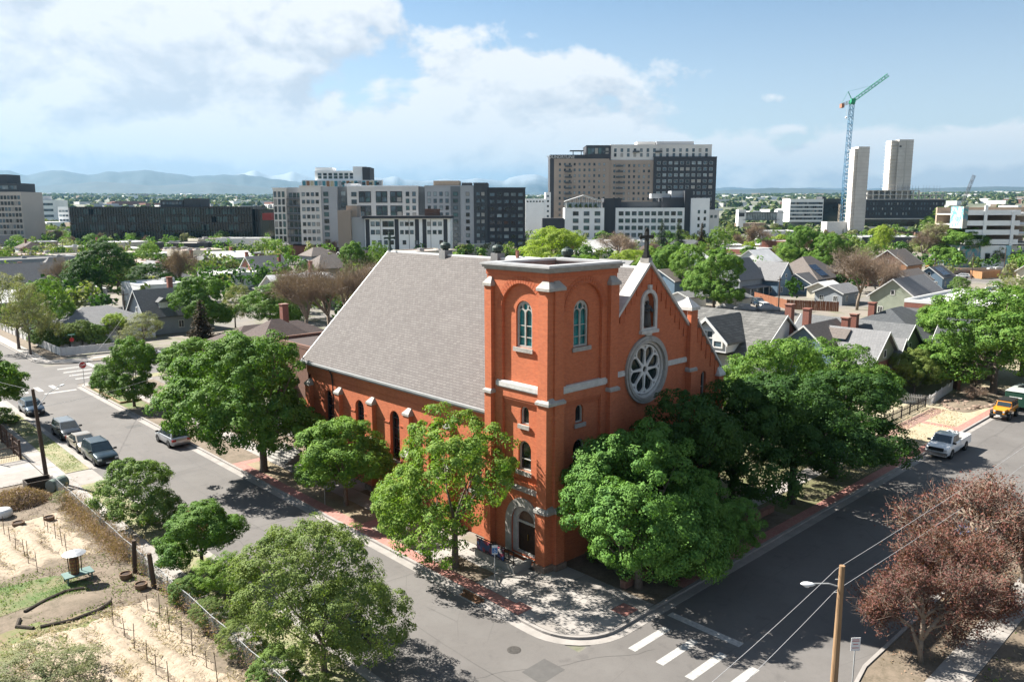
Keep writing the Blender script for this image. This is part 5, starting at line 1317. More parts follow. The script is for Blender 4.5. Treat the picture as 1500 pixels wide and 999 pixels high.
for k in range(20):
    a0, a1 = 2*PI*k/20, 2*PI*(k+1)/20; reel.tube((.38*math.cos(a0),0,.38*math.sin(a0)),(.38*math.cos(a1),0,.38*math.sin(a1)),.045,None,5); reel.tube((.38*math.cos(a0),.3,.38*math.sin(a0)),(.38*math.cos(a1),.3,.38*math.sin(a1)),.045,None,5)
reel.tube((0,0,0),(0,.3,0),.16,None,10)
for k in range(4): a = PI*k/4; reel.tube((.38*math.cos(a),0,.38*math.sin(a)),(-.38*math.cos(a),0,-.38*math.sin(a)),.02,None,4)
reel = reel.build('hose_reel', M['metal_grey']); reel.location = (46.0,-8.3,1.24); tag(reel, 'round grey reel standing in the bed of the white pickup', 'reel')
# orange off-road car
og = paint('orange',(.72,.28,.02))
t = empty('offroad_car', (61.6,-8.0,kz), PI, 'orange boxy off road car with dark roof and round lamps parked before the trailer', 'car')
q = MB(); q.bev=.03; q.box(-2.0,-.78,.62,1.15,.78,1.22); q.build('body', og, t)
q = MB(); q.bev=.04; q.hexa([(.25,-.62,.65),(1.85,-.52,.65),(1.85,.52,.65),(.25,.62,.65)],[(.25,-.66,1.24),(1.85,-.56,1.14),(1.85,.56,1.14),(.25,.66,1.24)]); q.build('hood', og, t)
q = MB(); q.bev=.02; q.hexa([(.42,-.74,1.2),(.42,.74,1.2),(-2.0,.74,1.2),(-2.0,-.74,1.2)],[(.18,-.66,1.82),(.18,.66,1.82),(-1.95,.66,1.82),(-1.95,-.66,1.82)]); q.build('cabin', og, t)
MB().hexa([(.40,-.64,1.26),(.40,.64,1.26),(.24,.60,1.70),(.24,-.60,1.70)],[(.44,-.64,1.26),(.44,.64,1.26),(.28,.60,1.70),(.28,-.60,1.70)]).build('windshield', M['carglass'], t)
MB().box(-1.98,-.69,1.80,.22,.69,1.88).build('roof', M['blackplastic'], t)
for s in (-1,1):
    for x0_,x1_ in ((-.55,.05),(-1.2,-.65),(-1.85,-1.3)): MB().hexa([(x0_,s*.735,1.27),(x1_,s*.735,1.27),(x1_,s*.745,1.27),(x0_,s*.745,1.27)],[(x0_,s*.675,1.74),(x1_,s*.675,1.74),(x1_,s*.69,1.74),(x0_,s*.69,1.74)]).build('window', M['carglass'], t)
    q = MB(); q.bev=.03; q.hexa([(.7,s*.55,.80),(1.75,s*.55,.80),(1.75,s*.94,.80),(.7,s*.94,.80)],[(.85,s*.55,.92),(1.65,s*.55,.92),(1.65,s*.94,.90),(.85,s*.94,.90)]); q.build('fender', M['blackplastic'], t)
    q = MB(); q.bev=.03; q.box(-1.85,s*.77,.80,-.85,s*.94,.90); q.build('fender', M['blackplastic'], t)
    q = MB(); q.tube((1.82,s*.42,.96),(1.88,s*.42,.96),.10,None,12); q.build('headlight', M['lamp'], t)
    for x in (1.25,-1.3): wheel_at(t, x, s*.80, .41, .27, s)
q = MB()
for k in range(7): q.box(1.84,-.24+k*.08-.02,.82,1.875,-.24+k*.08+.02,1.06)
q.build('grille_slots', M['blackplastic'], t); q = MB(); q.bev=.03; q.box(1.85,-.82,.48,2.12,.82,.68); q.box(1.95,-.3,.68,2.0,.3,.9); q.build('bumper', M['blackplastic'], t)
MB().box(2.12,-.2,.5,2.14,.2,.62).build('number_plate', M['plate'], t)
# dark green box trailer
t = empty('box_trailer', (67.0,-8.1,kz), PI, 'dark green enclosed trailer with pale roof parked behind the orange car', 'trailer')
gm = mat('trailer_green', (.022,.075,.05), .45); q = MB(); q.bev=.04; q.box(-2.4,-1.05,.55,1.9,1.05,2.2); q.build('body', gm, t)
q = MB(); q.hexa([(-2.45,-1.1,2.2),(1.95,-1.1,2.2),(1.95,1.1,2.2),(-2.45,1.1,2.2)],[(-2.2,-.8,2.42),(1.7,-.8,2.42),(1.7,.8,2.42),(-2.2,.8,2.42)]); q.build('roof', mat('trailer_roof', (.42,.47,.44), .6, vary=.1), t)
MB().box(-.3,-.3,2.42,.3,.3,2.55).build('roof_vent', M['dark'], t)
MB().box(1.9,-.6,1.5,1.93,.6,1.62).build('name_panel', M['plate'], t)
MB().path([(1.9,.5,.6),(3.0,0,.55),(1.9,-.5,.6)], .05, 5).build('tow_bar', M['dark'], t); MB().lathe([(.16,0),(.18,.3),(.1,.5)], (2.4,0,.6), 10).build('gas_bottle', M['white'], t)
for s in (-1,1):
    for x in (-.5,.3): wheel_at(t, x, s*1.0, .33, .22, s)
# ------------------------------------------------------------------ street furniture
def wood_fn(c1, c2):
    def fn(t, P, b):
        x,y,z = t.xyz(P); n = t.noise(t.comb(t.math('MULTIPLY',x,9),t.math('MULTIPLY',y,9),t.math('MULTIPLY',z,.7)), 1.0, 5, .65)
        return t.mix(t.ramp(n,.35,.65), c1, c2)
    return fn
M['pole'] = mat('fresh_timber_pole', rough=.85, fn=wood_fn((.42,.27,.15),(.28,.17,.09)))
M['oldpole'] = mat('weathered_pole', rough=.9, fn=wood_fn((.13,.09,.065),(.075,.05,.04)))
pole = empty('street_light_pole', (-.4,-17.9,0), 0, 'tan timber utility pole with cobra head street lamp at the lower right', 'street light')
hz_ = height_at((-.4,-17.9), 829)
MB().path([(0,0,-.2),(0,0,hz_*.5),(0,0,hz_)], [.17,.15,.12], 14).build('pole', M['pole'], pole)
za = height_at((-.4,-17.9), 857)
ad = Vector((-.62,.78,0)).normalized()
MB().path([(0,0,za-.12),tuple(ad*.5+Vector((0,0,za+.02))),tuple(ad*1.1+Vector((0,0,za-.02)))], .035, 8).build('arm', M['metal_grey'], pole)
hd = MB(); hd.smooth = True
secs = []
for s_, w_, h_ in ((0,.03,.03),(.12,.12,.07),(.32,.17,.09),(.5,.13,.08),(.62,.02,.02)):
    c_ = ad*(1.05+s_)+Vector((0,0,za-.06)); side = Vector((-ad.y,ad.x,0)); secs.append([tuple(c_+side*w_*math.cos(2*PI*k/12)+Vector((0,0,h_*math.sin(2*PI*k/12)))) for k in range(12)])
loft(hd, secs); lh = hd.build('lamp_head', mat('lamp_housing', (.62,.64,.65), .4), pole)
MB().lathe([(.001,-.1),(.11,-.08),(.13,0),(.001,.01)], tuple(ad*1.4+Vector((0,0,za-.10))), 12).build('lamp_glass', M['lamp'], lh)
for z in (za+.25, za-.35): MB().tube((0,0,z),(-.1,.22,z-.04),.02,None,5).build('insulator_bracket', M['metal_grey'], pole)
def wire(a, b_, sag, name, label, r=.010):
    a, b_ = Vector(a), Vector(b_); pts = []
    for k in range(19):
        s_ = k/18; p = a.lerp(b_, s_); p.z -= sag*4*s_*(1-s_); pts.append(tuple(p))
    o = MB().path(pts, r, 4).build(name, mat('aluminium_cable', (.42,.42,.43), .5)); tag(o, label, 'cable'); return o
wire((-.4,-17.65,hz_-.25),(75,-18.0,7.6), .9, 'overhead_wire', 'upper overhead wire running from the lamp pole up the right street')
wire((-.4,-17.65,za-.4),(75,-18.6,6.4), .9, 'overhead_wire', 'lower overhead wire running from the lamp pole up the right street')
wire((-.4,-17.65,hz_-.25),(-34,-18.9,6.6), .7, 'overhead_wire', 'upper overhead wire crossing the near junction left of the lamp pole')
wire((-.4,-17.65,za-.4),(-34,-19.3,5.4), .7, 'overhead_wire', 'lower overhead wire crossing the near junction left of the lamp pole')
def sign_post(loc, rz, h, name, label, cat):
    t = empty(name, loc, rz, label, cat); MB().tube((0,0,0),(0,0,h),.03,.03,6).build('post', M['metal_grey'], t); return t
M['signred'] = mat('sign_red', (.55,.03,.03), .5); M['signwhite'] = mat('sign_white', (.75,.75,.75), .5); M['signgreen'] = mat('sign_green', (.02,.28,.14), .5); M['signblue'] = mat('sign_blue', (.03,.20,.55), .5)
# stop sign faces the traffic coming from the camera's side
t = sign_post((-4.65,76.4,.12), 0, 2.95, 'stop_sign', 'red octagonal stop sign on the far kerb of the left street', 'stop sign')
MB().slab(circle(0,2.62,.46,8,PI/8), [], -.03, -.045, lambda u,z,d:(u,d,z)).build('sign_border', M['signwhite'], t)
MB().slab(circle(0,2.62,.42,8,PI/8), [], -.046, -.052, lambda u,z,d:(u,d,z)).build('sign_face', M['signred'], t)
text_mesh('STOP', .30, 'lettering', M['signwhite'], t, (0,-.060,2.62), (PI/2,0,0), .004)
t = sign_post((.8,101.9,.1), 0, 3.0, 'street_name_sign', 'green street name sign blade above a small red sign by the white fence', 'street sign')
MB().box(-.55,-.02,2.85,.55,.02,3.08).build('name_blade', M['signgreen'], t); MB().box(-.42,-.024,2.93,.42,-.021,3.0).build('name_line', M['signwhite'], t); MB().slab(circle(0,2.2,.34,8,PI/8), [], -.03, -.05, lambda u,z,d:(u,d,z)).build('sign_face', M['signred'], t)
t = sign_post((-3.5,.9,.12), math.radians(-38), 2.6, 'parking_sign', 'small blue and white parking sign on a thin post by the tower', 'sign')
MB().box(-.17,-.035,2.05,.17,-.02,2.6).build('sign_face', M['signwhite'], t); MB().box(-.15,-.04,2.12,.15,-.036,2.44).build('blue_panel', M['signblue'], t)
q = MB(); q.slab(circle(.01,2.24,.075,14), [circle(.01,2.24,.05,14)], -.046, -.041, lambda u,z,d:(u,d,z)); q.slab(circle(-.02,2.39,.022,8), [], -.046, -.041, lambda u,z,d:(u,d,z)); q.slab([(-.03,2.36),(-.01,2.36),(0,2.29),(.05,2.29),(.08,2.2),(.1,2.21),(.065,2.31),(-.02,2.30)], [], -.046, -.041, lambda u,z,d:(u,d,z)); q.build('wheelchair_symbol', M['signwhite'], t)
for (x,y,l,h) in ((-3.9,19.4,'thin grey sign post beside the compact dark maple',2.2),(-3.9,8.9,'rusty low post at the edge of the triangular dry bed',1.6)):
    t = sign_post((x,y,.12), 0, h, 'sign_post', l, 'post'); MB().box(-.14,-.03,h-.35,.14,-.02,h).build('sign_face', M['signwhite'], t)
t = sign_post((1.75,-17.85,.06), math.radians(-40), 2.5, 'parking_rule_sign', 'white parking rule sign with small red lines beside the timber pole', 'sign')
MB().box(-.22,-.035,1.95,.22,-.02,2.6).build('sign_face', M['signwhite'], t)
for z, w_ in ((2.50,.15),(2.43,.17),(2.28,.12),(2.1,.16)): MB().box(-w_,-.04,z-.015,w_,-.036,z+.015).build('red_line', M['signred'], t)
t = empty('lamp_bollard', (-.1,30.3,.12), 0, 'small black garden lamp post at the church steps', 'lamp'); MB().tube((0,0,0),(0,0,1.7),.035,None,8).build('post', M['dark'], t); MB().lathe([(.03,0),(.11,.12),(.13,.34),(.03,.46),(.001,.52)], (0,0,1.7), 8).build('lantern', M['dark'], t)
# left timber pole with its wires
lp = empty('utility_pole', (-17.5,40.2,0), 0, 'dark weathered timber utility pole rising at the left beside the driveway', 'utility pole')
hl_ = height_at((-17.5,40.2), 568)
MB().path([(.0,0,-.2),(-.17,.0,hl_*.5),(-.34,0.05,hl_)], [.17,.15,.12], 12).build('pole', M['oldpole'], lp)
MB().path([(-.3,.05,hl_*.78),(1.3,2.4,hl_*.88),(2.4,3.6,hl_*.90)], .03, 6).build('arm', M['metal_grey'], lp)
hd = MB(); hd.lathe([(.02,-.08),(.16,-.03),(.15,.05),(.02,.08)], (0,0,0), 10, 1.9, .8); o = hd.build('lamp_head', mat('lamp_housing2', (.62,.64,.65), .4), lp, (2.7,3.9,hl_*.90), math.radians(48))
wire((-17.8,40.25,hl_-.1),(-30,120,9), 1.2, 'overhead_wire', 'thin wire running away from the left timber pole')
wire((-17.8,40.25,hl_*.86),(3,84,7.5), 1.0, 'overhead_wire', 'thin service wire from the left timber pole across the far junction')
wire((-17.75,40.25,hl_*.8),(1.0,44,8.7), .7, 'overhead_wire', 'service wire from the left timber pole over the road to the church')
for (bx,by,ty,l) in ((1140,455,405,'dark timber pole in front of the covered cars'),(1297,449,400,'timber pole at the foot of the great bare tree'),(1367,418,378,'thin pole by the orange gabled shed'),(1423,409,372,'thin pole in front of the rust fenced yard'),(1470,403,364,'street lamp pole in front of the parking garage'),(183,461,425,'timber pole in the yard right of the tall elm'),(1077,428,388,'pole beside the blue houses'),(94,384,352,'street lamp pole in front of the long brick wall')):
    b_ = g(bx,by); h = height_at(b_, ty); t = empty('utility_pole', (b_.x,b_.y,0), 0, l, 'utility pole'); MB().tube((0,0,0),(0,0,h),.16,.11,7).build('pole', M['oldpole'], t); MB().box(-1,-.06,h-.9,1,.06,h-.75).build('crossarm', M['oldpole'], t)
# ------------------------------------------------------------------ fences
def picket_run(p0, p1, h, label, m_, pw=.07, gap=.075, name='picket_fence', rail=True, cat='fence', point=True, th=.02, base=0.0, wobble=0.0):
    p0, p1 = Vector((p0[0],p0[1],0)), Vector((p1[0],p1[1],0)); L = (p1-p0).length; a = math.atan2((p1-p0).y,(p1-p0).x)
    t = empty(name, (p0.x,p0.y,base), a, label, cat); n = int(L/(pw+gap)); sp_ = L/n
    b = MB()
    if point: b.slab([(0,0),(pw,0),(pw,h-.06),(pw/2,h),(0,h-.06)], [], 0, th, lambda u,z,d:(u,d,z))
    else: b.box(0,0,0,pw,th,h)
    me = b.mesh('picket' if pw < .1 else 'plank', m_); R = random.Random(int(L*100))
    for k in range(min(n,300)):
        o = obj_of('picket' if pw < .1 else 'plank', me, t, (k*sp_,R.uniform(-.006,.006),R.uniform(-wobble,wobble)-.0)); o.rotation_euler = (R.uniform(-.01,.01),R.uniform(-.012,.012)*(1+wobble*20),0)
    if rail:
        for z in (h*.25,h*.72): MB().box(0,th+.008,z-.04,L,th+.05,z+.04).build('rail', m_, t)
    npst = max(1, round(L/2.4)); pb = MB(); pb.box(-.05,.055,0,.05,.15,h+.08); pm = pb.mesh('post', m_)
    for k in range(npst+1): obj_of('post', pm, t, (L*k/npst,0,0))
    return t
M['fencewhite'] = mat('white_fence_paint', (.66,.64,.62), .6, vary=.1, vscale=3)
M['fencerust'] = mat('red_cedar', rough=.85, fn=wood_fn((.33,.14,.07),(.23,.09,.05))); M['fenceorange'] = mat('new_cedar', rough=.85, fn=wood_fn((.50,.26,.12),(.38,.19,.09)))
M['iron'] = mat('black_iron', (.015,.015,.016), .5)
picket_run((60.1,1.3),(60.8,-.8),1.15,'white picket fence, shorter run with its end post nearest the brick house',M['fencewhite'],.08,.08,base=.1)
picket_run((60.9,-.9),(71.0,.0),1.15,'white picket fence running along the garden front to the arched gate',M['fencewhite'],.08,.08,base=.1)
picket_run((60.05,1.4),(60.4,7.2),1.15,'white picket fence running back from the front corner along the side garden',M['fencewhite'],.08,.08,base=.1)
picket_run((48.0,-1.0),(59.7,-.9),1.3,'black iron rail fence on the lawn in the tree shade',M['iron'],.02,.12,'iron_fence',point=False,base=.1)
picket_run((-19.6,47.75),(-17.7,47.75),1.7,'short run of rusty iron fence along the pale driveway at the left',mat('rusty_iron2',(.10,.06,.045),.7,vary=.3),.02,.10,'iron_fence',point=False,base=.1)
picket_run((-17.7,47.8),(-17.7,62),1.7,'long run of rusty iron fence behind the left pavement',mat('rusty_iron2'),.02,.10,'iron_fence',point=False,base=.1)
picket_run((140,66),(130,52.5),2.1,'rust red plank fence behind the covered cars, left run',M['fencerust'],.34,.01,'plank_fence',False,point=False,th=.04)
picket_run((129.8,52.3),(133.5,42.5),2.2,'rust red plank fence by the blue grey garage, right run',M['fencerust'],.34,.01,'plank_fence',False,point=False,th=.04)
picket_run((268,72),(244,47),2.2,'long orange cedar fence in front of the parking garage',M['fenceorange'],.4,.01,'plank_fence',False,point=False,th=.04)
picket_run((243.8,46.8),(255,45),2.2,'short orange cedar fence end by the gravel yard',M['fenceorange'],.4,.01,'plank_fence',False,point=False,th=.04)
picket_run((-.9,101.2),(6.5,100.3),1.25,'white panel fence along the cross street below the clipped hedges',M['fencewhite'],.30,.006,'panel_fence',False,point=False,th=.05,base=.1)
picket_run((-.95,101.3),(-1.6,150),1.2,'white panel fence running away along the left street',M['fencewhite'],.30,.006,'panel_fence',False,point=False,th=.05,base=.1)
# chain link fence with dead vines round the garden
cl = empty('chain_link_fence', (-17.75,-5,0), 0, 'sagging chain link fence tangled with dead vines beside the near pavement', 'fence')
pb = MB().tube((0,0,0),(0,0,1.35),.035,None,7).mesh('post', M['metal_grey'])
for k in range(15): obj_of('post', pb, cl, (math.sin(k*1.7)*.06, k*3.0, 0))
b = MB(); H_ = 1.2; R = random.Random(2)
for s in (1,-1):
    for k in range(-5, 168):
        y0 = k*.25; y1 = y0+s*H_
        b.path([(0,max(0,min(42,y0)),.05),(0.02,max(0,min(42,y1)),.05+H_)] if 0 <= y0 <= 42 and 0 <= y1 <= 42 else [(0,20,.05),(0,20.01,.06)], .008, 3)
b.path([(0,k*1.5,1.28+.04*math.sin(k*2.1)) for k in range(29)], .02, 5); o = b.build('wire_mesh', M['metal_grey'], cl); o['kind'] = 'stuff'
rng = np.random.default_rng(77); n = 15000
yy = rng.uniform(0,38,n); dens = .55+.45*np.sin(yy*.9)*np.sin(yy*.37+1); keep = rng.random(n) < dens*np.clip(1.1-.2*np.abs(yy-22)/12,.3,1); yy = yy[keep]; m_ = len(yy)
pos = np.stack([-17.7+rng.normal(0,.22,m_), yy-4, np.abs(rng.normal(0,.55,m_))+.1],1)
o = bpy.data.objects.new('dead_vines', leaves_mesh('dead_vines', pos, unit(rng.normal(size=(m_,3))), .16, rng, LV['tan'], aspect=.22)); link(o); tag(o, kind='stuff')
m3 = 9000; bush = np.stack([-17.8+rng.normal(0,.45,m3), rng.uniform(19.5,33,m3), np.abs(rng.normal(0,.62,m3))+.05],1); bush[:,2] *= .7+.5*np.sin(bush[:,1]*1.3)**2
o = bpy.data.objects.new('dead_vines', leaves_mesh('dead_vines', bush, unit(rng.normal(size=(m3,3))), .3, rng, LV['tan'], aspect=.10)); link(o); tag(o, kind='stuff')
pos2 = pos[rng.random(m_) < .22]+rng.normal(0,.12,(int(0),3)) if False else pos[:m_//4]
o = bpy.data.objects.new('weeds', leaves_mesh('weeds', pos2*np.array([1,1,.5])+np.array([.1,0,.0]), unit(rng.normal(size=(len(pos2),3))), .14, rng, LV['grey'], aspect=.5)); link(o); tag(o, kind='stuff')
# ------------------------------------------------------------------ garden things
for i, (x,y,h,lean) in enumerate(((-18.1,17.6,2.1,(.1,.05)),(-17.95,14.75,2.2,(-.12,.1)))):
    b = MB(); b.path([(0,0,-.1),(lean[0],lean[1],h)], [.15,.13], 8); o = b.build('gate_post', M['oldpole']); o.location = (x,y,0); tag(o, ['thick dark timber gate post left of the gap in the fence','thick dark leaning gate post right of the gap in the fence'][i], 'post')
t = empty('feeder', (-20.9,18.9,.06), 0, 'small round feeder barrel under a metal dish roof on a turquoise table', 'feeder')
TQ = mat('turquoise_paint', (.13,.22,.20), .6, vary=.15)
q = MB(); q.bev=.02; q.box(-.8,-.5,.42,.8,.5,.5); q.build('table_top', TQ, t)
for sx_ in (-1,1):
    for sy_ in (-1,1): MB().box(sx_*.65-.04,sy_*.4-.04,0,sx_*.65+.04,sy_*.4+.04,.42).build('leg', TQ, t)
def barrel_fn(t_, P, b): x,y,z = t_.xyz(P); n = t_.math('SINE', t_.math('MULTIPLY', z, 28.0)); c = t_.mix(t_.ramp(n,.0,.1), (.30,.07,.04), (.42,.25,.08)); return t_.mix(t_.ramp(t_.noise(P,14,2,.5),.5,.52), c, (.14,.10,.05))
MB().lathe([(.24,.5),(.27,.75),(.27,1.3),(.24,1.52)], (-.15,0,0), 16).build('barrel', mat('painted_barrel', rough=.6, fn=barrel_fn), t)
MB().lathe([(.62,1.72),(.64,1.75),(.40,1.84),(.001,1.92)], (-.1,0,0), 20).build('dish_roof', mat('galvanised', (.55,.56,.57), .4, metal=.5, vary=.15, vscale=5), t)
for a in (.4,2.5,4.6): MB().tube((.38*math.cos(a)-.1,.38*math.sin(a),.5),(.42*math.cos(a)-.1,.42*math.sin(a),1.76),.03,None,6).build('support', M['oldpole'], t)
def planter(x, y, label, r=.36, h=.34):
    t = empty('planter_tub', (x,y,.05), 0, label, 'planter'); MB().lathe([(r*.85,0),(r,.5*h),(r,h),(r*.86,h),(r*.84,h*.75),(.001,h*.75)], (0,0,0), 18).build('tub', mat('wicker_brown', (.22,.14,.09), .9, vary=.3, vscale=8), t); MB().lathe([(r*.83,h*.70),(r*.5,h*.82),(.001,h*.85)], (0,0,0), 14).build('soil', mat('potting_soil', (.06,.04,.03), .95), t)
planter(-18.55,15.2,'round brown planter tub at the foot of the right gate post'); planter(-18.75,17.2,'round dark planter tub beside the feeder table')
planter(-19.7,30.4,'brown planter tub in the soil behind the first mulch bed'); planter(-21.5,30.9,'low green brown planter tub beside the white sack',.4,.3)
# row stakes: bean poles standing in the mulch
b = MB().tube((0,0,0),(0,0,1.1),.022,.018,5).mesh('garden_stake', M['oldpole'])
R = random.Random(9); ROWN = {}; ORD = ['first','second','third','fourth','fifth','sixth','seventh']
spots = [((-22.6+i*.04+R.uniform(-.1,.1), 29.6-i*1.55), 0) for i in range(6)]+[((-20.3+R.uniform(-.1,.1), 29.3-i*1.5), 1) for i in range(5)]+[((-21.1+R.uniform(-.12,.12), 11.8-i*1.6), 2) for i in range(7)]+[((-19.2+R.uniform(-.1,.1), 12.2-i*1.55), 3) for i in range(7)]
for i, ((x,y),row) in enumerate(spots):
    o = obj_of('garden_stake', b, None, (x,y,.06), R.uniform(0,3), (1,1,R.uniform(.85,1.5))); o.rotation_euler = (R.uniform(-.05,.05),R.uniform(-.05,.05),0)
    ROWN[row] = ROWN.get(row, 0)+1
    tag(o, ORD[ROWN[row]-1]+' stake '+['in the outer row of the back mulch bed, counted from the brush pile','in the inner row of the back mulch bed, counted from the brush pile','in the left row of the front mulch bed, counted from the far end','in the right row of the front mulch bed, counted from the far end'][row], 'stake', 'thin garden stakes in the mulch beds')
# log edging of the planting bed
for i, pts in enumerate((((-24.2,16.7),(-23.0,17.4),(-21.9,17.8),(-21.0,17.5)),((-24.0,14.3),(-22.6,13.9),(-21.2,14.1),(-20.4,14.6)),((-24.6,16.0),(-24.9,15.2),(-24.3,14.4)))):
    q = MB(); q.path([(x,y,.10) for x,y in pts], .11, 7); tag(q.build('log_edging', M['bark_d']), ['curved log edging along the far side of the oval soil bed','curved log edging along the near side of the oval soil bed','short log closing the left end of the oval soil bed'][i], 'log')
# white sack, fallen drum, compost box, brush pile
q = MB(); q.smooth=True; q.lathe([(.45,0),(.62,.15),(.60,.45),(.5,.6),(.3,.68),(.001,.64)], (0,0,0), 14, 1.0, 1.0); o = q.build('white_sack', mat('white_tarp', (.62,.62,.62), .6, vary=.1, bump=1.0, bscale=5)); o.location = (-21.9,33.5,.05); tag(o, 'bulging white bulk sack on the soil at the left edge', 'sack')
t = empty('drum', (-18.1,36.6,.05), .5, 'green grey drum lying on its side on the brush pile', 'drum')
q = MB(); q.tube((0,0,.55),(1.35,0,.55),.5,None,22); q.tube((.3,0,.55),(.38,0,.55),.52,None,22); q.tube((.95,0,.55),(1.03,0,.55),.52,None,22); q.build('shell', mat('drum_green', (.16,.21,.18), .6, vary=.2, vscale=3), t)
MB().tube((-.02,0,.55),(.0,0,.55),.46,None,22).build('lid', mat('drum_lid', (.24,.28,.25), .6), t)
q = MB(); q.box(0,0,0,1.9,.08,.75); q.box(0,1.3,0,1.9,1.38,.75); q.box(0,.081,0,.08,1.299,.75); q.box(1.82,.081,0,1.9,1.299,.7); o = q.build('compost_box', mat('dark_boards', (.06,.045,.035), .85)); o.location = (-19.4,37.9,.05); tag(o, 'dark open timber compost box at the foot of the left pole', 'box')
rng = np.random.default_rng(5)
def brush(cx, cy, rx, ry, h, n, seed):
    rng = np.random.default_rng(seed); a = rng.uniform(0,2*PI,n); s = np.sqrt(rng.random(n)); x = cx+rx*s*np.cos(a); y = cy+ry*s*np.sin(a); z = h*(1-s**2)*rng.uniform(.3,1,n)+.08
    o = bpy.data.objects.new('brush_pile', leaves_mesh('brush_pile', np.stack([x,y,z],1), unit(rng.normal(size=(n,3))+np.array([0,0,.5])), .55, rng, LV['tan'], aspect=.07)); link(o); tag(o, 'heap of dry brown brushwood behind the white sack', 'brush pile')
brush(-20.6,36.0,2.4,1.9,1.1,5000,1)
# rock garden at the right
rk = MB(); R = random.Random(6)
def rock(seed, m_):
    bm = bmesh.new(); bmesh.ops.create_icosphere(bm, subdivisions=2, radius=.5); rng = random.Random(seed)
    for v in bm.verts: v.co *= rng.uniform(.82,1.1); v.co.z *= .6
    me = bpy.data.meshes.new('rock'); bm.to_mesh(me); bm.free(); me.materials.append(m_); return me
RM = mat('tan_rock', (.40,.29,.22), .9, c2=(.27,.20,.16), vscale=2, bump=.5); rocks = [rock(i,RM) for i in range(4)]
blob_sheet('rock_garden_soil', 68.0, -3.3, 7.8, 2.8, .125, M['dirt'], 11, hump=.35)
for i in range(46):
    a = 2*PI*i/46; x, y = 68+7.4*math.cos(a)*R.uniform(.93,1.0), -3.3+2.6*math.sin(a)*R.uniform(.9,1.0); s = R.uniform(.35,.7)
    o = obj_of('rock', rocks[i%4], None, (x,y,.16), R.uniform(0,6), (s,s*R.uniform(.7,1.2),s)); tag(o, 'tan rock in the ring edging the rock garden by the orange car', 'rock', 'rocks edging the rock garden')
for i in range(40):
    x, y = 68+R.uniform(-5.6,5.6), -3.3+R.uniform(-1.7,1.7); s = R.uniform(.25,.7)
    o = obj_of('rock', rocks[i%4], None, (x,y,.34), R.uniform(0,6), (s,s*R.uniform(.7,1.2),s)); tag(o, 'tan rock lying inside the rock garden by the arched gate', 'rock', 'rocks inside the rock garden')
t = empty('arched_gate', (71.4,-.7,.1), math.radians(35), 'red brick arched garden gate wall with curved top at the end of the picket fence', 'gate')
ga = [(0,0),(2.6,0),(2.6,2.5),(2.3,2.45),(1.9,2.2),(1.5,1.75),(1.0,1.5),(.4,1.45),(0,1.4)]
MB().slab(ga, [arch(1.75,.0001,.1,.2,2)] if False else [], 0, .35, lambda u,z,d:(u,d,z)).build('wall', M['brick2'] if 'brick2' in M else mat('gate_brick', rough=.9, fn=brick_fn((.40,.16,.11),(.32,.13,.09),(.35,.22,.17))), t)
MB().path([(0,.17,1.45),(.4,.17,1.5),(1.0,.17,1.56),(1.5,.17,1.8),(1.9,.17,2.25),(2.3,.17,2.5),(2.6,.17,2.56)], .12, 6).build('coping', mat('pink_coping', (.45,.25,.19), .85), t)
vehicle((22.6,-16.4,kz), 0, 'bright blue car parked at the kerb, glimpsed through the purple plum trees', 'car', paint('blue',(.02,.16,.45),.4), 4.4, 1.8, 1.45, kind='hatch')
# garden border of logs and plants by the stop sign
for i, (x0,y0,x1,y1) in enumerate(((-4.6,73.3,-4.6,68.5),(-4.6,68.3,-4.6,63.5),(-4.6,63.3,-2.4,63.3))):
    q = MB(); q.bev=.02; q.box(x0,y0,.13,x1+.18,y1-.18,.33); tag(q.build('timber_edging', mat('yellow_timber', (.42,.30,.16), .85, vary=.2)), ['pale timber edging of the kerbside garden nearest the stop sign','pale timber edging of the kerbside garden, middle length','short pale timber edging closing the kerbside garden'][i], 'timber')
# ------------------------------------------------------------------ houses and town
def hs(c, b=.2): return [min(1,v) for v in c]
RM_ = dict(
 grey=mat('grey_shingles', rough=.9, fn=shingle_fn((.145,.15,.155),(.20,.205,.21),.34,.12,'xy',.7)),
 dgrey=mat('charcoal_shingles', rough=.9, fn=shingle_fn((.075,.082,.09),(.11,.118,.125),.34,.12,'xy',.7)),
 lgrey=mat('pale_shingles', rough=.9, fn=shingle_fn((.225,.225,.23),(.29,.29,.295),.34,.12,'xy',.7)),
 brown=mat('brown_shingles', rough=.9, fn=shingle_fn((.095,.070,.064),(.135,.10,.09),.34,.12,'xy',.7)),
 tan=mat('tan_shingles', rough=.9, fn=shingle_fn((.175,.15,.135),(.235,.20,.18),.34,.12,'xy',.7)),
 shag=mat('weathered_shakes', rough=.95, fn=shingle_fn((.12,.12,.115),(.22,.215,.205),.62,.26,'xy',.45,.5)),
 white=mat('white_membrane', (.70,.69,.68), .7, vary=.12, vscale=.3), pink=mat('pink_gravel_roof', (.50,.38,.34), .9, vary=.15, vscale=.2),
 gravel=mat('gravel_roof', (.34,.31,.28), .9, vary=.2, vscale=.2), dark=mat('dark_roof', (.10,.10,.105), .8, vary=.2, vscale=.2))
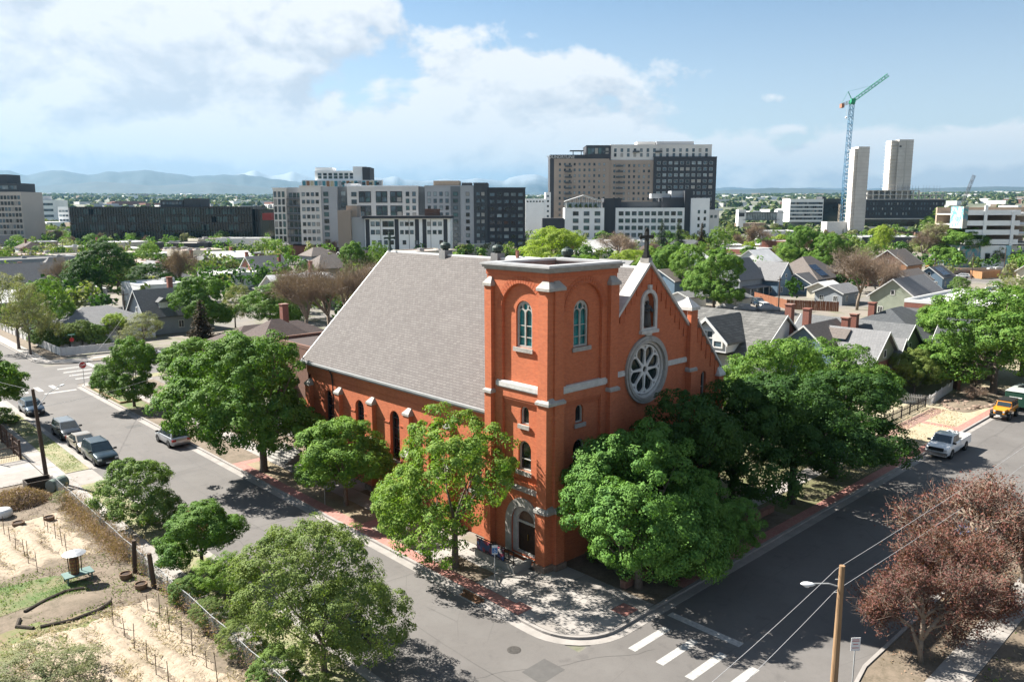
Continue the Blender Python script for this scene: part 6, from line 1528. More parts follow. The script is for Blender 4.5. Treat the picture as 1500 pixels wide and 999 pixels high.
WM = dict(
 brick=mat('house_brick', rough=.9, fn=brick_fn((.34,.12,.08),(.26,.09,.065),(.34,.22,.18))), brown=mat('brown_brick', rough=.9, fn=brick_fn((.25,.13,.09),(.19,.10,.075),(.24,.16,.12),.4,.14,.02)),
 white=mat('white_siding', (.66,.66,.66), .7, vary=.08), grey=mat('grey_siding', (.36,.39,.42), .7, vary=.08), blue=mat('blue_siding', (.16,.24,.32), .7, vary=.1),
 cream=mat('cream_stucco', (.58,.54,.44), .8, vary=.08), tan=mat('tan_stucco', (.46,.36,.27), .8, vary=.1), green=mat('sage_siding', (.34,.38,.30), .7, vary=.08),
 orange=mat('orange_siding', (.52,.26,.13), .75, vary=.1), dark=mat('dark_siding', (.09,.095,.10), .7, vary=.15), bright=mat('bright_blue', (.04,.28,.50), .6), red=mat('red_siding', (.36,.06,.05), .7), lgreen=mat('olive_trim', (.36,.38,.28), .7))
M['trimw'] = mat('window_trim', (.62,.62,.60), .6)
WIN = {}
def win_mesh(w, h, k, frame=None):
    key = (round(w,2), round(h,2), k)
    if key not in WIN:
        f = MB(); f.slab(rect(-w/2,w/2,0,h), [rect(-w/2+.1,-.04,.1,h-.1),rect(.04,w/2-.1,.1,h-.1)] if w > .8 else [rect(-w/2+.1,w/2-.1,.1,h-.1)], -.06, .0, lambda u,z,d:(u,d,z))
        p = MB(); p.slab(rect(-w/2+.08,w/2-.08,.08,h-.08), [], -.025, -.005, lambda u,z,d:(u,d,z))
        WIN[key] = (f.mesh('window', frame or M['trimw']), p.mesh('pane', M['dglass'] if k == 0 else GL[k]))
    return WIN[key]
GL = {1: glass_mat('sky_glass', (.10,.15,.18), .15, .6, .5, .25), 2: glass_mat('teal_office_glass', (.06,.12,.12), .15, .6, .5, .2), 4: mat('drawn_blind', (.50,.48,.44), .6), 3: glass_mat('pale_glass', (.30,.36,.38), .2, .6, .4, .2)}
def put_win(par, x, y, z, rz, w, h, k=0, pane=True):
    f, p = win_mesh(w, h, k); o = obj_of('window', f, par, (x,y,z), rz)
    if pane: obj_of('pane', p, o)
    return o
def roof_gable(L, W_, h0, hr, ov=.45, th=.18, hip=0.0):
    """ridge along local x; returns mesh builder for a thick pitched roof with overhang, optionally hipped ends"""
    b = MB(); sl = hr/(W_/2); x0, x1, y0 = -L/2-ov, L/2+ov, W_/2+ov; z0 = h0-ov*sl
    a, c = (-L/2+hip, L/2-hip) if hip else (x0, x1)
    top = [(x0,-y0,z0),(x1,-y0,z0),(x1,y0,z0),(x0,y0,z0),(a,0,h0+hr),(c,0,h0+hr)]
    vs = [(x,y,z+th) for x,y,z in top]+top
    b.add(vs, [(0,1,5,4),(2,3,4,5),(1,2,5),(3,0,4),(7,6,10,11),(9,8,11,10),(8,7,11),(6,9,10),(0,6,7,1),(1,7,8,2),(2,8,9,3),(3,9,6,0)] if hip else
      [(0,1,5,4),(2,3,4,5),(7,6,10,11),(9,8,11,10),(0,6,7,1),(2,8,9,3),(1,7,11,5),(5,11,8,2),(3,9,10,4),(4,10,6,0)])
    return b
def house(x, y, L, W_, h, hr, rm, wm, label, rz=0.0, hip=0.0, chimney=None, name='house', wins=True, dormer=None, porch=None, trim=True, solar=None, wm2=None, z=.1, win_step=3.2, storeys=1, group=None, cat='house'):
    """pitched house: ridge along its own x axis, L long, W_ deep"""
    t = empty(name, (x,y,z-.1), rz, label, cat, group)
    b = MB(); b.box(-L/2,-W_/2,0,L/2,W_/2,h); b.build('wall', WM[wm], t)
    if not hip:
        for s in (-1,1):
            g_ = MB(); g_.add([(s*L/2,-W_/2,h),(s*L/2,W_/2,h),(s*L/2,0,h+hr),(s*(L/2-.2),-W_/2,h),(s*(L/2-.2),W_/2,h),(s*(L/2-.2),0,h+hr)], [(0,1,2),(5,4,3),(0,3,4,1),(1,4,5,2),(2,5,3,0)]); g_.build('gable', WM[wm2 or wm], t)
    rf = roof_gable(L,W_,h,hr,hip=hip).build('roof', RM_[rm], t)
    if trim and not hip:
        sl = hr/(W_/2)
        for s in (-1,1):
            for q in (-1,1):
                f = MB(); X = s*(L/2+.46); f.hexa([(X,q*(W_/2+.45),h-.45*sl-.05),(X+s*.06,q*(W_/2+.45),h-.45*sl-.05),(X+s*.06,0,h+hr-.05),(X,0,h+hr-.05)],[(X,q*(W_/2+.45),h-.45*sl+.2),(X+s*.06,q*(W_/2+.45),h-.45*sl+.2),(X+s*.06,0,h+hr+.2),(X,0,h+hr+.2)]); f.build('barge_board', M['trimw'], t)
    if chimney:
        for (cx,cy,ct) in chimney:
            c = MB(); c.box(cx-.42,cy-.42,h,cx+.42,cy+.42,ct); c.box(cx-.5,cy-.5,ct,cx+.5,cy+.5,ct+.15); c.build('chimney', WM['brick'], rf)
    if wins:
        for st in range(storeys):
            zz = .9+st*2.9
            n = max(1,int(L/win_step))
            for i in range(n):
                xx = -L/2+L*(i+.5)/n; put_win(t,xx,-W_/2,zz,0,1.0,1.35,0)
                put_win(t,xx,W_/2,zz,PI,1.0,1.35,0)
            n = max(1,int(W_/win_step))
            for i in range(n):
                yy = -W_/2+W_*(i+.5)/n; put_win(t,-L/2,yy,zz,-PI/2,1.0,1.35,0); put_win(t,L/2,yy,zz,PI/2,1.0,1.35,0)
        if not hip and hr > 2:
            put_win(t,-L/2,0,h+.3,-PI/2,.8,1.0,0); put_win(t,L/2,0,h+.3,PI/2,.8,1.0,0)
    if solar:
        sx0,sx1,side = solar; sl = hr/(W_/2); n = max(1,int((sx1-sx0)/1.05)); pv = mat('solar_cell', (.012,.02,.05), .15, spec=.8)
        for i in range(n):
            for j in range(2):
                u0 = sx0+i*1.05; v0, v1 = W_/2*(.18+.38*j), W_/2*(.18+.38*j+.35); zt = lambda v: h+hr-v*sl+.27
                q = MB(); q.hexa([(u0,side*v0,zt(v0)),(u0+1.0,side*v0,zt(v0)),(u0+1.0,side*v1,zt(v1)),(u0,side*v1,zt(v1))],[(u0,side*v0,zt(v0)+.05),(u0+1.0,side*v0,zt(v0)+.05),(u0+1.0,side*v1,zt(v1)+.05),(u0,side*v1,zt(v1)+.05)]); q.build('solar_panel', pv, t)
    if dormer:
        for (dx, side, w, mm) in dormer:
            sl = hr/(W_/2); yb = W_/2*.75*side; zb = h+hr-abs(yb)*sl; hh = 1.3
            q = MB(); q.box(dx-w/2,min(yb,0),zb-.3,dx+w/2,max(yb,0),zb+hh); d_ = q.build('dormer', WM[mm], t)
            q = MB(); r0 = side*(abs(yb)+.35); q.add([(dx-w/2-.3,r0,zb+hh-.12),(dx+w/2+.3,r0,zb+hh-.12),(dx,r0,zb+hh+w*.42),(dx-w/2-.3,0,zb+hh-.12),(dx+w/2+.3,0,zb+hh-.12),(dx,0,zb+hh+w*.42)],[(0,1,2),(3,5,4),(0,2,5,3),(2,1,4,5),(1,0,3,4)]); q.build('roof', RM_[rm], d_)
            f, p = win_mesh(.8,1.1,1)
            for o_ in (-w*.24,w*.24) if w > 1.8 else (0,):
                wo_ = obj_of('window', f, d_, (dx+o_, yb+side*.002, zb+.12), 0 if side < 0 else PI)
    if porch:
        side, d = porch; px = W_/2*side
        q = MB(); q.add([(-L*.4,px,2.7),(L*.4,px,2.7),(L*.4,px+side*d,2.3),(-L*.4,px+side*d,2.3),(-L*.4,px,2.85),(L*.4,px,2.85),(L*.4,px+side*d,2.45),(-L*.4,px+side*d,2.45)],[(0,1,2,3),(7,6,5,4),(0,4,5,1),(1,5,6,2),(2,6,7,3),(3,7,4,0)]); pr = q.build('porch_roof', RM_[rm], t)
        for i in range(4): MB().box(-L*.38+i*L*.25,px+side*(d-.2),0,-L*.38+i*L*.25+.14,px+side*(d-.06),2.3).build('porch_post', M['trimw'], t)
    return t
def flat(x0, y0, x1, y1, h, rm, wm, label, name='building', par=.5, units=3, wins=0, rz=0.0, group=None, seed=1, cat='building'):
    cx, cy = (x0+x1)/2, (y0+y1)/2; L, W_ = abs(x1-x0), abs(y1-y0)
    t = empty(name, (cx,cy,0), rz, label, cat, group)
    MB().box(-L/2,-W_/2,0,L/2,W_/2,h).build('wall', WM[wm], t)
    MB().box(-L/2+.3,-W_/2+.3,h,L/2-.3,W_/2-.3,h+.05).build('roof', RM_[rm], t)
    b = MB(); p = par; b.box(-L/2-.03,-W_/2-.03,h+.001,L/2+.03,-W_/2+.3,h+p); b.box(-L/2-.03,W_/2-.3,h+.001,L/2+.03,W_/2+.03,h+p); b.box(-L/2-.03,-W_/2+.3,h+.001,-L/2+.3,W_/2-.3,h+p); b.box(L/2-.3,-W_/2+.3,h+.001,L/2+.03,W_/2-.3,h+p); b.build('parapet', M['trimw'] if rm == 'white' else WM[wm], t)
    R = random.Random(seed*31+int(x0*3))
    for i in range(units):
        ux, uy, s = R.uniform(-L*.38,L*.38), R.uniform(-W_*.35,W_*.35), R.uniform(.6,1.3)
        q = MB(); q.box(ux-s,uy-s*.8,h+.05,ux+s,uy+s*.8,h+.05+s*.9); q.tube((ux,uy,h+.05+s*.9),(ux,uy,h+.2+s*.9),s*.5,None,10); q.build('roof_unit', M['metal_grey'], t)
    if wins:
        for i in range(int(L/4)): put_win(t,-L/2+L*(i+.5)/int(L/4),-W_/2,1.2,0,1.4,1.4,0)
        for i in range(int(W_/4)): put_win(t,-L/2,-W_/2+W_*(i+.5)/int(W_/4),1.2,-PI/2,1.4,1.4,0)
    return t
Q = PI/2
# the row of houses right of the church
H1 = house(57.0,22.4,14.6,11.5,4.8,4.2,'shag','white','large weathered shingle roofed house with white framed gable window just right of the church',Q,win_step=4)
# its cross gable with the big white window, facing the church
t = H1; q = MB(); 
def inv(x,y): return (y-22.4, -(x-57.0))
gx0, gx1, gy = 49.4, 56.5, 20.9
P3 = [(gx0,gy-2.6,5.0),(gx0,gy+2.6,5.0),(gx0,gy+2.6,6.4),(gx0,gy,8.7),(gx0,gy-2.6,6.4)]
q = MB(); vs = [(*inv(a,b_),c) for a,b_,c in P3]+[(*inv(gx1,b_),c) for a,b_,c in P3]; q.add(vs,[(0,1,2,3,4),(9,8,7,6,5),(0,5,6,1),(1,6,7,2),(2,7,8,3),(3,8,9,4),(4,9,5,0)]); cg = q.build('cross_gable', WM['white'], t)
for s in (-1,1):
    q = MB(); pts = [(gx0-.5,gy+s*3.1,6.0),(gx0-.5,gy,8.85),(gx1,gy,8.85),(gx1,gy+s*3.1,6.0)]
    q.hexa([(*inv(a,b_),c) for a,b_,c in pts],[(*inv(a,b_),c+.22) for a,b_,c in pts]); q.build('roof', RM_['shag'], cg)
    q = MB(); pts = [(gx0-.58,gy+s*3.1,5.95),(gx0-.50,gy+s*3.1,5.95),(gx0-.50,gy,8.8),(gx0-.58,gy,8.8)]
    q.hexa([(*inv(a,b_),c-.1) for a,b_,c in pts],[(*inv(a,b_),c+.35) for a,b_,c in pts]); q.build('barge_board', M['white'], cg)
q = MB(); q.slab([(gy-2.2,5.5),(gy+2.2,5.5),(gy+2.2,6.3),(gy+.9,7.6),(gy-.9,7.6),(gy-2.2,6.3)], [rect(gy-2.0,gy-1.0,5.65,6.3),rect(gy-.8,gy+.8,5.65,6.55),rect(gy+1.0,gy+2.0,5.65,6.3),rect(gy-.75,gy-.05,6.7,7.4),rect(gy+.05,gy+.75,6.7,7.4)], gx0-.12, gx0-.02, lambda u,z,d:(*inv(d,u),z)); wq = q.build('window', M['white'], cg)
MB().slab([(gy-2.1,5.6),(gy+2.1,5.6),(gy+2.1,6.2),(gy+.8,7.5),(gy-.8,7.5),(gy-2.1,6.2)], [], gx0-.05, gx0-.01, lambda u,z,d:(*inv(d,u),z)).build('pane', GL[1], wq)
house(45.5,25.5,9,9,4.6,3.4,'grey','white','grey roofed house squeezed between the church and the weathered roof',0,chimney=[(1,1,8.6)])
house(61.5,12.6,8,8.5,4.4,3.6,'tan','blue','brown shingled house with a bright blue dormer behind the yellow green tree tops',0,chimney=[(-2.6,2.8,10.2),(2.5,3.0,9.2)],dormer=[(.6,-1,2.2,'bright')])
house(62.6,9.4,8.6,7.6,4.2,3.3,'lgrey','brick','red brick house with pale grey steep roof nearest the picket fence',Q,chimney=[(1.6,-2.4,8.4)],wm2='lgreen',win_step=2.6)
house(66.4,6.6,4.0,4.0,3.7,2.6,'lgrey','brick','small projecting red brick wing with olive gable beside the picket fence',Q,wm2='lgreen',win_step=3,wins=True)
house(70.6,12.2,14,8.6,4.1,3.4,'grey','green','long grey roofed house with sage gable behind the red brick house',Q,chimney=[(-.5,1.5,8.4)],wm2='green')
house(82.0,11.5,15,14,4.6,3.5,'dgrey','tan','broad charcoal hipped roof house with tan walls at the end of the row',0,hip=5.5,chimney=[(-3,2.0,8.9)])
house(80.5,1.8,5.5,6.0,4.6,3.0,'dgrey','tan','charcoal roofed front wing of the broad hipped house',Q,wm2='green')
house(91.5,13.5,9,8,4.2,2.6,'dgrey','brown','low dark roofed outbuilding between the hipped house and the brick store',0,hip=3.5)
flat(122,11,150,25,4.6,'white','brick','long red brick store with white flat roof behind the huge green tree','brick_store',.6,3,1)
flat(116,13,121.9,25,3.6,'dark','dark','dark open carport lean to at the left end of the brick store','carport',.1,0,1)
house(140,31,16,9,4.4,3.4,'lgrey','green','pale green gabled house behind the brick store',0,wm2='green')
house(171,34,20,10,1.2,.5,'gravel','tan','low brown gravel roof behind the round bush',0,wins=False,trim=False)
house(184,47.5,14,8,3.4,2.6,'tan','orange','orange walled shed with tan roof in front of the fenced yard',Q*0,wm2='white')
house(203,47,9,7,3.4,2.6,'dark','blue','small dark roofed house with solar panels right of the orange shed',0,solar=(-3,3,-1))
house(222,27,9,8,5.0,3.0,'tan','cream','small cream stucco house at the right edge below the garage',0)
house(148,76,12,9.5,4.6,4.6,'lgrey','grey','blue grey two gabled house with pale roof beyond the rust red fence',0,chimney=None,porch=(-1,2.4))
house(157,71,8,8,4.2,4.0,'lgrey','blue','blue house wing with steep gable right of the pale roofed grey house',Q)
house(165,66,9,8,3.0,2.2,'dark','blue','low dark blue roofed porch house at the end of the grey houses',0)
house(149,49.8,9.5,6.5,2.9,1.5,'lgrey','grey','long blue grey garage with pale roof behind the rust red fence',.0)
house(158,57,7,6,2.6,1.4,'white','cream','small white roofed shed beside the blue grey garage',0,wins=False)
house(172,68,12,10,3.8,3.6,'tan','tan','tan hip roofed bungalow with solar panels, nearest of the tan roofs',0,hip=4,solar=(-3,2,-1))
house(188,77,14,11,4.0,4.0,'tan','tan','tan hip roofed bungalow highest among the tan roofs',0,hip=4.5)
house(200,66,13,10,4.0,3.6,'tan','brown','tan roofed bungalow with brown brick below the broad green clump',0,hip=3.5)
house(214,62,12,11,5.6,4.0,'tan','orange','large tan gabled house behind the great bare tree',0,wm2='brown')
house(232,70,12,10,4.2,3.0,'tan','tan','tan gabled house right behind the tree tops of the great bare tree',0)
house(129,82,11,9,5.0,2.4,'tan','blue','two storey blue house with a shallow tan roof right behind the gable parapet',0,storeys=1)
house(118,70,7,5,2.6,1.0,'lgrey','white','low white shed with shallow roof behind the shoulder pier of the church',0,wins=False)
house(124,62,6,5,2.4,.9,'grey','cream','small canopy shed beside the covered cars',0,wins=False)
for i,(x,y) in enumerate(((121,57.5),(124.5,53.8),(119.2,60.6))):
    q = MB(); q.smooth=True
    loft(q, [[(xx,-.9*w_,.1),(xx,-.95*w_,.7),(xx,-.6*w_,h_),(xx,.6*w_,h_),(xx,.95*w_,.7),(xx,.9*w_,.1)] for xx,w_,h_ in ((-2.4,.8,.8),(-1.6,1,1.0),(-.9,1,1.5),(.8,1,1.5),(1.5,1,1.05),(2.4,.8,.85))])
    o = q.build('car_cover', mat('silver_tarp', (.42,.43,.44), .6, c2=(.30,.30,.31), vscale=1.5, bump=.6)); o.location = (x,y,0); o.rotation_euler.z = -.9; tag(o, ['car under a silver tarpaulin, middle of the three covered cars','car under a silver tarpaulin nearest the timber pole','car under a silver tarpaulin, leftmost of the three covered cars'][i], 'covered car')
# left side houses
house(13.6,60.5,10,10,5.0,3.2,'brown','brown','dark brown pyramid roofed building behind the largest maple',0,hip=4.4,chimney=[(3,3.5,9.6)])
house(17.5,69.5,16,9,4.2,2.2,'brown','brown','long dark brown hipped roof building with a pale roof end',0,hip=4)
t = flat(11.5,47,22,57.5,6.2,'brown','brown','plain brown brick wall block right behind the church eave','brick_block',.4,0,0)
house(21.5,117,12,9,3.4,4.2,'grey','grey','grey house with steep roof and small white dormer at the left',0,dormer=[(-2.5,-1,1.5,'white')],chimney=[(1,2.5,9.4)],wm2='grey')
house(8.5,116,15,12,3.0,2.4,'lgrey','white','low white ranch house with broad pale hipped roof behind the hedges',0,hip=5.5)
house(6,131,9,8,3.0,2.0,'brown','blue','small pale blue house behind the broad pale hipped roof',Q)
flat(24,140,33,152,6.2,'white','white','white two storey stucco building in the yards beyond the grey dormer house','white_building',.3,1,1)
house(14.5,190,14,9,5.0,3.8,'lgrey','grey','pale blue gabled house at the upper left edge of the neighbourhood',.2)
flat(17,172,27,181,3.2,'white','white','small white garage block left of the tall elm','garage',.2,0,1)
flat(60,186,74,200,3.8,'white','white','flat roofed pale blue white workshop with one window',  'workshop',.3,2,1)
house(79,196,11,9,4.0,3.8,'lgrey','brick','red gabled brick house with a skylight and chimneys at upper left',Q*.0,chimney=[(-4,3,9.0),(4,-2,8.2)])
house(98,190,14,11,4.0,3.6,'tan','tan','pinkish tan hip roofed house between the red gable and the apartments',0,hip=4)
house(112,197,12,10,4.4,3.6,'brown','brown','mauve brown gabled house just in front of the apartments base',0)
# long sheds and stores at upper left
def pxbox(label, px0, px1, py_top, py_base, deep, rm, wm, name='building', units=3, par=.5, dz=0, wins=0):
    a = g(px0, py_base); b_ = g(px1, py_base); h = height_at(a, py_top); L = (b_-a).length
    ang = math.atan2((b_-a).y, (b_-a).x); c = (a+b_)/2+Vector((-math.sin(ang), math.cos(ang), 0))*deep/2
    return flat(c.x-L/2, c.y-deep/2, c.x+L/2, c.y+deep/2, h, rm, wm, label, name, par, units, wins, ang)
pxbox('very long red brick warehouse with pink roof at the left edge',-60,195,388,408,40,'pink','brick','warehouse',6)
pxbox('long white canopied platform building behind the red warehouse',-60,150,364,372,14,'white','brown','platform_building',4)
pxbox('low grey brown store with flat roof before the glass office',222,300,357,375,24,'gravel','dark','store',3)
pxbox('white flat roofed workshop under the glass office',170,232,357,368,20,'white','tan','workshop',2)
pxbox('small dark brick block with flat roof left of the white two storey block',290,330,356,374,14,'gravel','dark','brick_block',2)
pxbox('white two storey block with small windows near the dark fins',318,382,350,373,16,'white','white','white_block',2,wins=1)
pxbox('pale tent roofed market stall by the red brick base',372,412,371,384,12,'white','brown','market_shed',2)
pxbox('beige low office with flat roof at left below the striped office',30,98,338,350,25,'gravel','tan','low_office',3)
pxbox('white workshop with bright roof in the middle of the right distance',1040,1152,361,371,22,'white','white','workshop',5)
pxbox('white gabled warehouse left of the construction site',1112,1166,340,352,25,'white','white','warehouse',3)
pxbox('grey block shed between the bare tree and the broad clump',1060,1108,378,390,14,'gravel','cream','shed',1)
pxbox('white site hoarding block at the foot of the crane',1210,1262,327,350,12,'white','white','site_block',1)
pxbox('low dark walled workshop roof right of the lift core',1262,1345,349,363,22,'white','dark','workshop',3)
pxbox('low brown roofed depot in front of the dark office block',1340,1420,343,352,18,'gravel','brown','depot',3)
pxbox('pale concrete strip mall below the garage',1380,1500,398,406,6,'gravel','tan','strip_building',2)
# red gabled small house at right centre
b_ = g(1118,392); house(b_.x,b_.y,10,8,3.4,2.6,'brown','red','small red gabled house right of the small dark green tree',.8)
b_ = g(990,425); house(b_.x,b_.y,11,9,4.6,3.0,'grey','blue','blue grey roofed house showing right of the gable slope among trees',.0)
# ------------------------------------------------------------------ downtown, each block surveyed in its own facade plane
class Bld:
    def __init__(s, py_base, label, name='building', px_ref=0, cat='building', zref=30):
        s.D = FPX*22/(py_base-305)*1.0
        hx = Vector((math.cos(YAW), math.sin(YAW), 0)); s.o = Vector((CAM_POS.x, CAM_POS.y, 0))+hx*s.D; s.k = (s.D*math.cos(PITCH)-(zref-22)*math.sin(PITCH))/FPX
        s.px0 = px_ref; right = Vector((math.sin(YAW), -math.cos(YAW), 0)); base = s.o+right*((px_ref-750)*s.k)
        s.t = empty(name, base, YAW-PI/2, label, cat)
    def x(s, px): return (px-s.px0)*s.k
    def z(s, py): return height_at(s.o, py)
    def vol(s, a, b, top, bot=None, d0=0, d1=14, m_='white', name='wall'):
        q = MB(); q.box(s.x(a), d0, 0 if bot is None else s.z(bot), s.x(b), d1, s.z(top)); return q.build(name, WM[m_] if m_ in WM else m_, s.t)
    def roof_edge(s, a, b, top, d0=0, d1=14, m_='dark'):
        q = MB(); z = s.z(top); q.box(s.x(a)-.15, d0-.2, z+.01, s.x(b)+.15, d1+.1, z+.4); q.build('parapet', WM[m_] if m_ in WM else m_, s.t)
    def wins(s, a, b, top, bot, nx, ny, w, h, k=1, d=0, skip=0.0, seed=1, wm_=None, fx=None, name='window', pane=False, R=None):
        """rows of windows between photo rows top..bot: w,h in metres"""
        R = random.Random(seed); x0, x1, z1, z0 = s.x(a), s.x(b), s.z(top), s.z(bot)
        fr, pn = (MB().slab(rect(-w/2,w/2,0,h), [], -.05, 0.0, lambda u,z,d_:(u,d_,z)), None)
        me = []
        for kk in (k, 3 if k == 1 else 1, 0 if k else 1, 4):  # glass tones mixed to imitate varied reflections; some panes are blinds
            q = MB(); q.slab(rect(-w/2,w/2,0,h), [rect(-w/2+.1,w/2-.1,.1,h-.1)], -.16, 0, lambda u,z,d_:(u,d_,z)); q.mi = 1
            q.slab(rect(-w/2+.1,w/2-.1,.1,h-.1), [], -.07, -.01, lambda u,z,d_:(u,d_,z)); me.append(q.mesh('window', [wm_ or M['winframe'], GL.get(kk, M['dglass']) if kk else M['dglass']]))
        for i in range(nx):
            for j in range(ny):
                if R.random() < skip: continue
                xx = (fx[i] if fx else x0+(x1-x0)*(i+.5)/nx); zz = z0+(z1-z0)*(j+.5)/ny-h/2
                obj_of(name, me[R.choice((0,0,0,0,0,1,1,1,2,2,3))], s.t, (xx, d-.002, zz))
    def side_wins(s, px, top, bot, ny, n, depth0, depth1, w, h, side=-1, k=1):
        z1, z0 = s.z(top), s.z(bot); q = MB(); q.slab(rect(-w/2,w/2,0,h), [], -.08, 0, lambda u,z,d_:(u,d_,z)); me = q.mesh('window', GL.get(k, M['dglass']) if k else M['dglass'])
        for i in range(n):
            for j in range(ny): obj_of('window', me, s.t, (s.x(px)+side*.002, depth0+(depth1-depth0)*(i+.5)/n, z0+(z1-z0)*(j+.5)/ny-h/2), side*PI/2)
M['winframe'] = mat('dark_mullion', (.12,.125,.13), .5)
def flatm(name, c, v=.1): return mat(name, c, .7, vary=v, vscale=.05, raw=True)
G1, G2, G3, G4 = flatm('warm_grey_panel',(.62,.60,.57)), flatm('mid_grey_panel',(.36,.37,.385)), flatm('slate_panel',(.15,.165,.175)), flatm('charcoal_panel',(.065,.07,.076))
LW, BB, DBk = flatm('pale_panel',(.80,.80,.79)), flatm('brown_clad',(.33,.265,.215)), flatm('black_clad',(.045,.046,.052))
# 1 long dark glass office
B = Bld(357,'long dark glass office building with rooftop plant on the left skyline','office_building',100)
dk = glass_mat('black_curtain_glass', (.014,.026,.024), .1, .7, .7, .05)
B.vol(100,368,303,356,0,26,dk,'glass_wall'); B.vol(120,365,356,None,2,24,'dark','base_wall'); B.roof_edge(99,369,303,0,26,DBk)
for j in range(5):
    q = MB(); z = B.z(303+j*11.5); q.box(B.x(100),-.35,z-.25,B.x(368),-.01,z+.25); q.build('floor_band', mat('bronze_band', (.06,.045,.04), .5), B.t)
f = MB(); f.box(-.06,-.5,0,.06,0,B.z(303)-B.z(352)); fm = f.mesh('mullion', M['winframe'])
for i in range(68): obj_of('mullion', fm, B.t, (B.x(100+i*4.0),-.352,B.z(352)))
f = MB(); f.box(-1.3,-.05,0,1.3,0,3.2); fm = f.mesh('pane', GL[2]); R = random.Random(4)
for i in range(60):
    j = R.randrange(4); obj_of('pane', fm, B.t, (B.x(102+R.randrange(66)*4.0+2),-.003,B.z(303+(j+1)*11.5)+.5))
B.vol(228,262,292,303,6,18,'dark','plant_room'); B.vol(264,289,290,303,5,20,'dark','plant_room'); B.wins(231,260,293,301,6,1,1.8,1.8,3,6)
f = MB(); f.box(-.14,-.3,0,.14,.3,B.z(300)); fm = f.mesh('fin', M['winframe'])
for i in range(14): obj_of('fin', fm, B.t, (B.x(370+i*2.2),4+i*.4,0))
B.vol(369,399,306,None,5,20,dk,'glass_wall'); B.vol(386,399,312,322,-4,4.9,'red','red_box')
# 2 apartments
B = Bld(375,'large grey apartment complex with projecting light and charcoal bays left of centre','apartment_building',400)
B.vol(411,488,360,None,2,24,'brick','brick_base')
B.vol(400,418,276,357,0,26,G1); B.vol(418,439,274,357,3,26,G2); B.vol(439,470,273,358,0,26,G1); B.vol(470,493,273,362,.6,26,G2); B.vol(493,508,273,None,3,26,G3)
B.vol(508,612,273,None,1,24,G1); B.vol(612,622,273,None,4,24,G3); B.vol(622,660,273,None,1.5,24,G2); B.vol(660,674,273,None,1.2,24,G3); B.vol(674,694,273,None,1.5,24,G2); B.vol(694,714,269,None,1.3,26,G4); B.vol(714,770,276,None,1.6,24,DBk)
for a,b_,tp,m_ in ((399,418,276,G1),(439,470,273,G1),(508,612,273,LW),(622,694,273,G2),(694,714,269,G4),(714,770,276,DBk)): B.roof_edge(a,b_,tp,0 if a<500 else 1.5,24,m_)
B.wins(400,418,279,355,3,7,1.2,2.6,2,0,seed=2); B.wins(441,468,279,355,4,7,1.4,1.7,1,0,seed=3); B.wins(472,482,279,358,1,8,2.2,2.0,2,.6,seed=4); B.wins(495,507,279,305,1,3,2.4,2.2,1,3)
f = MB(); f.box(-3.2,-1.6,0,3.2,.2,.2)
for k_ in range(6): f.box(-3.1+k_*1.22,-1.55,.2,-3.05+k_*1.22,-1.5,1.2)
f.box(-3.2,-1.6,1.2,3.2,-1.5,1.28); fm = f.mesh('balcony', M['winframe'])
for j in range(7): obj_of('balcony', fm, B.t, (B.x(428.5),3,B.z(290+j*11)-.5))
B.wins(420,438,280,356,3,7,1.5,2.2,2,3,seed=5)
for i,(a,b_) in enumerate(((525,543),(550,567),(571,589))):
    for tp in (280,301): B.vol(a,b_,tp,tp+17,.96,1.05,G4,'spandrel'); B.wins(a,b_,tp+1,tp+16,2,2,2.2,2.2,2,.95,seed=i)
B.wins(512,524,279,312,1,3,2.4,2.0,2,1); B.wins(592,611,279,320,2,4,1.6,2.0,2,1,seed=8)
B.wins(624,659,279,360,4,8,1.5,1.9,1,1.5,seed=9); B.wins(662,672,279,360,1,8,2.2,1.8,2,1.2); B.wins(678,692,279,360,1,8,1.7,1.8,1,1.5,seed=11)
B.wins(697,711,279,360,2,8,1.7,1.8,1,1.3,seed=12); B.wins(716,768,280,362,5,8,2.3,1.6,1,1.6,seed=13)
B.vol(500,520,268,273,8,16,'white','plant_room'); B.vol(633,672,264,273,8,18,'tan','plant_room'); B.vol(675,690,267,273,8,16,'dark','plant_room')
B = Bld(381,'white three storey apartment block with dark overhanging roof in front of the grey complex','apartment_building',533)
B.vol(533,659,320,None,0,14,LW); B.vol(530,661,316,320,-1.5,15,DBk,'roof_slab'); B.vol(505,533,318,None,1,14,G2); B.vol(494,513,308,None,-1,8,BB,'stair_tower'); B.vol(505,521,301,None,2,10,BB,'stair_tower')
for a in (534,577,607,618,649): B.vol(a,a+6,321,378,-.03,.0,DBk,'balcony_bay')
for a in (556,598,630): B.vol(a,a+.5,321,378,-.06,-.001,DBk,'downpipe')
B.wins(541,556,322,346,2,2,1.7,1.9,1,0); B.wins(559,576,322,346,2,2,2.3,2.4,2,0,seed=3); B.wins(584,606,322,346,3,2,1.5,1.7,1,0,seed=4); B.wins(624,648,322,346,3,2,1.6,1.7,1,0,seed=5); B.wins(541,650,348,376,12,2,1.5,1.8,1,0,seed=7,skip=.2)
B.vol(620,641,306,316,5,11,'brown','plant_room')
B = Bld(349,'white and colourful stepped tower block rising behind the grey apartment complex','apartment_building',445)
B.vol(463,522,250,None,0,18,LW); B.vol(463,488,245,250,2,14,LW); B.vol(519,538,244,None,-1,18,LW); B.vol(533,544,245,None,-2,16,DBk); B.vol(445,562,264,None,-3,-.05,LW)
TEAL = mat('teal_panel', (.10,.34,.42), .6); TERR = mat('terracotta_panel', (.40,.20,.10), .6)
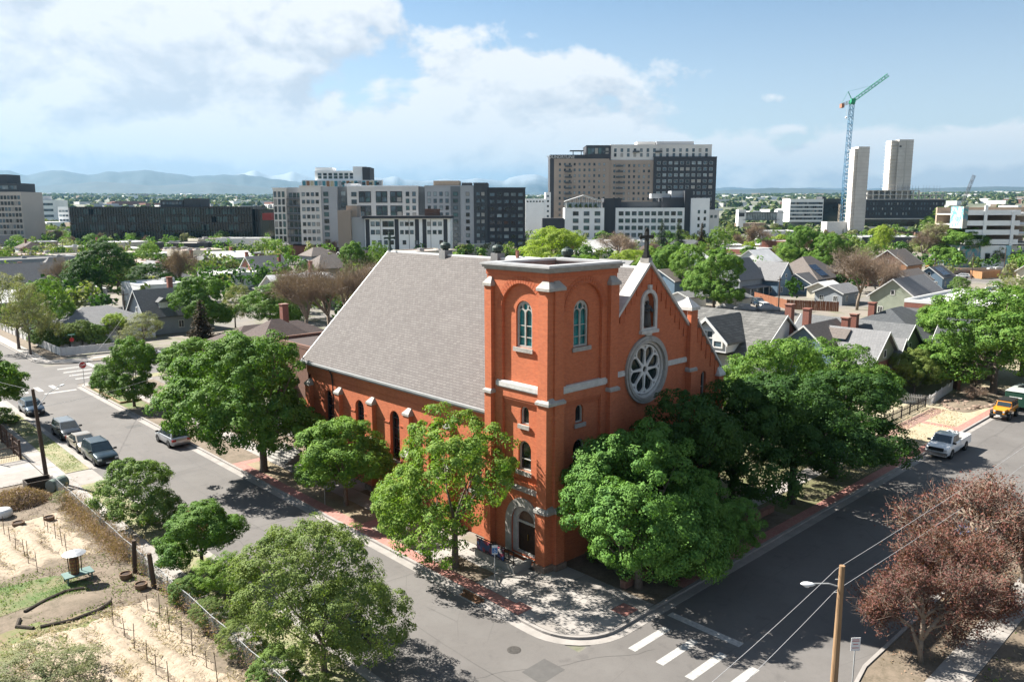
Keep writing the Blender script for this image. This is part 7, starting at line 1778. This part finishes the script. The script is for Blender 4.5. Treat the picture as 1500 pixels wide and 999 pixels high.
for i in range(20): B.vol(446+i*5.8,446+i*5.8+4.6,265,275,-3.3,-3.01,[TEAL,TERR,flatm('sand_panel',(.50,.44,.30)),TEAL,G2][i%5],'colour_panel')
B.wins(466,536,253,262,9,2,2.6,1.8,2,0,seed=4); B.wins(500,560,265,273,6,1,2.4,1.8,2,-3.3,seed=4)
# 3 tall tower
B = Bld(347,'tall brown grey and black apartment tower with lettering at its top left','tower_block',806,zref=50)
B.vol(806,812,228,None,0,30,DBk); B.vol(812,893,233,None,0,28,BB); B.vol(812,859,228,233,.3,28,DBk); B.vol(859,895,214,233,1,28,DBk,'penthouse'); B.vol(893,958,235,None,1,28,BB); B.vol(895,1043,213,235,2,28,G1); B.vol(958,1050,231,None,0,28,DBk); B.vol(935,962,207,213,8,20,G1,'plant_room'); B.vol(963,1018,207,213,6,20,G2,'plant_room')
for a,b_,tp,m_,d in ((806,859,228,DBk,0),(859,895,214,DBk,1),(895,1043,213,G1,2),(958,1050,231,DBk,0)): B.roof_edge(a,b_,tp,d,28,m_)
B.wins(817,889,237,344,10,13,1.5,2.0,1,0,seed=21); B.wins(861,892,217,226,6,1,2.4,4.4,2,1,seed=2); B.wins(897,955,239,344,8,13,1.5,2.0,1,1,seed=22); B.wins(961,1046,235,340,10,12,2.6,2.3,1,0,seed=23,wm_=M['trimw']); B.wins(897,1040,217,231,15,2,1.9,2.6,1,2,seed=24)
f = MB(); f.box(-2.6,-1.3,0,2.6,.1,.25); f.box(-2.6,-1.3,.25,2.6,-1.2,1.3); fm = f.mesh('balcony', M['winframe'])
for j in range(12):
    for a,d in ((833,0),(908,1)): obj_of('balcony', fm, B.t, (B.x(a),d,B.z(243+j*8.1)-1.0))
for a in (848,912,945): 
    for tp in (224,): obj_of('balcony', fm, B.t, (B.x(a+40 if a<860 else a+20),2,B.z(tp)))
B.vol(836,856,220,221,4,12,DBk,'roof_canopy'); B.vol(840,841,221,228,5,6,DBk,'canopy_post'); B.vol(852,853,221,228,5,6,DBk,'canopy_post')
text_mesh('FOUNDRYLINE', 3.1, 'lettering', M['white'], B.t, (B.x(821.5),-.2,B.z(230.6)), (PI/2,0,0), .15)
# 4 white hotel
B = Bld(355,'white and charcoal hotel with glass gabled rooftop pavilion in front of the tall tower','hotel',828)
B.vol(828,886,305,None,0,18,LW); B.vol(886,903,291,None,3,18,DBk); B.vol(893,912,291,None,4,18,DBk); B.vol(903,1004,305,None,0,18,LW); B.vol(912,1000,296,305,8,18,G4,'penthouse'); B.vol(972,1004,290,305,3,18,DBk,'penthouse'); B.vol(957,985,284,291,6,14,G2,'plant_room'); B.vol(986,1005,280,291,5,16,G2,'stair_tower'); B.vol(1004,1016,280,None,1,18,DBk,'stair_tower'); B.vol(1013,1040,291,None,-1,16,LW,'stair_tower'); B.vol(1040,1056,308,None,2,14,G1)
B.vol(795,827,320,None,0,12,DBk); 
B.wins(836,884,308,350,3,4,3.6,2.7,2,0,seed=31); B.wins(906,1002,308,350,10,4,3.0,2.6,2,0,seed=32); B.wins(1020,1038,306,346,2,4,1.4,2.2,2,-1,seed=33); B.wins(1042,1054,311,325,2,1,1.6,1.8,2,2)
q = MB(); x0,x1,xm = B.x(830),B.x(882),B.x(856); z0,z1,z2 = B.z(305),B.z(296),B.z(287)
for y in (0.3,12):
    for a in range(9): xx = x0+(x1-x0)*a/8; q.box(xx-.12,y,z0,xx+.12,y+.2,z1+(z2-z1)*(1-abs(xx-xm)/(xm-x0)))
q.add([(x0-.8,-.4,z1),(xm,-.4,z2),(xm,-.4,z2+.5),(x0-.8,-.4,z1+.5),(x0-.8,13,z1),(xm,13,z2),(xm,13,z2+.5),(x0-.8,13,z1+.5)],[(0,1,2,3),(7,6,5,4),(3,2,6,7),(0,4,5,1)]); q.add([(x1+.8,-.4,z1),(xm,-.4,z2),(xm,-.4,z2+.5),(x1+.8,-.4,z1+.5),(x1+.8,13,z1),(xm,13,z2),(xm,13,z2+.5),(x1+.8,13,z1+.5)],[(0,1,2,3),(7,6,5,4),(3,2,6,7),(0,4,5,1)])
q.build('pavilion_frame', M['white'], B.t); B.vol(831,881,297,304.5,.6,11,GL[3],'pavilion_glass')
R = random.Random(8); 
for i in range(6): 
    a = 836+i*7.5+R.uniform(-1,1); o = obj_of('roof_plant', PROTO['far3']['crown'], B.t, (B.x(a),-.4,B.z(305)-.6), 0, (.25,.25,.4))
B = Bld(350,'white windowless grain warehouse glimpsed beside the black apartment block','warehouse',768)
B.vol(770,800,292,None,0,20,LW); B.vol(799,807,282,None,-1,12,LW,'stair_tower'); B.wins(771,798,294,297,6,1,1.2,1.0,0,0); B.wins(800,806,284,328,1,6,1.4,1.4,0,-1); B.roof_edge(770,800,292,0,20,LW)
# 5 beige tower at the left edge and striped office
B = Bld(358,'beige window gridded tower with dark crown at the left edge','tower_block',-60)
bg_ = flatm('beige_stone',(.44,.40,.36)); B.vol(-60,31,280,None,0,22,bg_); B.vol(-60,24,267,280,2,20,G4,'crown_wall'); B.vol(-60,6,254,267,5,18,G4,'crown_wall'); B.wins(-10,30,284,352,8,8,1.5,2.2,0,0,seed=41); B.wins(-2,23,269,278,6,1,1.8,2.4,1,2)
B = Bld(333,'white banded office block with blue glass strips right of the beige tower','office_building',28)
B.vol(28,78,292,None,0,30,LW); B.vol(34,62,286,292,4,20,G2,'plant_room')
for j in range(4): q = MB(); z = B.z(298+j*8.5); q.box(B.x(28)+.5,-.25,z-1.6,B.x(78)-.5,-.01,z+1.1); q.build('window_band', GL[1], B.t)
B = Bld(336,'small white office box on the left skyline beyond the banded office','office_building',86)
B.vol(84,100,302,None,0,20,LW); B.wins(85,99,305,325,3,3,2.6,2.0,1,0)
# 6 construction site
B = Bld(341,'dark windowed building under construction with bare top floors at the right','construction_building',1268)
CONC = mat('raw_concrete', (.60,.57,.53), .9, c2=(.48,.455,.42), vscale=.12, bump=.1, raw=True)
B.vol(1268,1385,294,322,0,30,DBk); B.vol(1268,1385,333,None,0,30,CONC,'podium'); B.vol(1268,1352,322,333,2,28,dk,'glass_wall'); B.vol(1268,1385,321,322.5,-.5,30,CONC,'slab')
for tp in (293.5,287,280.5): B.vol(1268,1385 if tp > 281 else 1345,tp-.7,tp+.3,-.4,30,CONC,'slab')
f = MB(); f.box(-.5,0,0,.5,1,B.z(287)-B.z(293)); fm = f.mesh('column', CONC)
for i in range(14):
    for z_ in (293,286.5): 
        if z_ < 290 and i > 9: continue
        obj_of('column', fm, B.t, (B.x(1271+i*8.4),.2,B.z(z_)))
B.vol(1274,1340,281,293,6,26,G2,'inner_wall'); B.wins(1270,1384,296,318,26,3,1.3,2.1,1,0,seed=51,skip=.35)
f = MB().tube((0,0,0),(0,0,5),.09,None,4).mesh('rebar', M['winframe'])
for i in range(18): obj_of('rebar', f, B.t, (B.x(1290+i*5.2),1+(i%3),B.z(281)))
B2 = Bld(341,'tall pale concrete lift core behind the crane site, right of two','concrete_core',1305,zref=40)
B2.vol(1306,1316,206,None,6,16,CONC); B2.vol(1316,1337.5,205,None,4.5,18,CONC)
for j in range(16): B2.vol(1305.5,1338,208+j*5.2,208.4+j*5.2,4.2,18.2,mat('form_joint',(.44,.42,.385),.9,raw=True),'form_joint')
B2.vol(1317,1320,214,216.5,4.4,4.6,DBk,'opening'); B2.vol(1326.5,1327.6,206,300,4.3,4.7,mat('form_joint'),'form_joint')
B2 = Bld(350,'slimmer pale concrete lift core beside the crane, left of two','concrete_core',1250,zref=45)
B2.vol(1255.5,1272,216,None,0,12,CONC); B2.vol(1251,1255.4,220,None,1,9,CONC)
for j in range(22): B2.vol(1250.7,1272.4,219+j*5.6,219.4+j*5.6,-.2,12.2,mat('form_joint'),'form_joint')
# tower crane with lattice mast
B2 = Bld(347.5,'blue lattice tower crane with green luffing jib above the construction site','tower_crane',1240,zref=95)
zt = B2.z(150); CB = mat('crane_blue', (.10,.28,.45), .5); CG = mat('crane_green', (.05,.42,.22), .5); CR = mat('crane_rust', (.42,.20,.12), .6)
def lattice(p0, p1, w, n, m_, r, name):
    p0, p1 = Vector(p0), Vector(p1); d = (p1-p0).normalized(); u = Vector((0,1,0)) if abs(d.y) < .9 else Vector((1,0,0)); u = (u-d*u.dot(d)).normalized(); v = d.cross(u); b = MB()
    cs = [u*w/2+v*w/2, u*w/2-v*w/2, -u*w/2-v*w/2, -u*w/2+v*w/2]
    for c in cs: b.tube(p0+c, p1+c, r, None, 4)
    for i in range(n):
        a, e = p0.lerp(p1, i/n), p0.lerp(p1, (i+1)/n)
        for k in range(4):
            c0, c1 = cs[k], cs[(k+1)%4]; b.tube(a+c0, e+c1 if i%2 else a+c1, r*.7, None, 3); b.tube(a+c0, e+c1, r*.7, None, 3)
    return b.build(name, m_, B2.t)
xm = B2.x(1248.5)
lattice((xm,3,0),(xm,3,B2.z(255)),2.8,18,CR if False else CB,.20,'mast'); lattice((xm,3,B2.z(255)),(xm+1.2,3,zt),2.6,20,CB,.20,'mast')
lattice((xm-2,3.2,0),(xm-2,3.2,B2.z(300)),2.2,9,mat('hoist_tan',(.50,.42,.32),.6),.15,'hoist_mast')
lattice((xm+1.2,3,zt+.5),(B2.x(1293),-6,B2.z(113)),2.0,22,CG,.17,'jib')
lattice((xm+1.2,3,zt+.6),(B2.x(1237),5,B2.z(154)),2.0,4,CR,.16,'counter_jib')
q = MB(); q.box(B2.x(1236),3,B2.z(158),B2.x(1240),7,B2.z(152)); q.build('counterweight', CR, B2.t)
q = MB(); q.tube((xm+1.2,3,zt-1.5),(xm+1.2,3,zt+1),2.2,None,10); q.box(xm-.5,.2,zt-.5,xm+2.6,2,zt+2.2); q.build('slewing_cab', CG, B2.t)
q = MB(); q.tube((xm+1.2,3,zt+1),(xm-2.0,3.5,zt+7.5),.28,None,5); q.tube((xm-2,3.5,zt+7.5),(B2.x(1237),5,B2.z(152)),.1,None,4); q.tube((xm-2,3.5,zt+7.5),(B2.x(1275),-2.5,B2.z(127)),.08,None,4); q.build('a_frame', CG, B2.t)
q = MB(); q.tube((B2.x(1242),1,B2.z(156)),(B2.x(1242),1,B2.z(172)),.06,None,4); q.lathe([(.1,0),(.9,.4),(.9,1.2),(.1,1.8)],(B2.x(1242),1,B2.z(175)),8); q.build('hook_block', M['white'], B2.t)
B2 = Bld(334,'distant mobile crane with dark leaning lattice boom right of the dark office block','mobile_crane',1400)
lattice((B2.x(1401),0,4),(B2.x(1424),0,B2.z(258)),2.4,16,M['winframe'],.2,'boom'); B2.vol(1394,1408,327,None,-3,3,'orange','cab')
# white curved-corner office
B = Bld(336,'white gridded office with dark glass end left of the crane','office_building',1158)
B.vol(1158,1207,293,326,0,24,LW); B.vol(1207,1240,292,330,3,22,dk,'glass_wall'); B.vol(1162,1205,326,None,4,20,G3,'base_wall'); B.wins(1159,1206,296,324,16,5,1.9,2.2,1,0,seed=61); B.vol(1158,1164,332,None,1,3,LW,'pillar'); B.roof_edge(1158,1207,293,0,24,LW); B.vol(1207,1212,289,292,4,20,DBk,'plant_room')
B = Bld(340,'glass footbridge station with two pale lift towers in the right middle distance','station',1083)
B.vol(1083,1094,308,None,0,8,LW,'lift_tower'); B.vol(1140,1149,309,None,0,8,LW,'lift_tower'); B.vol(1092,1142,313,322,1,6,GL[3],'bridge_glass'); B.vol(1083,1152,311.5,313,0,8,G3,'bridge_roof'); B.vol(1090,1144,322,323.5,0,8,G3,'bridge_deck'); B.vol(1084,1092,313,318,-.1,0,DBk,'lift_glass')
for i in range(20): B.vol(1093+i*2.45,1093.3+i*2.45,313,322,.8,.99,M['white'],'mullion')
# parking garage
B = Bld(391,'white open concrete parking garage with turquoise mural at the right edge','parking_garage',1415)
for tp in (309,324.5,338,352): 
    B.vol(1421,1500,tp,tp+7.5,0,.35,LW,'deck_wall'); B.vol(1421,1560,tp+5.5,tp+7.5,.36,22,CONC,'deck')
B.vol(1500,1560,312,318,2,2.4,LW,'deck_wall'); B.vol(1500,1560,327,333,2,2.4,LW,'deck_wall'); B.vol(1500,1560,341,347,2,2.4,LW,'deck_wall')
for a in (1446,1487): B.vol(a,a+4.5,302 if a == 1446 else 311,361,-.35,-.002,LW,'column')
B.vol(1420.9,1560,305,361,21,22,'tan','back_wall')
MU = mat('mural_paint', rough=.6, fn=lambda t,P,b: t.mix(t.ramp(t.noise(P,.35,3,.6,1.5),.48,.50), t.mix(t.ramp(t.noise(P,.6,2,.5),.5,.52), (.13,.42,.42), (.25,.38,.48)), (.50,.49,.44)))
B.vol(1414,1421,304,336,-.6,8,MU,'stair_tower'); B.vol(1414,1446,361,None,-.2,20,MU,'wall'); B.vol(1446,1483,361,None,-.1,20,LW,'wall'); B.vol(1483,1490,361,None,-.3,20,flatm('aqua_paint',(.30,.55,.60)),'wall'); B.vol(1490,1560,361,None,2,20,G1,'wall')
B.wins(1451,1484,372,385,3,1,1.8,3.0,0,-.1); B.vol(1453,1457,372,373,-1,-.2,G3,'awning'); B.vol(1465,1469,372,373,-1,-.2,G3,'awning'); B.vol(1477,1481,372,373,-1,-.2,G3,'awning')
R = random.Random(5)
for i in range(14):
    a = 1424+i*5.2+R.uniform(-1,1); tp = (324.5,338,352)[i%3]
    q = MB(); x = B.x(a); z = B.z(tp)-1.6*0; q.bev=.1; q.box(x-.9,3,z+.0-1.0,x+.9,7.2,z+.25); q.box(x-.75,4,z+.25,x+.75,6.3,z+.75); q.build('car', [paint('white',()),paint('black',()),paint('slate',()),paint('crimson',())][i%4], B.t) if False else None
# ------------------------------------------------------------------ the rest of the town, forest and mountains
R = random.Random(77)
occ = []
for o in list(SC.objects):
    if o.parent is None and o.type == 'EMPTY':
        r = {'tree':5,'maple_tree':5,'house':8}.get(o.get('category','') if o.get('category') != 'tree' else 'tree', 7)
        if o.get('category') == 'house': r = 10
        occ.append((o.location.x, o.location.y, r))
heading = Vector((math.cos(YAW), math.sin(YAW))); rightv = Vector((math.sin(YAW), -math.cos(YAW)))
def free(x, y, r):
    if any((x-a)**2+(y-b)**2 < (r+c)**2 for a, b, c in occ): return False
    if -16 < x < -3 or 76 < y < 96 or -20 < y < -5: return False
    if x > 110 and 38 < y < 48 and x < 236: return False
    if 229 < x < 244 and y < 80: return False
    return True
def loc_words(D, lat):
    a = lat/D
    return ('in the near' if D < 210 else 'in the middle' if D < 330 else 'in the far')+' town '+('at far left' if a < -.42 else 'at left' if a < -.2 else 'left of centre' if a < 0 else 'right of centre' if a < .2 else 'at right' if a < .42 else 'at far right')
roofs = ['grey','dgrey','lgrey','brown','tan','tan','lgrey','white']; walls = ['brick','white','grey','cream','tan','brick','blue','green','white']
WNAME = dict(brick='red brick',white='white',grey='grey',cream='cream',tan='tan',blue='blue',green='sage'); RNAME = dict(grey='grey',dgrey='charcoal',lgrey='pale grey',brown='brown',tan='tan',white='white')
nh = 0
for i in range(1400):
    if nh >= 92: break
    D = R.uniform(125, 440); lat = R.uniform(-.72, .72)*D; p = Vector((CAM_POS.x, CAM_POS.y))+heading*D+rightv*lat
    x, y = round(p.x/15)*15+R.uniform(-1,1), round(p.y/13)*13+R.uniform(-1,1)
    if (y < 22 and x < 60) or (D < 215 and lat > 0): continue
    if not free(x, y, 6): continue
    if D > 215 and R.random() < .5:
        L, W_ = R.uniform(14,30), R.uniform(12,20); rm = R.choice(['white','gravel','pink','white','white','dark']); wm = R.choice(['white','brick','tan','cream','grey'])
        if not free(x, y, 13): continue
        flat(x-L/2,y-W_/2,x+L/2,y+W_/2,R.uniform(3.5,6.5),rm,wm,'low '+WNAME[wm]+' flat roofed building '+loc_words(D,lat),'low_building',.4,R.randint(1,4),1 if D < 330 else 0,group='low commercial buildings scattered through the town',seed=i)
        occ.append((x,y,12))
    else:
        rm, wm = R.choice(roofs), R.choice(walls); q = R.choice([0,Q])
        house(x,y,R.uniform(8,15),R.uniform(7.5,10.5),R.uniform(2.8,5.2),R.uniform(1.6,3.9),rm,wm,WNAME[wm]+' house, '+RNAME[rm]+' roof, '+loc_words(D,lat),q,hip=R.choice([0,0,3.2]),wins=D < 260,trim=D < 220,chimney=[(2,1.2,8.2)] if R.random() < .4 else None,group='small houses scattered through the town')
        occ.append((x,y,6.5))
    nh += 1
kinds = [('far0','round green tree'),('far1','bright green tree'),('far2','dark green tree'),('far3','sage green tree'),('far4','yellow green tree'),('far5','half bare olive tree'),('far6','slim green tree'),('far7','tall bright green tree'),('bare_c','leafless tan tree'),('bare_c','leafless tan tree'),('pine','dark pine')]
tm_far = {}
nt = 0
for i in range(5000):
    if nt >= 290: break
    D = R.uniform(120, 780)**1.0; lat = R.uniform(-.74, .74)*D; p = Vector((CAM_POS.x, CAM_POS.y))+heading*D+rightv*lat
    if (p.y < 24 and p.x < 60) or (D < 175 and lat > -5) : continue
    if not free(p.x, p.y, 1.0 if D > 200 else 2.5): continue
    k, nm = kinds[min(len(kinds)-1, int(R.random()*len(kinds)))]
    h = R.uniform(5.5, 10); w = h*R.uniform(.8,1.15) if k != 'pine' else h*.5
    if D > 420: nm = nm
    pr = PROTO[k]; sx, sz = w/pr['W'], h/pr['H']
    t = empty('tree', (p.x,p.y,0), R.uniform(0,6.2), nm+' '+loc_words(D,lat), 'tree', 'street and yard trees scattered through the town')
    obj_of('crown', pr['crown'], t, (0,0,0), 0, (sx,sx,sz)); obj_of('trunk', pr['trunk'], t, (0,0,0), 0, (sx,sx,sz))
    occ.append((p.x,p.y,2.0 if D > 200 else 3)); nt += 1
# parked cars deeper in town: two shapes copied with their parts
protoC = [vehicle((128,57,kz),.9,'white parked car at the edge of the concrete alley','car',paint('white2',(.62,.62,.62)),4.6,1.8,1.5,kind='suv'),
          vehicle((131,59.5,kz),.9,'dark blue parked car at the edge of the concrete alley','car',paint('deepblue',(.02,.05,.10),.4),4.7,1.8,1.45,kind='sedan'),
          vehicle((134,62,kz),.9,'grey parked car at the edge of the concrete alley','car',paint('midgrey',(.20,.21,.22),.5),4.7,1.85,1.6,kind='suv')]
cn = ['white','dark blue','grey']
SP = [(8,90.8,0),(16,91,0),(22,81,PI),(34,91,0),(47,81,PI),(58,91,0),(75,81,PI),(95,91,0),(110,81,PI)]
for k in range(12): SP.append((12+k*3.1, 214+k*1.5, 2.4))
for k in range(10): SP.append((150+k*6.2, 33-k*.1, 0))
for k in range(8): SP.append((120+k*5.5, -9.0, PI))
for k in range(8): SP.append((243+k*3.2, 52+k*.8, 1.8))
for k in range(10): SP.append((60+k*6.3, 168+k*.2, .1))
for i, (x, y, a) in enumerate(SP):
    c = copy_tree(protoC[i%3]); c.location = (x+R.uniform(-.3,.3), y+R.uniform(-.2,.2), kz); c.rotation_euler = (0,0,a+R.uniform(-.03,.03))
    lat = (Vector((x,y))-Vector((CAM_POS.x,CAM_POS.y))); c['label'] = cn[i%3]+' parked car '+loc_words(lat.dot(heading), lat.dot(rightv)); c['group'] = 'cars parked through the town'
# far forest: thousands of small leafy clumps on the rising plain
rng = np.random.default_rng(99)
def tree_mass(n, dmin, dmax, smin, smax, name, mats_, seed, per=20):
    rng = np.random.default_rng(seed)
    D = np.sqrt(rng.uniform(dmin**2, dmax**2, n)); a = rng.uniform(-.75,.75,n); 
    px = CAM_POS.x+heading.x*D+rightv.x*a*D; py = CAM_POS.y+heading.y*D+rightv.y*a*D
    keep = (np.sin(px*.006+np.sin(py*.004)*2)+np.sin(py*.0071+1.3)+rng.normal(0,.7,n)) > -.9
    px, py, D = px[keep], py[keep], D[keep]; n = len(px); dd = np.hypot(px+32, py+31)
    pz = np.where(dd > 850, (np.minimum(dd,6500)-850)*.0205, 0)
    s = rng.uniform(smin, smax, n)*(1+D/9000)
    N = n*per; ci = np.repeat(np.arange(n), per); d = unit(rng.normal(size=(N,3))); d[:,2] = np.abs(d[:,2])*.9-.15
    pos = np.stack([px[ci],py[ci],pz[ci]],1)+d*(s[ci,None]*np.array([.55,.55,.75]))*rng.uniform(.7,1,(N,1)); pos[:,2] += s[ci]*.35
    sz = s[ci]*.42
    t_ = unit(rng.normal(size=(N,3))); nn = unit(d+rng.normal(size=(N,3))*.3+np.array([0,0,.3])); t_ = unit(t_-nn*np.sum(t_*nn,1,keepdims=True)); s_ = np.cross(nn,t_); L = sz[:,None]
    v = np.stack([pos+t_*L,pos+s_*L*.8,pos-t_*L,pos-s_*L*.8],1).reshape(-1,3)
    me = np_mesh(name, v, np.arange(N*4).reshape(N,4), mats_, rng.integers(0,len(mats_),N)); o = bpy.data.objects.new(name, me); link(o); tag(o, kind='stuff')
LV['farA'] = leaf_mat('far_leaves', (.045,.085,.03), (.09,.14,.045), .2); LV['farB'] = leaf_mat('far_leaves_pale', (.12,.16,.07), (.17,.17,.09), .2); LV['farC'] = leaf_mat('far_leaves_dark', (.03,.055,.025), (.05,.08,.03), .1)
# beyond the nearest 300 trees one can pick out, the rest of the yard trees between the houses
rng = np.random.default_rng(123); P_, N_, S_ = [], [], []; cnt = 0
for i in range(6000):
    if cnt >= 1050: break
    D = rng.uniform(150, 600); lat = rng.uniform(-.74, .74)*D; p = Vector((CAM_POS.x, CAM_POS.y))+heading*D+rightv*lat
    if (p.y < 24 and p.x < 60) or (D < 185 and lat > 0) or not free(p.x, p.y, -2.2 if D > 230 else -1): continue
    cnt += 1; h = rng.uniform(4.5, 9); r = h*rng.uniform(.32,.5); nl = 110; nb = 7
    bc = np.stack([rng.normal(0,r*.42,nb), rng.normal(0,r*.42,nb), h*.55+rng.normal(0,h*.13,nb)],1); k = rng.integers(0,nb,nl); d = unit(rng.normal(size=(nl,3))+np.array([0,0,.35]))
    P_.append(bc[k]+d*r*.5*rng.uniform(.6,1.1,(nl,1))+np.array([p.x,p.y,0])); N_.append(unit(d+rng.normal(size=(nl,3))*.35)); S_.append(np.full(nl, rng.integers(0,5)))
yt = leaves_mesh('yard_trees', np.vstack(P_), np.vstack(N_), 1.05, rng, [LV['maple'],LV['bright2'],LV['grey'],LV['dark'],LV['bud']], aspect=.8)
yt.polygons.foreach_set('material_index', np.concatenate(S_).astype(np.int32)); o = bpy.data.objects.new('yard_trees', yt); link(o); tag(o, kind='stuff')
tree_mass(2600, 560, 1100, 4, 8, 'woodland', [LV['farA'],LV['farB'],LV['farC'],LV['bud']], 1, 26)
tree_mass(7000, 1100, 6200, 7, 13, 'woodland', [LV['farA'],LV['farB'],LV['farC']], 2, 16)
# far low buildings, past counting: one part of the setting per band
def far_boxes(n, dmin, dmax, name, seed, m_):
    rng = np.random.default_rng(seed); b = MB()
    for i in range(n):
        D = math.sqrt(rng.uniform(dmin**2, dmax**2)); a = rng.uniform(-.72,.72); x = CAM_POS.x+heading.x*D+rightv.x*a*D; y = CAM_POS.y+heading.y*D+rightv.y*a*D
        z = ground_z(x,y); s = 1+D/1800; w, d, h = rng.uniform(10,38)*s, rng.uniform(10,22)*s, rng.uniform(4,9)*(1+D/6000)
        b.mi = int(rng.integers(0,len(m_))); b.box(x-w/2,y-d/2,z-2,x+w/2,y+d/2,z+h)
    o = b.build(name, m_); tag(o, kind='stuff')
far_boxes(190, 620, 2400, 'distant_buildings', 3, [LW,G1,G2,WM['brick'],WM['tan'],G1])
far_boxes(190, 2400, 6000, 'distant_buildings', 4, [LW,G1,WM['tan']])
# mountains: ranges as real relief, near blue front range at left and snow peaks behind
def snow_fn(lo, hi):
    def fn(t, P, b):
        x,y,z = t.xyz(P); n = t.noise(P, .0012, 6, .65); s = t.ramp(t.math('ADD', z, t.math('MULTIPLY', n, 260)), lo, hi)
        return t.mix(s, (.07,.09,.10), (.30,.33,.36))
    return fn
ROCK = mat('mountain_forest', (.045,.07,.075), .95, c2=(.08,.10,.10), vscale=.0015); SNOW = mat('mountain_snow', rough=.8, fn=snow_fn(520,760))
def fbm1(x, seed, oct=6):
    r = np.random.default_rng(seed); s = 0*x; a = 1
    for k in range(oct): s = s+a*np.sin(x*(2.1**k)*1.0+r.uniform(0,6.28)+.8*np.sin(x*(1.7**k)+r.uniform(0,6.28))); a *= .52
    return s
def ridge_range(name, D, prof, depthm, m_, seed, az0, az1, na=420, nr=16, rough=1.0):
    """prof: list of (photo column, crest row) the range follows"""
    az = np.linspace(az0, az1, na); px = 750+np.tan(az)*FPX*math.cos(PITCH)
    top = np.interp(px, [p[0] for p in prof], [p[1] for p in prof]); H = (305-top)/FPX*D+22
    H = H+fbm1(az*70, seed, 6)*D*.0011*rough; vs = []; 
    for j in range(nr):
        t_ = j/(nr-1); rr = D-depthm*(1-t_); e = t_**1.25
        cut = (1+.22*fbm1(az*90+t_*1.2, seed+j//3, 4)*(1-t_)*np.sin(t_*PI)**.5)
        z = 110+(H-110)*np.clip(e*cut, 0, 1.0)
        vs.append(np.stack([CAM_POS.x+heading.x*rr*1+rightv.x*np.tan(az)*rr, CAM_POS.y+heading.y*rr+rightv.y*np.tan(az)*rr, z],1))
    for j in range(3):
        rr = D+depthm*.4*(j+1)/3; z = 110+(H-110)*(1-(j+1)/3*.98); vs.append(np.stack([CAM_POS.x+heading.x*rr+rightv.x*np.tan(az)*rr, CAM_POS.y+heading.y*rr+rightv.y*np.tan(az)*rr, z],1))
    v = np.concatenate(vs); n = nr+3; idx = np.arange(n*na).reshape(n,na); f = np.stack([idx[:-1,:-1],idx[:-1,1:],idx[1:,1:],idx[1:,:-1]],-1).reshape(-1,4)
    o = bpy.data.objects.new(name, np_mesh(name, v, f, m_, smooth=False)); link(o); return struct(o)
ridge_range('mountains', 12500, [(-600,262),(-60,258),(0,252),(40,250),(60,256),(100,251),(130,253),(150,258),(180,251),(215,251),(230,250),(262,255),(300,258),(330,257),(370,258),(410,262),(445,266),(500,272),(560,279),(640,284),(760,284),(2400,284)], 3400, ROCK, 5, -.80, .80)
ridge_range('foothills', 9500, [(-600,272),(0,268),(80,272),(160,266),(240,272),(330,268),(400,275),(470,280),(560,284),(700,286),(1000,283),(1060,280),(1120,276),(1200,279),(1260,281),(1330,277),(1500,275),(2000,277)], 1800, ROCK, 8, -.80, .80, rough=.45)
ridge_range('snow_peaks', 16500, [(-600,268),(340,266),(360,256),(385,250),(410,259),(440,254),(470,262),(520,266),(560,262),(585,258),(600,264),(640,266),(670,264),(700,262),(740,266),(765,258),(785,255),(800,262),(815,268),(900,274),(1100,277),(2400,279)], 4000, SNOW, 12, -.80, .80, rough=.8)
# ------------------------------------------------------------------ haze: one closed box of even air
hm = bpy.data.materials.new('haze'); hm.use_nodes = True; t = NT(hm.node_tree)
pv = t.node('ShaderNodeVolumePrincipled'); pv.inputs['Color'].default_value = (.16,.34,.52,1); pv.inputs['Density'].default_value = HAZE = 4.6e-5; pv.inputs['Anisotropy'].default_value = .2
ou = t.node('ShaderNodeOutputMaterial'); t.l.new(pv.outputs[0], ou.inputs['Volume'])
hz_o = MB().box(-18500,-18500,-1.2,18500,18500,1050).build('haze', hm); tag(hz_o, kind='stuff')
hz_o.location = (0,0,0)

# things that look alike get told apart by their order from the left
same = {}
for o in SC.objects:
    if o.parent is None and 'category' in o and 'label' in o: same.setdefault(o['label'], []).append(o)
ON = ['first','second','third','fourth','fifth','sixth','seventh','eighth','ninth','tenth','eleventh','twelfth','thirteenth','fourteenth','fifteenth','sixteenth']
for lb, os_ in same.items():
    if 1 < len(os_) <= len(ON):
        def azim(o): v = Vector((o.location.x-CAM_POS.x, o.location.y-CAM_POS.y)); return v.dot(rightv)/v.dot(heading)
        for k, o in enumerate(sorted(os_, key=azim)): o['label'] = lb+', '+ON[k]+' from left'
